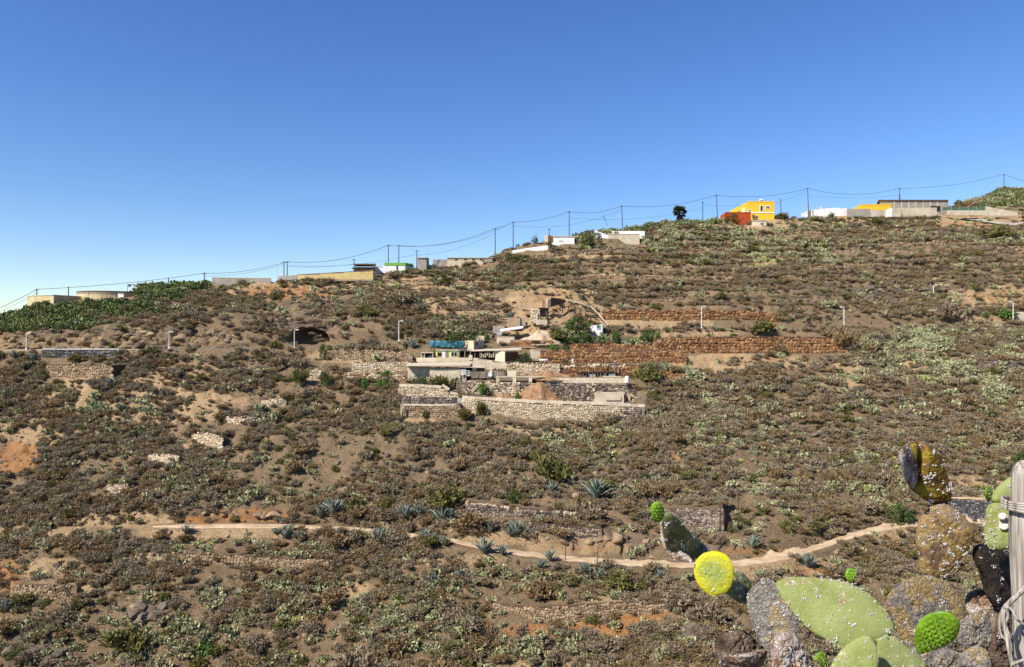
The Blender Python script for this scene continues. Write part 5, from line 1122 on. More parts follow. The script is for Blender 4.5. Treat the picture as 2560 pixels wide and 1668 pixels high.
for k_ in ('dry_grey','dry_brown','olive','straw','pear'): D[k_] = D[k_]*(1-.8*np.clip(og, 0, 1))
def scatter(kind):
    w = D[kind]*area*free*inview; n = rng.poisson(w.sum()); p = (w/w.sum()).ravel()
    k = rng.choice(p.size, size=n, p=p); i, j = np.unravel_index(k, w.shape)
    a, b = SIZE[kind]; s = a+(b-a)*rng.random(n)**2.0
    if kind in ('dry_grey', 'dry_brown', 'olive'): s = s+(rng.random(n) < (.05 if kind == 'olive' else .022))*rng.uniform(.5, 1.3, n)
    if kind.startswith('rock'): s = s*(1+.9*(rk[i,j] > .5)*rng.random(n))
    if kind in ('pear', 'pear_lime'): s = s*np.where(vv[i,j] > 1060, .66, .9)
    x = XX[i,j]+(rng.random(n)-.5)*dx[i,j]; y = YY[i,j]+(rng.random(n)-.5)*dy[i,j]
    z = np.array([ground_z(px, py) for px, py in zip(x, y)])
    return np.stack([x, y, z-.04*s-(.25*s if kind.startswith('rock') else 0), s, rng.random(n)*2*math.pi, rng.integers(0, len(PROTOS[kind]), n)], 1)
PTS = {k: scatter(k) for k in D}
def ridge_row(kind, u0, u1, step, back0, back1):
    rows = []
    for u in np.arange(u0, u1, step):
        if random.random() < .25: continue
        y = float(np.interp(u, US, Yg[:,NS-1]))+random.uniform(back0, back1); x = X(u, y); a, b = SIZE[kind]
        rows.append((x, y, ground_z(x, y)-.05, random.uniform(a, b), random.uniform(0, 6), random.randrange(len(PROTOS[kind]))))
    PTS[kind] = np.concatenate([PTS[kind], np.array(rows)])
for kd, st_ in (('pear',7),('pear_green',6),('green',13),('olive',12)): ridge_row(kd, 1440, 1800, st_, -5, 0)
for kd, st_ in (('pear',8),('pear_green',6),('green',9),('olive',10)): ridge_row(kd, 2440, 2620, st_, 2, 22)
for kd, st_ in (('olive',14),('straw',5),('dry_brown',9)): ridge_row(kd, 2230, 2600, st_, 6, 27)
for kd, st_ in (('pear_green',5),('green',12)): ridge_row(kd, 350, 510, st_, -4, 1)
def hedge_row(kind, u0, u1, step, ya, yb):
    rows = []
    for u in np.arange(u0, u1, step):
        y = random.uniform(ya, yb); x = X(u, y); a, b = SIZE[kind]; rows.append((x, y, ground_z(x, y)-.05, random.uniform(a, b)*.95, random.uniform(0, 6), random.randrange(len(PROTOS[kind]))))
    PTS[kind] = np.concatenate([PTS[kind], np.array(rows)])
for kd, st_ in (('pear',9),('green',13),('olive',16),('pear_green',12)): hedge_row(kd, 1385, 1640, st_, 167, 170.5)
for kd, st_ in (('pear',12),('green',18)): hedge_row(kd, 1090, 1230, st_, 168, 172)
for kd, st_ in (('dry_brown',14),('olive',18),('straw',7)): ridge_row(kd, 960, 1440, st_, -4, 0)

def place_name(u, v):
    if v > 1420: return 'on the lower slope under the dirt track'
    tvu = np.interp(u, tu, tv)
    if v > tvu-4: return 'on the bank below the dirt track'
    if u > 1620 and v > 1050: return 'in the scrub between orange walls and track'
    if u < 980 and v > 1050: return 'on the left slope above the dirt track'
    if v > 1050: return 'between the farm and the dirt track'
    if u < 980 and v > 870: return 'on the slope below the road and its lamps'
    if u > 1620 and v > 820: return 'around the long orange stone walls'
    if u < 1010 and v > 700: return 'on the slope between road and left ridge'
    if u < 1010: return 'along the left ridge'
    if v > 820: return 'among the farm terraces'
    if u < 1620: return 'on the terraces between farm and ridge'
    if v > 640: return 'on the terraced slope above the orange walls'
    return 'just under the buildings of the right ridge'
LOOK = {'dry_grey':('dry_shrub','dry grey shrub','shrub'),'dry_brown':('dry_shrub','dry reddish brown shrub','shrub'),'olive':('olive_shrub','olive green shrub','shrub'),'green':('leafy_shrub','dark green leafy shrub','shrub'),
        'pear':('prickly_pear','grey green prickly pear','cactus'),'pear_lime':('prickly_pear','yellowish green prickly pear','cactus'),'pear_green':('prickly_pear','dark green prickly pear','cactus'),'rock':('boulder','dark brown boulder','boulder'),'rock_tan':('boulder','tan boulder','boulder')}
MARKS = [(u, v, t, ground_px(u, v)) for u, v, t in [
 (466,1338,'the agave at the left start of the track'),(715,1348,'the pale agave on the track edge'),(830,1292,'the large agave rosette above the track'),(1012,1302,'the broad agave under the green bush'),(1105,1308,'the agave with dead leaves'),(1292,1340,'the tall dark agave under the track wall'),
 (950,1362,'the agaves in the cactus below the track'),(1210,1386,'the wide agave at the bend of the track'),(1375,1404,'the cut bank of the track'),(1462,1436,'the thin stalk by the track'),(1650,1450,'the yellow pad of the big cactus'),(1882,1372,'the big agave on the inner track side'),(2020,1420,'the big agave on the outer track side'),
 (320,1628,'the large olive bush low on the slope'),(510,1640,'the small bright bush low on the slope'),(880,1690,'the large grey bush low on the slope'),(110,1490,'the ochre wall beside the orange bank'),(560,1405,'the ragged ochre wall below the track'),(1420,1545,'the tumbled tan wall'),(1560,1568,'the orange stained rock'),(372,1532,'the dark rock hollow'),(60,1640,'the black rocks low on the slope'),
 (1080,1464,'the agaves deep in the cactus'),(1270,1488,'the leaning dry stalk'),(860,1480,'the bare patch below the track'),(700,1560,'the middle of the cactus slope'),(1150,1620,'the loose stones under the tumbled wall'),(2245,1310,'the right end of the track'),(1130,1272,'the large green bush at the track wall'),(1385,1205,'the tall olive bush on the mid slope'),
 (620,1290,'the orange bank over the track'),(300,1225,'the short pale wall stub'),(410,1150,'the lone dark post'),(520,1100,'the pale rubble wall'),(610,1050,'the pale wall fragment'),(45,1145,'the orange slope on the left'),(200,945,'the square tan wall'),(200,890,'the black parapet'),(300,1000,'the bare left slope'),(770,860,'the cave'),
 (1010,1040,'the lower left farm corner'),(1330,1060,'the front farm wall'),(1600,1060,'the right farm end'),(1735,1320,'the square ended grey wall'),(1846,1331,'the slope pole with the wire'),(2160,1190,'the folded rust pad of the cactus'),(2440,1220,'the tan clearing behind the post'),(1900,1100,'the grey rocks in the scrub'),(2100,960,'the tan gully'),(1800,905,'the foot of the curved orange wall'),
 (2350,890,'the cactus field under the right road'),(2500,930,'the grey wall among cactus'),(2375,800,'the big grey bush by the road'),(1898,832,'the upper orange wall'),(1390,760,'the ruin'),(1150,770,'the tan yard'),(1480,620,'the white farmhouse'),(1320,640,'the white garden wall'),(1700,580,'the palm'),(1840,565,'the red building'),(2000,590,'the yellow house'),
 (2200,560,'the compound wall'),(2480,580,'the concrete ramp'),(1900,660,'the terraces above the orange walls'),(2250,730,'the dark rocks above the road'),(1600,680,'the terraces under the cactus hedge'),(860,700,'the long yellowish block wall'),(600,718,'the grey block wall'),(240,760,'the round reservoir'),(100,790,'the ochre building'),(430,715,'the cactus hedge by the grey wall'),(970,740,'the scrub over the road lamp'),(1180,700,'the tan block building')]]
def mark_label(kind, look, x, y, s, u, v):
    a, b = SIZE[kind]; t = (s-a)/(b-a); w = 'large ' if t > .8 else ('' if t > .45 else 'smaller ')
    m = min(MARKS, key=lambda q: (q[3].x-x)**2+(q[3].y-y)**2); d = math.hypot(m[3].x-x, m[3].y-y)
    rel = 'beside' if d < 3 else ('below' if m[3].y-y > 2 else ('above' if y-m[3].y > 2 else 'near'))
    return (w+look+' '+rel+' '+m[2])
def visible_px(p):
    return p[3]/p[1]*(1 if (-10 < CU+FPX*p[0]/p[1] < 2570 and CV-FPX*p[2]/p[1] < 1690) else 0)
# the largest of each kind become objects of their own, the rest one mass each
PADME = {}
def pad_mesh(m):
    if m.name not in PADME: PADME[m.name] = tri_mesh('pad', PADV, PADF, m)
    return PADME[m.name]
quota = {'dry_grey':190,'dry_brown':105,'olive':110,'green':70,'pear':170,'pear_lime':50,'pear_green':70,'rock':70,'rock_tan':50}
padded = {'pear':48,'pear_lime':14,'pear_green':10}
for kind, q in quota.items():
    A = PTS[kind]; order = sorted(range(len(A)), key=lambda i: -visible_px(A[i]))[:q]
    nm, look, cat = LOOK[kind]
    for c, i in enumerate(order):
        x, y, z, s, r, k = A[i]; u, v = CU+FPX*x/y, CV-FPX*z/y
        lab = mark_label(kind, look, x, y, s, u, v)
        if c < padded.get(kind, 0):
            o = empty(nm, (x, y, z), lab, cat, lab); o.rotation_euler = (0,0,r); o.scale = (s,s,s)
            pm = pad_mesh(PROTOS[kind][0].materials[0])
            for Mx in LAY[int(k)]:
                p = link('pad', pm, o); p.matrix_local = Mx
        else:
            o = link(nm, PROTOS[kind][int(k)]); o.location = (x, y, z); o.rotation_euler = (0,0,r); o.scale = (s, s, s*rng.uniform(.8,1.1)); tag(o, lab, cat, lab)
    PTS[kind] = np.delete(A, order, 0)

def instancer(name, kinds):
    """one object that stands for the uncountable rest of the scrub"""
    c = bpy.data.collections.new(name+'_kit'); start = {}; n = 0
    for kd in kinds:
        start[kd] = n
        for me in PROTOS[kd]:
            o = bpy.data.objects.new('%s_%03d' % (name, n), me); c.objects.link(o); n += 1
    A = np.concatenate([np.concatenate([PTS[k][:, :5], PTS[k][:, 5:]+start[k]], 1) for k in kinds])
    me = bpy.data.meshes.new(name); me.vertices.add(len(A)); me.vertices.foreach_set('co', A[:,:3].ravel())
    def at(nm, typ, key, val): a = me.attributes.new(nm, typ, 'POINT'); a.data.foreach_set(key, val)
    rot = np.zeros((len(A),3)); rot[:,2] = A[:,4]; rot[:,0] = (rng.random(len(A))-.5)*.3; rot[:,1] = (rng.random(len(A))-.5)*.3
    scl = np.repeat(A[:,3:4], 3, 1); scl[:,2] *= .75+.4*rng.random(len(A))
    at('rot','FLOAT_VECTOR','vector',rot.ravel().astype(np.float32)); at('scl','FLOAT_VECTOR','vector',scl.ravel().astype(np.float32)); at('pick','INT','value',A[:,5].astype(np.int32))
    g = bpy.data.node_groups.new(name+'_nodes', 'GeometryNodeTree')
    g.interface.new_socket('Geometry', in_out='INPUT', socket_type='NodeSocketGeometry'); g.interface.new_socket('Geometry', in_out='OUTPUT', socket_type='NodeSocketGeometry')
    N = g.nodes; L = g.links; i_ = N.new('NodeGroupInput'); o_ = N.new('NodeGroupOutput')
    ci = N.new('GeometryNodeCollectionInfo'); ci.inputs['Collection'].default_value = c; ci.inputs['Separate Children'].default_value = True; ci.inputs['Reset Children'].default_value = True
    ip = N.new('GeometryNodeInstanceOnPoints'); ip.inputs['Pick Instance'].default_value = True
    def na(nm, t): a = N.new('GeometryNodeInputNamedAttribute'); a.data_type = t; a.inputs['Name'].default_value = nm; return a.outputs['Attribute']
    L.new(i_.outputs[0], ip.inputs['Points']); L.new(ci.outputs[0], ip.inputs['Instance']); L.new(na('pick','INT'), ip.inputs['Instance Index'])
    L.new(na('rot','FLOAT_VECTOR'), ip.inputs['Rotation']); L.new(na('scl','FLOAT_VECTOR'), ip.inputs['Scale']); L.new(ip.outputs[0], o_.inputs[0])
    o = link(name, me); o.modifiers.new('scatter', 'NODES').node_group = g
    return o, len(A)
for nm, kinds, lab, cat in [('dry_scrub',['dry_grey','dry_brown'],'mass of dry grey and brown scrub covering the hillside','scrub'),('green_scrub',['olive','green'],'scattered small olive and green bushes over the hillside','scrub'),
    ('dry_grass',['straw'],'straw coloured dry grass tufts over the hillside','grass'),('cactus_scrub',['pear','pear_lime','pear_green'],'smaller prickly pear growth spread over the hillside','cactus'),('loose_rock',['rock','rock_tan'],'loose stones and rocks strewn over the hillside','stones')]:
    o, n = instancer(nm, kinds); tag(o, lab, cat, kind='stuff'); print(nm, n)

# ------------------------------------------------------------------ single plants one can point at
def bush(u, v, wpx, hpx, kind, label, y=None, name='bush', cat='bush'):
    """v is the foot of the bush"""
    if y is None: p = ground_px(u, v)
    else: p = Vector((X(u,y), y, min(Zv(v,y), ground_z(X(u,y),y)+.05)))
    s = wpx/FPX*p.y/2/.92; h = hpx/FPX*p.y
    o = empty(name, p, label, cat)
    me = random.choice(PROTOS[kind]); zmax = max(w.co.z for w in me.vertices)
    f = link('foliage', me, o); f.rotation_euler = (0,0,random.uniform(0,6)); f.scale = (s, s, h/zmax)
    b = MB(); b.tube([(0,0,-.3),(.05*s,0,h*.25),(.12*s,.05*s,h*.5)], [.06*s+.02,.05*s+.02,.03*s], 6)
    for a in range(4): b.tube([(0,0,h*.08),(math.cos(a*1.6)*s*.3, math.sin(a*1.6)*s*.3, h*.45)], [.035*s,.015*s], 5)
    link('stem', b.mesh('stem', M_BARK), o); return o
for a in [
 (382,888,46,34,'green','round dark green bush at the end of the black parapet'),(1480,616,56,42,'green','large dark green bush before the white farmhouse'),(1031,660,20,24,'green','dark round tree beside the grey block hut',220,'small_tree','tree'),
 (990,668,18,10,'olive','small shrub in front of the white hut',215.5),(815,890,44,36,'green','green bush below the road kerb near the cave'),(690,872,44,24,'olive','pale bush at the mouth of the cave'),
 (1140,850,110,34,'green','wide dark green hedge above the blue tarp',165.5,'hedge','hedge'),(1200,842,60,34,'green','tall dark bush at the right end of the hedge',167.5),(1095,890,26,26,'green','green bush in front of the left tarp end',161),(1123,872,26,20,'green','small tree hanging over the yellow hut',161.5),
 (1312,902,44,30,'green','dense round green bush beside the dark outhouse',155.9),(1048,958,56,38,'green','bright leafy bush before the long shed',149),(1100,968,60,34,'olive','thin grey green bush before the long shed',148.6),(1138,962,34,26,'green','small leafy bush at the shed corner',149.4),
 (1208,984,32,42,'bright','bright green fig against the pillared wall',147.6),(1295,996,16,26,'bright','slim green sapling beside the tall earth heap',143.8),
 (1440,812,80,44,'green','tall dark green bush left of the tiny white house',172),(1400,842,50,40,'olive','feathery olive bush on the earth mound',167.5),(1450,858,80,36,'green','green bush over the upper rust wall',166.5),(1545,850,60,36,'green','dark bush right of the tiny white house',168.5),(1495,846,50,22,'green','low green bush hiding the foot of the tiny white house',169.5),(1625,846,60,36,'green','round green bush left of the bulging orange wall',169),(1410,876,40,20,'green','low green bush on the rust terrace',162),(1380,874,40,18,'bright','bright low bush on the rust terrace',162),
 (1414,910,20,16,'green','small shrub before the middle rust wall',157),(1610,942,90,56,'olive','large olive bush hiding the end of the rust wall',151.5),
 (960,938,40,18,'bright','green vegetable patch on the left plot',151.9,'vegetable_patch','vegetables'),(915,962,30,34,'bright','bright green bush under the left plot wall',149.5),(955,968,40,26,'bright','low bright bush at the foot of the plot',149),(818,968,34,50,'green','tall dark bush beside the leaning pale wall',150.5),(750,960,50,44,'olive','olive bush left of the leaning pale wall'),
 (2489,800,104,36,'bright','bright green fig shrub by the right road',185),(2375,806,80,56,'dry_grey','big rounded grey bush above the right road'),(1898,832,64,42,'olive','round olive bush in front of the upper orange wall'),(2105,872,60,54,'dry_brown','dark dry bush over the end of the curved wall'),(1950,866,40,30,'dry_brown','dry bush hanging over the curved orange wall',164.6),
 (1830,560,44,30,'green','dark bush against the red building',253),(2075,544,34,20,'green','round dark tree at the white compound wall',263),(2510,600,90,46,'olive','large olive bush below the concrete ramp'),(2360,490,30,12,'green','small tree on the far right rise',298),(2400,484,26,14,'olive','round bush on the skyline of the right rise',303),
 (1130,1272,130,64,'olive','large green bush at the end of the track wall'),(1385,1205,84,76,'olive','tall olive bush in the middle of the slope'),(1290,1256,60,40,'green','small green tree above the track wall'),(1190,1318,90,46,'dry_brown','rounded brown bush under the track wall'),(890,1278,60,40,'olive','dark olive bush left of the big green bush'),(960,1280,60,40,'olive','second olive bush above the track agaves'),
 (1163,1050,40,34,'olive','green bush at the foot of the front farm wall'),(1205,1046,28,50,'olive','tall wispy bush against the front farm wall',139.4),(1525,1062,70,36,'dry_grey','grey bush at the foot of the front farm wall',139),(1065,1026,16,32,'olive','wispy bush on the lower left farm wall',139.6),
 (548,1056,34,36,'dry_brown','bare dark bush beside the pale wall fragment'),(320,1628,110,64,'olive','large olive bush at the bottom of the slope'),(510,1640,60,40,'bright','small bright bush at the bottom of the slope'),(880,1690,110,70,'dry_grey','large grey bush at the bottom edge'),(1335,1500,80,60,'dry_brown','brown olive bush above the tumbled tan wall'),(1560,1470,90,50,'olive','wide olive bush right of the tumbled tan wall'),(2245,1310,90,60,'green','dark green bush beside the right end of the track'),(2545,1190,90,70,'green','dark green bush at the right edge'),
 (250,900,24,16,'olive','small bush in front of the black parapet',160.8),(190,906,36,30,'olive','scrubby bush hiding the middle of the parapet',160.2),(110,948,24,28,'green','dark bush left of the square tan wall'),(283,872,18,16,'olive','tiny round bush on top of the parapet',163),
 (1337,610,22,26,'green','dark shrub left of the white farmhouse'),(1295,608,14,10,'green','tiny dark shrub on the left shoulder',234),(1375,624,26,20,'green','dark shrub at the end of the white garden wall'),(1720,806,60,20,'dry_grey','grey scrub tuft before the upper orange wall',179.5),(920,790,60,30,'olive','thick olive bush above the road lamp'),(1000,760,80,40,'dry_grey','large grey bush left of the tan yard'),(1100,712,70,30,'green','dark bush over the tan yard'),
 ]: bush(*a)

def agave(u, v, wpx, label, y=None, stalk=0):
    p = ground_px(u, v) if y is None else Vector((X(u,y), y, Zv(v,y)))
    s = wpx/FPX*p.y/2*1.3; o = empty('agave', p, label, 'agave', 'agaves on the slope')
    r = random.Random(int(u*3+v)); n = 26
    for k in range(n):
        t = k/n; el = .25+1.15*t+r.uniform(-.08,.08); l = link('leaf', AGL, o)
        l.rotation_euler = Euler((r.uniform(-.15,.15), -el, k*2.4+r.uniform(-.2,.2)), 'XYZ'); q = s*(1.05-.15*t)*r.uniform(.85,1.1); l.scale = (q, q*1.15, q)
        l.location = (0,0,.05*s)
    return o
for k, (u, v, w, lab) in enumerate([
 (466,1338,40,'blue green agave beside the left start of the track'),(715,1348,50,'pale agave on the outer edge of the track'),(752,1352,40,'agave next to the pale agave on the track edge'),(690,1338,30,'small agave left of the pale track agave'),(830,1292,70,'large agave rosette above the track'),(800,1296,50,'dark agave left of the large rosette'),
 (1012,1302,60,'broad agave under the large green bush'),(1045,1296,50,'agave right of the broad agave'),(1105,1308,66,'grey green agave with dead leaves under the green bush'),(1125,1300,44,'upright agave beside the grey green agave'),(1225,1332,48,'dark agave under the track wall'),(1292,1340,60,'tall dark agave under the track wall'),(1275,1342,40,'small dark agave under the track wall'),
 (950,1362,64,'agave in the cactus below the track'),(970,1350,46,'agave just below the track in the cactus'),(1060,1350,40,'blue agave on the track shoulder'),(1085,1356,36,'second blue agave on the track shoulder'),(1110,1366,40,'leaning agave on the track shoulder'),(1210,1386,64,'wide agave below the bend of the track'),(1255,1388,40,'agave beside the wide agave at the bend'),(1375,1404,44,'blue agave under the track at the cut bank'),(1350,1424,40,'agave lower than the blue one at the cut bank'),(1462,1436,46,'bright agave below the thin stalk'),(1500,1450,44,'dark agave right of the thin stalk'),
 (1650,1450,40,'agave just left of the yellow cactus pad'),(1882,1372,52,'big agave standing on the inner side of the track'),(2020,1420,58,'big agave on the outer side of the track'),(1080,1464,44,'agave deep in the cactus below the track'),(1150,1450,40,'spiky agave deep in the cactus below the track'),
 (300,1030,34,'agave on the bare left slope'),(230,972,40,'agave under the square tan wall'),(275,966,36,'agave at the corner of the square tan wall'),(34,898,34,'large agave under the left road kerb'),(80,902,30,'agave beside the left lamp'),(255,1028,30,'bluish agave on the bare left slope'),(1380,1235,44,'agave beside the boulder in the fenced plot'),(1490,1250,80,'sprawling grey agave in the fenced plot'),(15,1530,50,'green agave at the left edge of the lower slope'),(1270,800,26,'spiky agave beside the block pen'),(1030,872,40,'spiky agave left of the tarp')]):
    agave(u, v, w, lab)
for k, (u, vb, vt, du, lab) in enumerate([(1065,1326,1246,2,'tall thin dry flower stalk beside the track wall agaves'),(937,1318,1262,-6,'dry stalk leaning over the track'),(1413,1402,1332,0,'straight dry stalk in front of the cut bank'),(1490,1440,1350,6,'dry stalk with side branches at the track'),
  (1100,1462,1388,-34,'fallen leaning stalk in the cactus'),(1270,1488,1430,-26,'leaning dry stalk below the bend'),(1055,1460,1412,10,'short leaning stalk in the cactus'),(1518,562,538,-10,'dead branched flower stalk on the ridge')]):
    p = ground_px(u, vb) if k < 7 else P3(u, vb, 247); t = P3(u+du, vt, p.y); o = empty('dry_flower_stalk', p, lab, 'dry stalk', 'dry agave stalks')
    MB().tube([p-Vector((0,0,.2)), p.lerp(t,.5)+Vector((.05,0,0)), t], [.07,.055,.03], 5).build('stem', M_STALK, o)
    for j in range(10 if k in (3,7) else 4):
        q = p.lerp(t, .5+.05*j); d = Vector((random.choice((-1,1))*random.uniform(.25,.5), random.uniform(-.3,.3), .18)); MB().tube([q, q+d], [.025,.04], 4).build('side_branch', M_STALK, o)
# fence posts of the small plot by the track wall
for k, (u, vb, vt) in enumerate([(1308,1262,1234),(1346,1266,1238),(1385,1282,1250),(1458,1276,1246),(1440,1280,1252),(1716,1172,1144),(1726,1210,1184),(1722,1262,1236),(1240,1246,1222),(1265,1250,1226)]):
    p = ground_px(u, vb); tag(MB().tube([p-Vector((0,0,.2)), p+Vector((0,0,(vb-vt)/FPX*p.y))], .055, 5).build('fence_post', M_WOOD), 'thin wooden stake of the small fenced plot', 'fence post', 'stakes of the fenced plot')
p = ground_px(1440, 1246); o = link('boulder', PROTOS['rock_tan'][1]); o.location = p+Vector((0,0,.3)); o.scale = (.8,.7,.9); tag(o, 'pale round boulder in the small fenced plot', 'boulder')
for ci, (lab, u0, v0, n_, su, sv, smin, smax, kd) in enumerate([('dark boulder of the hollow outcrop low on the slope',372,1532,14,46,22,.5,1.3,'rock'),('black rock slab at the bottom left of the slope',70,1632,14,90,16,.5,1.2,'rock'),('grey rock in the crag below the orange stain',1680,1590,16,150,26,.4,1.0,'rock'),
   ('dark rock of the band over the right road',2190,728,12,80,10,.6,1.5,'rock'),('big dark boulder over the tan bank by the road',2330,724,9,50,8,.8,1.6,'rock'),('dark rock of the ledge above the cave',850,768,16,90,10,.5,1.3,'rock'),('tan rock in the cliff behind the left road',300,846,22,260,14,.5,1.3,'rock_tan'),('grey rock in the scrub of the right slope',1960,1085,12,120,20,.4,1.0,'rock'),
   ('tan rock in the cut bank above the track',1480,1352,14,120,10,.4,1.0,'rock_tan'),('orange brown rock of the bank over the track',600,1288,10,90,6,.4,.9,'rock_tan')]):
    rb = random.Random(ci)
    for k in range(n_):
        p = ground_px(u0+rb.gauss(0,.5)*su, v0+rb.gauss(0,.5)*sv); o = link('boulder', PROTOS[kd][rb.randrange(4)]); q = rb.uniform(smin, smax)
        o.location = p+Vector((0,0,.1*q)); o.rotation_euler = (rb.uniform(-.4,.4), rb.uniform(-.4,.4), rb.uniform(0,6)); o.scale = (q*rb.uniform(.9,1.5), q, q*rb.uniform(.6,1.0)); tag(o, lab, 'boulder', lab)
# palm on the ridge
pm = empty('palm_tree', P3(1699,556,256), 'small fan palm with a skirt of dead fronds on the ridge', 'palm')
pb = P3(1699,556,256); ptop = P3(1699,531,256)
MB().tube([pb-Vector((0,0,.6)), pb.lerp(ptop,.5), ptop], [.5,.42,.38], 9).build('trunk', M_BARK, pm)
def frond(L_, m, droop):
    V = []; F = []; n = 11
    st = L_*.45
    for k in range(n):
        a = (k-(n-1)/2)/(n-1)*2.6; d = Vector((math.cos(a), math.sin(a), -droop*abs(a)*.25)); base = Vector((st,0,0)); i = len(V); w = .15*L_; s = Vector((-math.sin(a), math.cos(a), 0))*w*.5
        V.extend([base, base+d*L_*.35+s, base+d*L_*.62+Vector((0,0,-.12*droop*L_)), base+d*L_*.35-s]); F.append((i,i+1,i+2,i+3))
    i = len(V); V.extend([Vector((0,-.05,0)), Vector((0,.05,0)), Vector((st,.03,0)), Vector((st,-.03,0))]); F.append((i,i+1,i+2,i+3)); return tri_mesh('frond', V, F, m)
FG, FD = frond(2.6, M_GREEN, .6), frond(2.0, M_STALK, 1.2)
for k in range(84):
    dead = k >= 50; f = link('dead_frond' if dead else 'frond', FD if dead else FG, pm); el = random.uniform(.9,1.45) if dead else -random.uniform(-.5,1.35)
    f.rotation_euler = (random.uniform(-.5,.5), el, k*2.4); f.location = ptop-pb-Vector((0,0,(random.uniform(.2,1.6) if dead else random.uniform(-.3,.3))))
# ------------------------------------------------------------------ big prickly pear and post in front of the camera
def padmat(name, cols, scale, bump=.5, bscale=60, rough=.6, spec=.3, transl=0.0, pos=None): return mat(name, cols, scale, rough, 0.0, bump, bscale, spec, transl, 7, pos)
PM = {
 'sage': padmat('pad_sage', [(.30,.23,.07),(.17,.18,.05),(.215,.245,.075),(.265,.29,.105),(.33,.34,.155)], 6.5, .3, 110, .7, .15, pos=[0,.2,.45,.75,1]),
 'scar': padmat('pad_scar', [(.36,.27,.16),(.62,.56,.47),(.74,.70,.64)], 70, .4, 90, .9),
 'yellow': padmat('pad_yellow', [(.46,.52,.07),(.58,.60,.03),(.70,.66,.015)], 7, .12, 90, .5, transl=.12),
 'bright': padmat('pad_bright', [(.11,.22,.012),(.17,.32,.015),(.25,.42,.03)], 14, .1, 90, .45, transl=.12),
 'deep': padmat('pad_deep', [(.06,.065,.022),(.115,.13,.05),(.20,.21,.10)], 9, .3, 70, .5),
 'rust': padmat('pad_rust', [(.045,.027,.015),(.12,.072,.034),(.23,.145,.04),(.16,.115,.078),(.27,.205,.15)], 16, .9, 80, .55, pos=[0,.3,.52,.72,1]),
 'rustdark': padmat('pad_rust_dark', [(.02,.012,.007),(.075,.036,.010),(.16,.085,.015),(.30,.22,.02),(.14,.08,.04)], 10, .8, 60, .55, pos=[0,.25,.5,.72,1]),
 'black': padmat('pad_black', [(.012,.009,.008),(.04,.024,.013),(.075,.045,.02)], 12, .9, 60, .7),  # near-black colour holds the shade the post throws on this pad
 'grey': padmat('pad_grey', [(.15,.12,.095),(.27,.235,.195),(.36,.32,.27),(.40,.29,.13),(.46,.43,.39)], 14, 1.0, 55, .9, pos=[0,.35,.58,.72,1]),
 'orange': padmat('pad_orange_grey', [(.17,.14,.115),(.30,.26,.215),(.40,.27,.09),(.36,.31,.25),(.42,.38,.33)], 11, 1.0, 50, .9, pos=[0,.3,.5,.68,1]),
 'dried': padmat('pad_dried', [(.12,.06,.03),(.32,.19,.11),(.55,.44,.36),(.72,.67,.62)], 24, 1.0, 60, .9),
 'dead': padmat('pad_dead', [(.035,.022,.014),(.13,.085,.055),(.30,.22,.15)], 18, 1.0, 50, .9),
}
M_WAX = mat('white_wax', [(.30,.27,.25),(.52,.49,.48),(.74,.72,.72)], 120, .95, .6)
def crust(m, strength):
    """scabby bark: cracked cells over the pad's own colours"""
    N = m.node_tree.nodes; L = m.node_tree.links; b = N['Principled BSDF']; geo = N.new('ShaderNodeNewGeometry')
    w = N.new('ShaderNodeTexNoise'); w.inputs['Scale'].default_value = 30; L.new(geo.outputs['Position'], w.inputs['Vector'])
    va = N.new('ShaderNodeVectorMath'); va.operation = 'MULTIPLY_ADD'; L.new(w.outputs['Color'], va.inputs[0]); va.inputs[1].default_value = (.035,)*3; L.new(geo.outputs['Position'], va.inputs[2])
    vo = N.new('ShaderNodeTexVoronoi'); vo.feature = 'DISTANCE_TO_EDGE'; vo.inputs['Scale'].default_value = 65; L.new(va.outputs[0], vo.inputs['Vector'])
    mr = N.new('ShaderNodeMapRange'); mr.inputs[1].default_value = 0; mr.inputs[2].default_value = .22; mr.inputs[3].default_value = .45; mr.inputs[4].default_value = 1.0; L.new(vo.outputs['Distance'], mr.inputs[0])
    old = b.inputs['Base Color'].links[0].from_socket; mx = N.new('ShaderNodeMix'); mx.data_type = 'RGBA'; mx.blend_type = 'MULTIPLY'; mx.inputs[0].default_value = .8
    L.new(old, mx.inputs[6]); L.new(mr.outputs[0], mx.inputs[7]); L.new(mx.outputs[2], b.inputs['Base Color'])
    n = N.new('ShaderNodeTexNoise'); n.inputs['Scale'].default_value = 90; n.inputs['Detail'].default_value = 8; n.inputs['Roughness'].default_value = .75; L.new(geo.outputs['Position'], n.inputs['Vector'])
    ad = N.new('ShaderNodeMath'); ad.operation = 'MULTIPLY_ADD'; L.new(mr.outputs[0], ad.inputs[0]); ad.inputs[1].default_value = .5; L.new(n.outputs['Fac'], ad.inputs[2])
    bp = N.new('ShaderNodeBump'); bp.inputs['Strength'].default_value = strength; bp.inputs['Distance'].default_value = .012; L.new(ad.outputs[0], bp.inputs['Height']); L.new(bp.outputs[0], b.inputs['Normal'])
for k_ in ('grey','orange','dried','dead','black'): crust(PM[k_], .9)
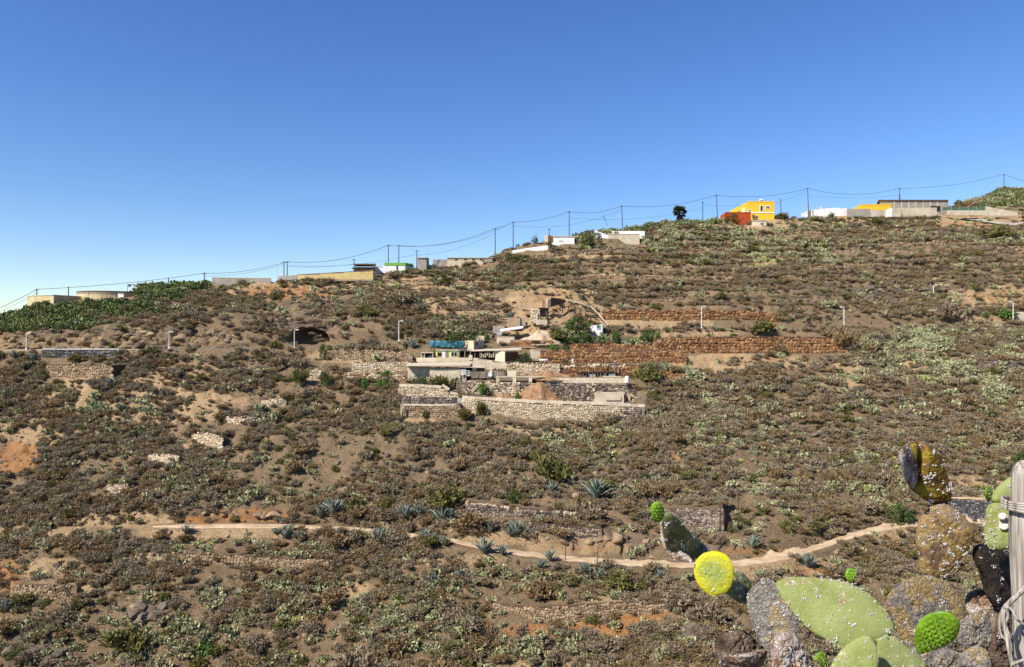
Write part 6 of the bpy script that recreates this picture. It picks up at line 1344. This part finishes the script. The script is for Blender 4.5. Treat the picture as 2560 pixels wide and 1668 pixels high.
def young(m):
    """a young pad: greener in the middle, yellower margin, with the glow through the thin rim painted in"""
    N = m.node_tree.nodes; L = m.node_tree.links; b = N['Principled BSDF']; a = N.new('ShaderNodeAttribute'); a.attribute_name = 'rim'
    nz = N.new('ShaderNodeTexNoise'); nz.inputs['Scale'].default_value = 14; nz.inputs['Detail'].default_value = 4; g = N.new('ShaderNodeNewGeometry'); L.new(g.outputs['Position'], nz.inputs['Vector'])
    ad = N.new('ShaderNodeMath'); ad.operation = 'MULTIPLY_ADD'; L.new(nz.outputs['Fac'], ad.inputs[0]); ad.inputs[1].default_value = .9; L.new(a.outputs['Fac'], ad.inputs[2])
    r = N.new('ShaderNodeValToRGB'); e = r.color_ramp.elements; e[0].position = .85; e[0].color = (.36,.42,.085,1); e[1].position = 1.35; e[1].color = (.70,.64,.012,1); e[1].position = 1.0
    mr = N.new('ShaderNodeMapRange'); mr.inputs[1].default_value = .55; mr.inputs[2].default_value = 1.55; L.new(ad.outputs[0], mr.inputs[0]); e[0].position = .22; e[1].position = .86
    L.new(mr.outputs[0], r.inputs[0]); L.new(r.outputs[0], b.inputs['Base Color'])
young(PM['yellow'])  # margin yellow also holds light shining through the thin rim
def scars(m):
    """corky brown and grey scars on an old green pad"""
    N = m.node_tree.nodes; L = m.node_tree.links; b = N['Principled BSDF']; g = N.new('ShaderNodeNewGeometry')
    n = N.new('ShaderNodeTexNoise'); n.inputs['Scale'].default_value = 19; n.inputs['Detail'].default_value = 9; n.inputs['Roughness'].default_value = .7; L.new(g.outputs['Position'], n.inputs['Vector'])
    mr = N.new('ShaderNodeMapRange'); mr.inputs[1].default_value = .56; mr.inputs[2].default_value = .63; L.new(n.outputs['Fac'], mr.inputs[0])
    old = b.inputs['Base Color'].links[0].from_socket; mx = N.new('ShaderNodeMix'); mx.data_type = 'RGBA'; L.new(mr.outputs[0], mx.inputs[0]); L.new(old, mx.inputs[6])
    n2 = N.new('ShaderNodeTexNoise'); n2.inputs['Scale'].default_value = 120; L.new(g.outputs['Position'], n2.inputs['Vector'])
    r = N.new('ShaderNodeValToRGB'); r.color_ramp.elements[0].color = (.22,.14,.07,1); r.color_ramp.elements[1].color = (.52,.46,.36,1); r.color_ramp.elements[0].position = .4; r.color_ramp.elements[1].position = .62; L.new(n2.outputs['Fac'], r.inputs[0])
    L.new(r.outputs[0], mx.inputs[7]); L.new(mx.outputs[2], b.inputs['Base Color'])
    v = N.new('ShaderNodeTexVoronoi'); v.inputs['Scale'].default_value = 55; L.new(g.outputs['Position'], v.inputs['Vector'])
    m2 = N.new('ShaderNodeMapRange'); m2.inputs[1].default_value = .06; m2.inputs[2].default_value = .16; m2.inputs[3].default_value = .55; m2.inputs[4].default_value = 1; L.new(v.outputs['Distance'], m2.inputs[0])
    mm = N.new('ShaderNodeMix'); mm.data_type = 'RGBA'; mm.blend_type = 'MULTIPLY'; mm.inputs[0].default_value = .7; L.new(mx.outputs[2], mm.inputs[6]); L.new(m2.outputs[0], mm.inputs[7]); L.new(mm.outputs[2], b.inputs['Base Color'])
scars(PM['sage']); scars(PM['deep'])
M_AREOLE = mat('areole', [(.30,.25,.09)], 50, .8, .3)
M_SPINE = mat('pale_spine', [(.62,.56,.40)], 50, .7, .3)
ICO = None
def ico():
    global ICO
    if ICO is None:
        bm = bmesh.new(); bmesh.ops.create_icosphere(bm, subdivisions=1, radius=1); ICO = (np.array([v.co[:] for v in bm.verts]), [tuple(x.index for x in f.verts) for f in bm.faces]); bm.free()
    return ICO
root = empty('prickly_pear_cactus', (X(2150,2.25), 2.25, bank_z(.7,2.25)), 'large old prickly pear with green, yellow and scabby grey pads, close up', 'cactus')
RB = Vector(root.location)
def oval(u, v, ru_, rv_, rot=0, n=22, egg=.12):
    o = []
    for k in range(n):
        a = 2*math.pi*k/n; w = 1+.07*float(vnoise(math.cos(a)*2+u, math.sin(a)*2+v, .9, 5)); p, q = w*ru_*math.cos(a)*(1+egg*math.sin(-a)), w*rv_*math.sin(a)
        o.append((u+p*math.cos(rot)-q*math.sin(rot), v+p*math.sin(rot)+q*math.cos(rot)))
    return o
def pad(outline, y, ab, m, T=.014, rough=0.0, curl=0.0, tuber=0, areole=0.0, wax=0, waxrim=0, label=None, crease=None, seed=1, wsize=1.0):
    """outline on the 2560 px view, laid on a tilted plane at distance y; ab = how fast the plane recedes to the right / upwards"""
    r = random.Random(seed*13+len(outline)); nrg = np.random.default_rng(seed)
    pts = [Vector(p) for p in outline]
    for _ in range(2):
        q = []
        for i in range(len(pts)):
            a, b = pts[i], pts[(i+1) % len(pts)]; q += [a*.75+b*.25, a*.25+b*.75]
        pts = q
    cu = sum(p.x for p in pts)/len(pts); cv = sum(p.y for p in pts)/len(pts); c = P3(cu, cv, y)
    n = Vector((-ab[0], 1, -ab[1])).normalized()
    def on(u, v): d = Vector(((u-CU)/FPX, 1, (CV-v)/FPX)); return d*(n.dot(c)/n.dot(d))
    ring = [on(p.x, p.y) for p in pts]
    # resample evenly
    L_ = np.cumsum([0]+[(ring[(i+1) % len(ring)]-ring[i]).length for i in range(len(ring))]); A = np.array([tuple(p) for p in ring]+[tuple(ring[0])]); K = 96 if tuber else (120 if rough > .002 else 64)
    t = np.linspace(0, L_[-1], K, endpoint=False); B = np.stack([np.interp(t, L_, A[:,k]) for k in range(3)], 1)
    C = np.array(c); N_ = np.array(n); J = 34 if tuber else (36 if rough > .002 else 16)
    ex = np.array(Vector((1,0,0)).cross(n).cross(n).normalized())*-1; ex = ex/np.linalg.norm(ex); ez = np.cross(ex, N_); ez = ez/np.linalg.norm(ez)
    R0 = np.linalg.norm(B-C, axis=1).mean()
    def surf(P, rr, side):
        """offset of a point of the plane at radial share rr; side -1 faces the camera"""
        d = P-C; px, pz = d@ex, d@ez
        th = T*np.sqrt(np.maximum(0, 1-rr**3.2))
        nz = rough*1.3*(vnoise(px*1000, pz*1000, 30, seed)+.9*vnoise(px*1000, pz*1000, 11, seed+3)+.7*vnoise(px*1000, pz*1000, 5, seed+5))
        th = th+nz*np.clip(1.15-rr**4, .15, 1)
        if tuber and side < 0:
            g = tuber; row = np.round(pz/(g*.87)); off = (np.abs(row) % 2)*.5; ix_ = np.round(px/g-off); dd = np.hypot(px-(ix_+off)*g, (pz-row*g*.87))
            th = th+.33*g*np.exp(-(dd/(g*.33))**2)*np.clip(1.3-rr, 0, 1)
        bend = curl*((px/R0)**2-.3)*R0
        if crease is not None: bend = bend+crease[1]*np.exp(-((px-crease[0])/(.12*R0))**2)
        return P+np.outer(bend+side*th, N_)
    V = []; F = []
    for side in (-1, 1):
        o0 = len(V)
        for j in range(J+1):
            rr = (j/J)**.8; P = C+(B-C)*rr; V += surf(P, np.full(K, rr), side).tolist()
        for j in range(J):
            for i in range(K):
                q = (o0+j*K+i, o0+j*K+(i+1) % K, o0+(j+1)*K+(i+1) % K, o0+(j+1)*K+i); F.append(q if side > 0 else q[::-1])
    e0, e1 = J*K, (J+1)*K+J*K
    for i in range(K): F.append((e0+i, e0+(i+1) % K, e1+(i+1) % K, e1+i)[::-1])
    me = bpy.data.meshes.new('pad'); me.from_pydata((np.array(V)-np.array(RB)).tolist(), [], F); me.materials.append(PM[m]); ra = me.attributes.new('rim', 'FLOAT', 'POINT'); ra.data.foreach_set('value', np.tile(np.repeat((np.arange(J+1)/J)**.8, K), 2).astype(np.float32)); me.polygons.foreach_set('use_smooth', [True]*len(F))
    bm = bmesh.new(); bm.from_mesh(me); bmesh.ops.remove_doubles(bm, verts=bm.verts, dist=1e-5); bmesh.ops.recalc_face_normals(bm, faces=bm.faces); bm.to_mesh(me); bm.free()
    po = link('pad', me, root)
    if label: po['label'] = label
    def front(rr, ang):
        i = int(ang*K) % K; P = (C+(B[i]-C)*rr)[None]; return surf(P, np.array([rr]), -1)[0]
    def blobs(name, items, mm, spike=False):
        iv, if_ = ico(); VS = []; FS = []; k = 0
        for p, s in items:
            if spike:
                a = np.array([r.uniform(-.7,.7), r.uniform(-1.6,-.6), r.uniform(-.5,.9)]); a /= np.linalg.norm(a); b = np.cross(a, [0,0,1]); b /= np.linalg.norm(b); d = np.cross(a, b)
                vs = np.array([p+b*.0006, p-b*.0005+d*.0006, p-b*.0005-d*.0006, p+a*s]); fs = [(0,1,3),(1,2,3),(2,0,3)]
            else:
                vs = iv*(s*(.7+.6*nrg.random((len(iv),1))))*[1,.7,1]+p; fs = if_
            VS.append(vs); FS += [tuple(x+k for x in f) for f in fs]; k += len(vs)
        if not VS: return
        me = bpy.data.meshes.new(name); me.from_pydata((np.concatenate(VS)-np.array(RB)).tolist(), [], FS); me.materials.append(mm); tag(link(name, me, po), kind='stuff')
    sp = []; ar = []
    if areole:
        g = areole
        for row in range(-20, 21):
            for q in range(-20, 21):
                P = C+ex*((q+(abs(row) % 2)*.5)*g)+ez*(row*g*.87); d = P-C
                # radial share inside the outline
                ang = math.atan2(d@ez, d@ex); Bd = B-C; ba = np.arctan2(Bd@ez, Bd@ex); i = int(np.argmin(np.abs(np.angle(np.exp(1j*(ba-ang)))))); rb = np.linalg.norm(Bd[i]); rr = np.linalg.norm(d)/rb
                if rr > .97: continue
                p = surf(P[None], np.array([rr]), -1)[0]
                if tuber: p = p-N_*.002
                ar.append((p, .0016*r.uniform(.7,1.3)))
                if r.random() < .7: sp += [(p, r.uniform(.004,.010)) for _ in range(2)]
        blobs('areoles', [(p, q*(.62 if tuber else 1)) for p, q in ar], M_WAX if not tuber else M_AREOLE); blobs('spines', sp, M_SPINE, True)
    it = []
    for _ in range(wax):
        rr = math.sqrt(r.random())*.93; ang = r.random(); k = r.choice((1,1,2,3,5,9)); p0 = front(rr, ang); w = .0017*k**.55*wsize
        for _ in range(k*2): it.append((p0+np.array([r.gauss(0,w), -abs(r.gauss(0,.0012)), r.gauss(0,w)]), r.uniform(.0009,.0026)*wsize))
    for _ in range(waxrim):
        ang = r.random(); p0 = front(r.uniform(.90,1.0), ang)
        for _ in range(r.choice((2,4,7))): it.append((p0+np.array([r.gauss(0,.003), r.gauss(0,.003), r.gauss(0,.003)]), r.uniform(.0009,.0026)*wsize))
    blobs('cochineal_wax', it, M_WAX)
    return po
# back to front
pad([(2212,1501),(2231,1470),(2274,1443),(2313,1436),(2351,1443),(2382,1467),(2405,1497),(2413,1532),(2398,1583),(2375,1629),(2336,1660),(2297,1660),(2259,1618),(2235,1554)], 2.35, (.1,.15), 'orange', .013, .004, wax=12, waxrim=9, label='scabby grey and orange old pad', seed=3)
pad([(2303,1287),(2330,1265),(2352,1259),(2378,1263),(2402,1281),(2422,1305),(2437,1316),(2435,1353),(2417,1382),(2387,1414),(2365,1440),(2330,1450),(2300,1436),(2295,1392),(2288,1353),(2292,1314)], 2.38, (-.25,.1), 'rust', .024, .003, wax=46, waxrim=18, label='rusty yellow round pad', seed=4)
pad([(2255,1127),(2281,1103),(2316,1112),(2349,1134),(2360,1158),(2371,1195),(2380,1239),(2373,1262),(2343,1266),(2321,1256),(2279,1226),(2264,1189),(2255,1158)], 2.40, (.1,-.25), 'rustdark', .016, .0021, wax=36, waxrim=8, label='folded dark rust pad at the top', crease=(-.035,.03), seed=5)
pad([(2250,1124),(2268,1106),(2290,1100),(2296,1140),(2294,1180),(2286,1228),(2272,1212),(2259,1180),(2251,1150)], 2.37, (1.3,.2), 'dried', .012, .004, waxrim=4, seed=26)
pad([(2436,1362),(2470,1358),(2521,1378),(2545,1420),(2540,1505),(2483,1530),(2460,1440),(2436,1389)], 2.42, (.7,.3), 'black', .025, .004, wax=15, waxrim=7, label='pad behind the post with its shade painted near-black', seed=6)
pad([(2468,1265),(2483,1255),(2516,1259),(2540,1287),(2545,1342),(2530,1368),(2501,1380),(2468,1370),(2457,1331),(2461,1287)], 2.3, (-.5,.2), 'sage', .022, .002, wax=26, waxrim=22, label='grey green pad with white scars', seed=7)
pad(oval(2506,1291,11,9), 2.268, (-.5,.2), 'scar', .004, seed=27); pad(oval(2510,1317,13,8), 2.268, (-.5,.2), 'scar', .004, seed=28)
pad([(2478,1245),(2486,1228),(2501,1209),(2527,1190),(2550,1178),(2570,1200),(2570,1240),(2536,1252),(2512,1260),(2485,1257)], 2.34, (.2,.5), 'sage', .018, 0, wax=3, seed=8, label='pale green pad tip behind the post')
pad(oval(2472,1234,8,19,.05), 2.36, (1.2,0), 'bright', .006, tuber=.011, areole=.011, seed=9)
pad([(2392,1560),(2420,1535),(2455,1528),(2478,1550),(2482,1590),(2470,1625),(2435,1632),(2402,1615),(2390,1590)], 2.36, (.3,.2), 'grey', .014, .006, waxrim=2, seed=10, label='lumpy grey woody pad')
pad([(2478,1522),(2510,1515),(2545,1535),(2560,1590),(2555,1680),(2500,1700),(2472,1640),(2470,1570)], 2.4, (.5,.2), 'dead', .03, .010, wax=6, waxrim=5, seed=11, label='dead brown pad by the post')
pad([(2412,1490),(2440,1470),(2480,1480),(2505,1510),(2495,1545),(2440,1550),(2415,1530)], 2.46, (.2,.4), 'dried', .02, .008, waxrim=4, seed=12)
pad([(2385,1700),(2392,1650),(2415,1620),(2450,1614),(2474,1630),(2482,1690),(2470,1760),(2410,1770)], 2.2, (-.2,.3), 'grey', .013, .005, seed=13, label='grey bark-like pad at the bottom edge')
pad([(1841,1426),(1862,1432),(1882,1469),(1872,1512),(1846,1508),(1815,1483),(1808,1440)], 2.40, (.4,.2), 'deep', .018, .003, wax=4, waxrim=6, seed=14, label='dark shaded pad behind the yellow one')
pad([(1667,1279),(1656,1309),(1659,1345),(1667,1378),(1692,1395),(1728,1408),(1741,1405),(1762,1359),(1739,1342),(1711,1312),(1683,1286)], 2.34, (.35,-.75), 'deep', .016, .002, curl=.25, wax=7, waxrim=13, seed=15, label='leaning dark green pad')
pad([(1648,1296),(1664,1296),(1672,1330),(1690,1370),(1735,1400),(1726,1410),(1684,1396),(1660,1376),(1652,1340)], 2.36, (-.8,.2), 'dried', .010, .004, waxrim=13, seed=29)
pad([(1740,1345),(1765,1362),(1800,1385),(1830,1430),(1800,1470),(1765,1420),(1738,1402)], 2.42, (.2,.1), 'grey', .016, .004, waxrim=3, seed=16)
pad([(1797,1590),(1815,1583),(1845,1572),(1880,1588),(1915,1620),(1918,1650),(1850,1645),(1800,1648)], 2.42, (.4,.6), 'dead', .018, .008, curl=.3, waxrim=4, seed=17, label='curled dead brown pad')
pad([(1794,1652),(1830,1640),(1890,1624),(1925,1630),(1920,1672),(1860,1690),(1810,1684)], 2.3, (.2,-.9), 'dried', .012, .006, curl=.3, waxrim=6, seed=18, label='shrivelled cream pad at the bottom')
pad([(1885,1461),(1918,1444),(1940,1455),(1985,1528),(2003,1560),(1985,1600),(1950,1640),(1929,1640),(1913,1628),(1885,1575),(1866,1514),(1868,1483)], 2.3, (-.35,.2), 'grey', .013, .0035, wax=20, waxrim=18, seed=19, label='grey pad crusted with white wax')
pad([(1930,1606),(1951,1575),(1993,1583),(2014,1630),(2034,1710),(1990,1760),(1930,1740)], 2.2, (.3,.1), 'dried', .022, .007, wax=15, waxrim=10, seed=20, label='withered pinkish white pad')
pad([(2280,1610),(2330,1625),(2380,1618),(2395,1640),(2360,1680),(2300,1690),(2270,1650)], 2.3, (.1,.4), 'grey', .022, .006, waxrim=4, seed=21)
pad(oval(1644,1280,16.5,26,-.12), 2.3, (.3,-.3), 'bright', .008, tuber=.0125, areole=.0125, seed=1, label='small bright green new pad')
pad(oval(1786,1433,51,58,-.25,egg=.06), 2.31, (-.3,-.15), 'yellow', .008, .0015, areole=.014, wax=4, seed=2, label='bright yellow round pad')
pad([(1936,1465),(1946,1446),(1975,1441),(2027,1443),(2104,1450),(2150,1470),(2193,1499),(2228,1540),(2246,1573),(2224,1588),(2189,1602),(2150,1616),(2112,1622),(2058,1598),(2011,1565),(1970,1513)], 2.2, (-.12,.35), 'sage', .011, .0008, curl=.05, areole=.03, wax=18, waxrim=34, seed=22, label='large smooth sage green pad', wsize=1.1)
pad([(2187,1604),(2200,1590),(2222,1581),(2246,1597),(2289,1635),(2330,1672),(2345,1730),(2290,1775),(2220,1760),(2192,1690)], 2.16, (.25,.3), 'sage', .011, .0008, areole=.03, wax=5, waxrim=4, seed=23, label='lower sage pad running out of the frame')
pad([(2062,1690),(2085,1648),(2110,1616),(2143,1594),(2170,1586),(2190,1608),(2198,1640),(2192,1700),(2165,1760),(2100,1765),(2068,1730)], 2.08, (-.3,.25), 'sage', .011, .0008, areole=.03, wax=4, waxrim=3, seed=24, label='pointed sage pad in front')
pad([(2289,1630),(2285,1588),(2293,1560),(2315,1537),(2348,1527),(2378,1532),(2401,1553),(2400,1576),(2386,1600),(2353,1618),(2318,1630),(2296,1636)], 2.08, (-.45,-.55), 'bright', .012, tuber=.0165, areole=.0165, seed=25, label='young bright green bumpy pad')
pad(oval(2127,1438,14,18,.05), 2.26, (.2,0), 'bright', .007, tuber=.010, areole=.010, seed=30, label='small bud on the large pad'); pad(oval(2058,1652,12,24,-.35), 2.24, (.6,0), 'bright', .006, tuber=.010, areole=.010, seed=31); pad(oval(2035,1646,14,7,.1), 2.24, (0,.4), 'sage', .005, seed=32)
# woody stems that carry the pads down to the bank
for k, (u, v, a, b, y) in enumerate([(2120,1830,110,120,2.2),(2150,2050,90,130,2.25),(2160,2290,85,140,2.28),(2170,2560,80,150,2.3),(2170,2850,80,170,2.3),(2175,3180,85,190,2.3),(2175,3500,90,180,2.3),(2430,1860,70,130,2.28),(2440,2110,65,140,2.3),(2440,2380,65,150,2.3),(2440,2680,70,170,2.3),(2440,3000,70,180,2.3),(2440,3340,75,190,2.3),(1960,1830,70,120,2.25),(2010,2010,70,120,2.26)]):
    pad(oval(u, v, a, b, .1*(-1)**k), y, (.1*(-1)**k, 0), 'grey', .04, .006, seed=40+k)
# weathered post
def post():
    o = empty('weathered_post', (X(2565,1.9), 1.9, bank_z(.6,1.9)), 'weathered grey wooden post at the right edge', 'post'); base = Vector(o.location)
    def shaft(name, prof, y, sx, seed):
        K = 40; V = []; F = []
        for (uc, v, ru_) in prof:
            for i in range(K):
                a = 2*math.pi*i/K; g = 1+.05*float(vnoise(i*37.0, v*.012*10, 6, seed))+.07*float(vnoise(i*91.0, v*.05, 6, seed+2))
                V.append((X(uc,y)+ru_/FPX*y*g*math.cos(a), y+ru_/FPX*y*g*math.sin(a)*.8, Zv(v,y)))
        n = len(prof)
        for j in range(n-1):
            for i in range(K): F.append((j*K+i, j*K+(i+1)%K, (j+1)*K+(i+1)%K, (j+1)*K+i)[::-1])
        F += [tuple(range(K)), tuple((n-1)*K+i for i in range(K))[::-1]]
        me = bpy.data.meshes.new(name); me.from_pydata([tuple(Vector(p)-base) for p in V], [], F); me.materials.append(M_GREYWOOD); me.polygons.foreach_set('use_smooth', [True]*len(F)); return link(name, me, o)
    shaft('shaft', [(2566,1262,38),(2566,1300,40)]+[(2566+(v-1300)*.045, v, 41) for v in range(1320, 3700, 40)], 1.9, 1, 1)
    shaft('top_piece', [(2570,1149,3),(2568,1152,14),(2567,1158,22),(2566,1168,29),(2565,1185,33)]+[(2565, v, 34) for v in range(1200, 1275, 14)], 1.9, 1, 9)
    b = MB()
    for k, v in enumerate((1252,1258,1265,1271)):
        c = [(X(2564,1.9)+.052*math.cos(2*math.pi*i/20), 1.9+.048*math.sin(2*math.pi*i/20), Zv(v,1.9)+.0015*math.sin(i+k)) for i in range(21)]
        b.tube(c, .004, 6)
    b.build('binding', M_GREYWOOD, o)
    return o
def grey_wood():
    m = bpy.data.materials.new('grey_wood'); m.use_nodes = True; N = m.node_tree.nodes; L = m.node_tree.links; b = N['Principled BSDF']; b.inputs['Roughness'].default_value = .9; b.inputs['Specular IOR Level'].default_value = .15
    g = N.new('ShaderNodeNewGeometry'); mp = N.new('ShaderNodeMapping'); mp.inputs['Scale'].default_value = (140,140,5); L.new(g.outputs['Position'], mp.inputs[0])
    n = N.new('ShaderNodeTexNoise'); n.inputs['Scale'].default_value = 1; n.inputs['Detail'].default_value = 8; L.new(mp.outputs[0], n.inputs[0])
    r = N.new('ShaderNodeValToRGB'); e = r.color_ramp.elements; e[0].position = .32; e[0].color = (.10,.08,.065,1); e[1].position = .68; e[1].color = (.47,.42,.36,1); x = e.new(.47); x.color = (.29,.25,.205,1)
    L.new(n.outputs[0], r.inputs[0]); L.new(r.outputs[0], b.inputs[0])
    bp = N.new('ShaderNodeBump'); bp.inputs['Strength'].default_value = .9; bp.inputs['Distance'].default_value = .006; L.new(n.outputs[0], bp.inputs['Height']); L.new(bp.outputs[0], b.inputs['Normal']); return m
M_GREYWOOD = grey_wood(); post()
vn = empty('dry_vine', P3(2530,1668,1.84), 'dry grey vine twisted around the weathered post', 'vine')
def stem(pts, r): 
    P = [P3(u,v,y) for u, v, y in pts]; q = []
    for i in range(len(P)-1):
        for k in range(6):
            s = k/6; a, b, c, d = P[max(i-1,0)], P[i], P[i+1], P[min(i+2,len(P)-1)]
            q.append(.5*((2*b)+(c-a)*s+(2*a-5*b+4*c-d)*s*s+(3*b-a-3*c+d)*s**3))
    q.append(P[-1]); n = len(q); MB().tube(q, [r*(1.15-.5*i/n) for i in range(n)], 8).build('stem', M_GREYWOOD, vn, smooth=True)
stem([(2580,1455,1.82),(2550,1482,1.82),(2524,1508,1.83),(2512,1520,1.84),(2507,1545,1.84),(2515,1580,1.84),(2522,1620,1.83),(2530,1665,1.83),(2535,1720,1.83),(2540,1900,1.84)], .0058)
stem([(2516,1516,1.83),(2504,1530,1.85),(2499,1560,1.86),(2502,1585,1.86),(2514,1600,1.85),(2522,1612,1.84)], .0035)
stem([(2518,1516,1.83),(2532,1527,1.82),(2541,1545,1.81),(2552,1556,1.81),(2575,1568,1.80)], .004)
stem([(2530,1662,1.82),(2545,1655,1.81),(2575,1645,1.80)], .0045)
stem([(2516,1516,1.83),(2520,1540,1.835),(2514,1560,1.84),(2524,1590,1.835),(2530,1630,1.83)], .003)
print('objects', len(bpy.data.objects))
for o in list(S.objects):
    if o.parent is None and 'category' in o.keys() and 'kind' not in o.keys(): o['kind'] = 'thing'
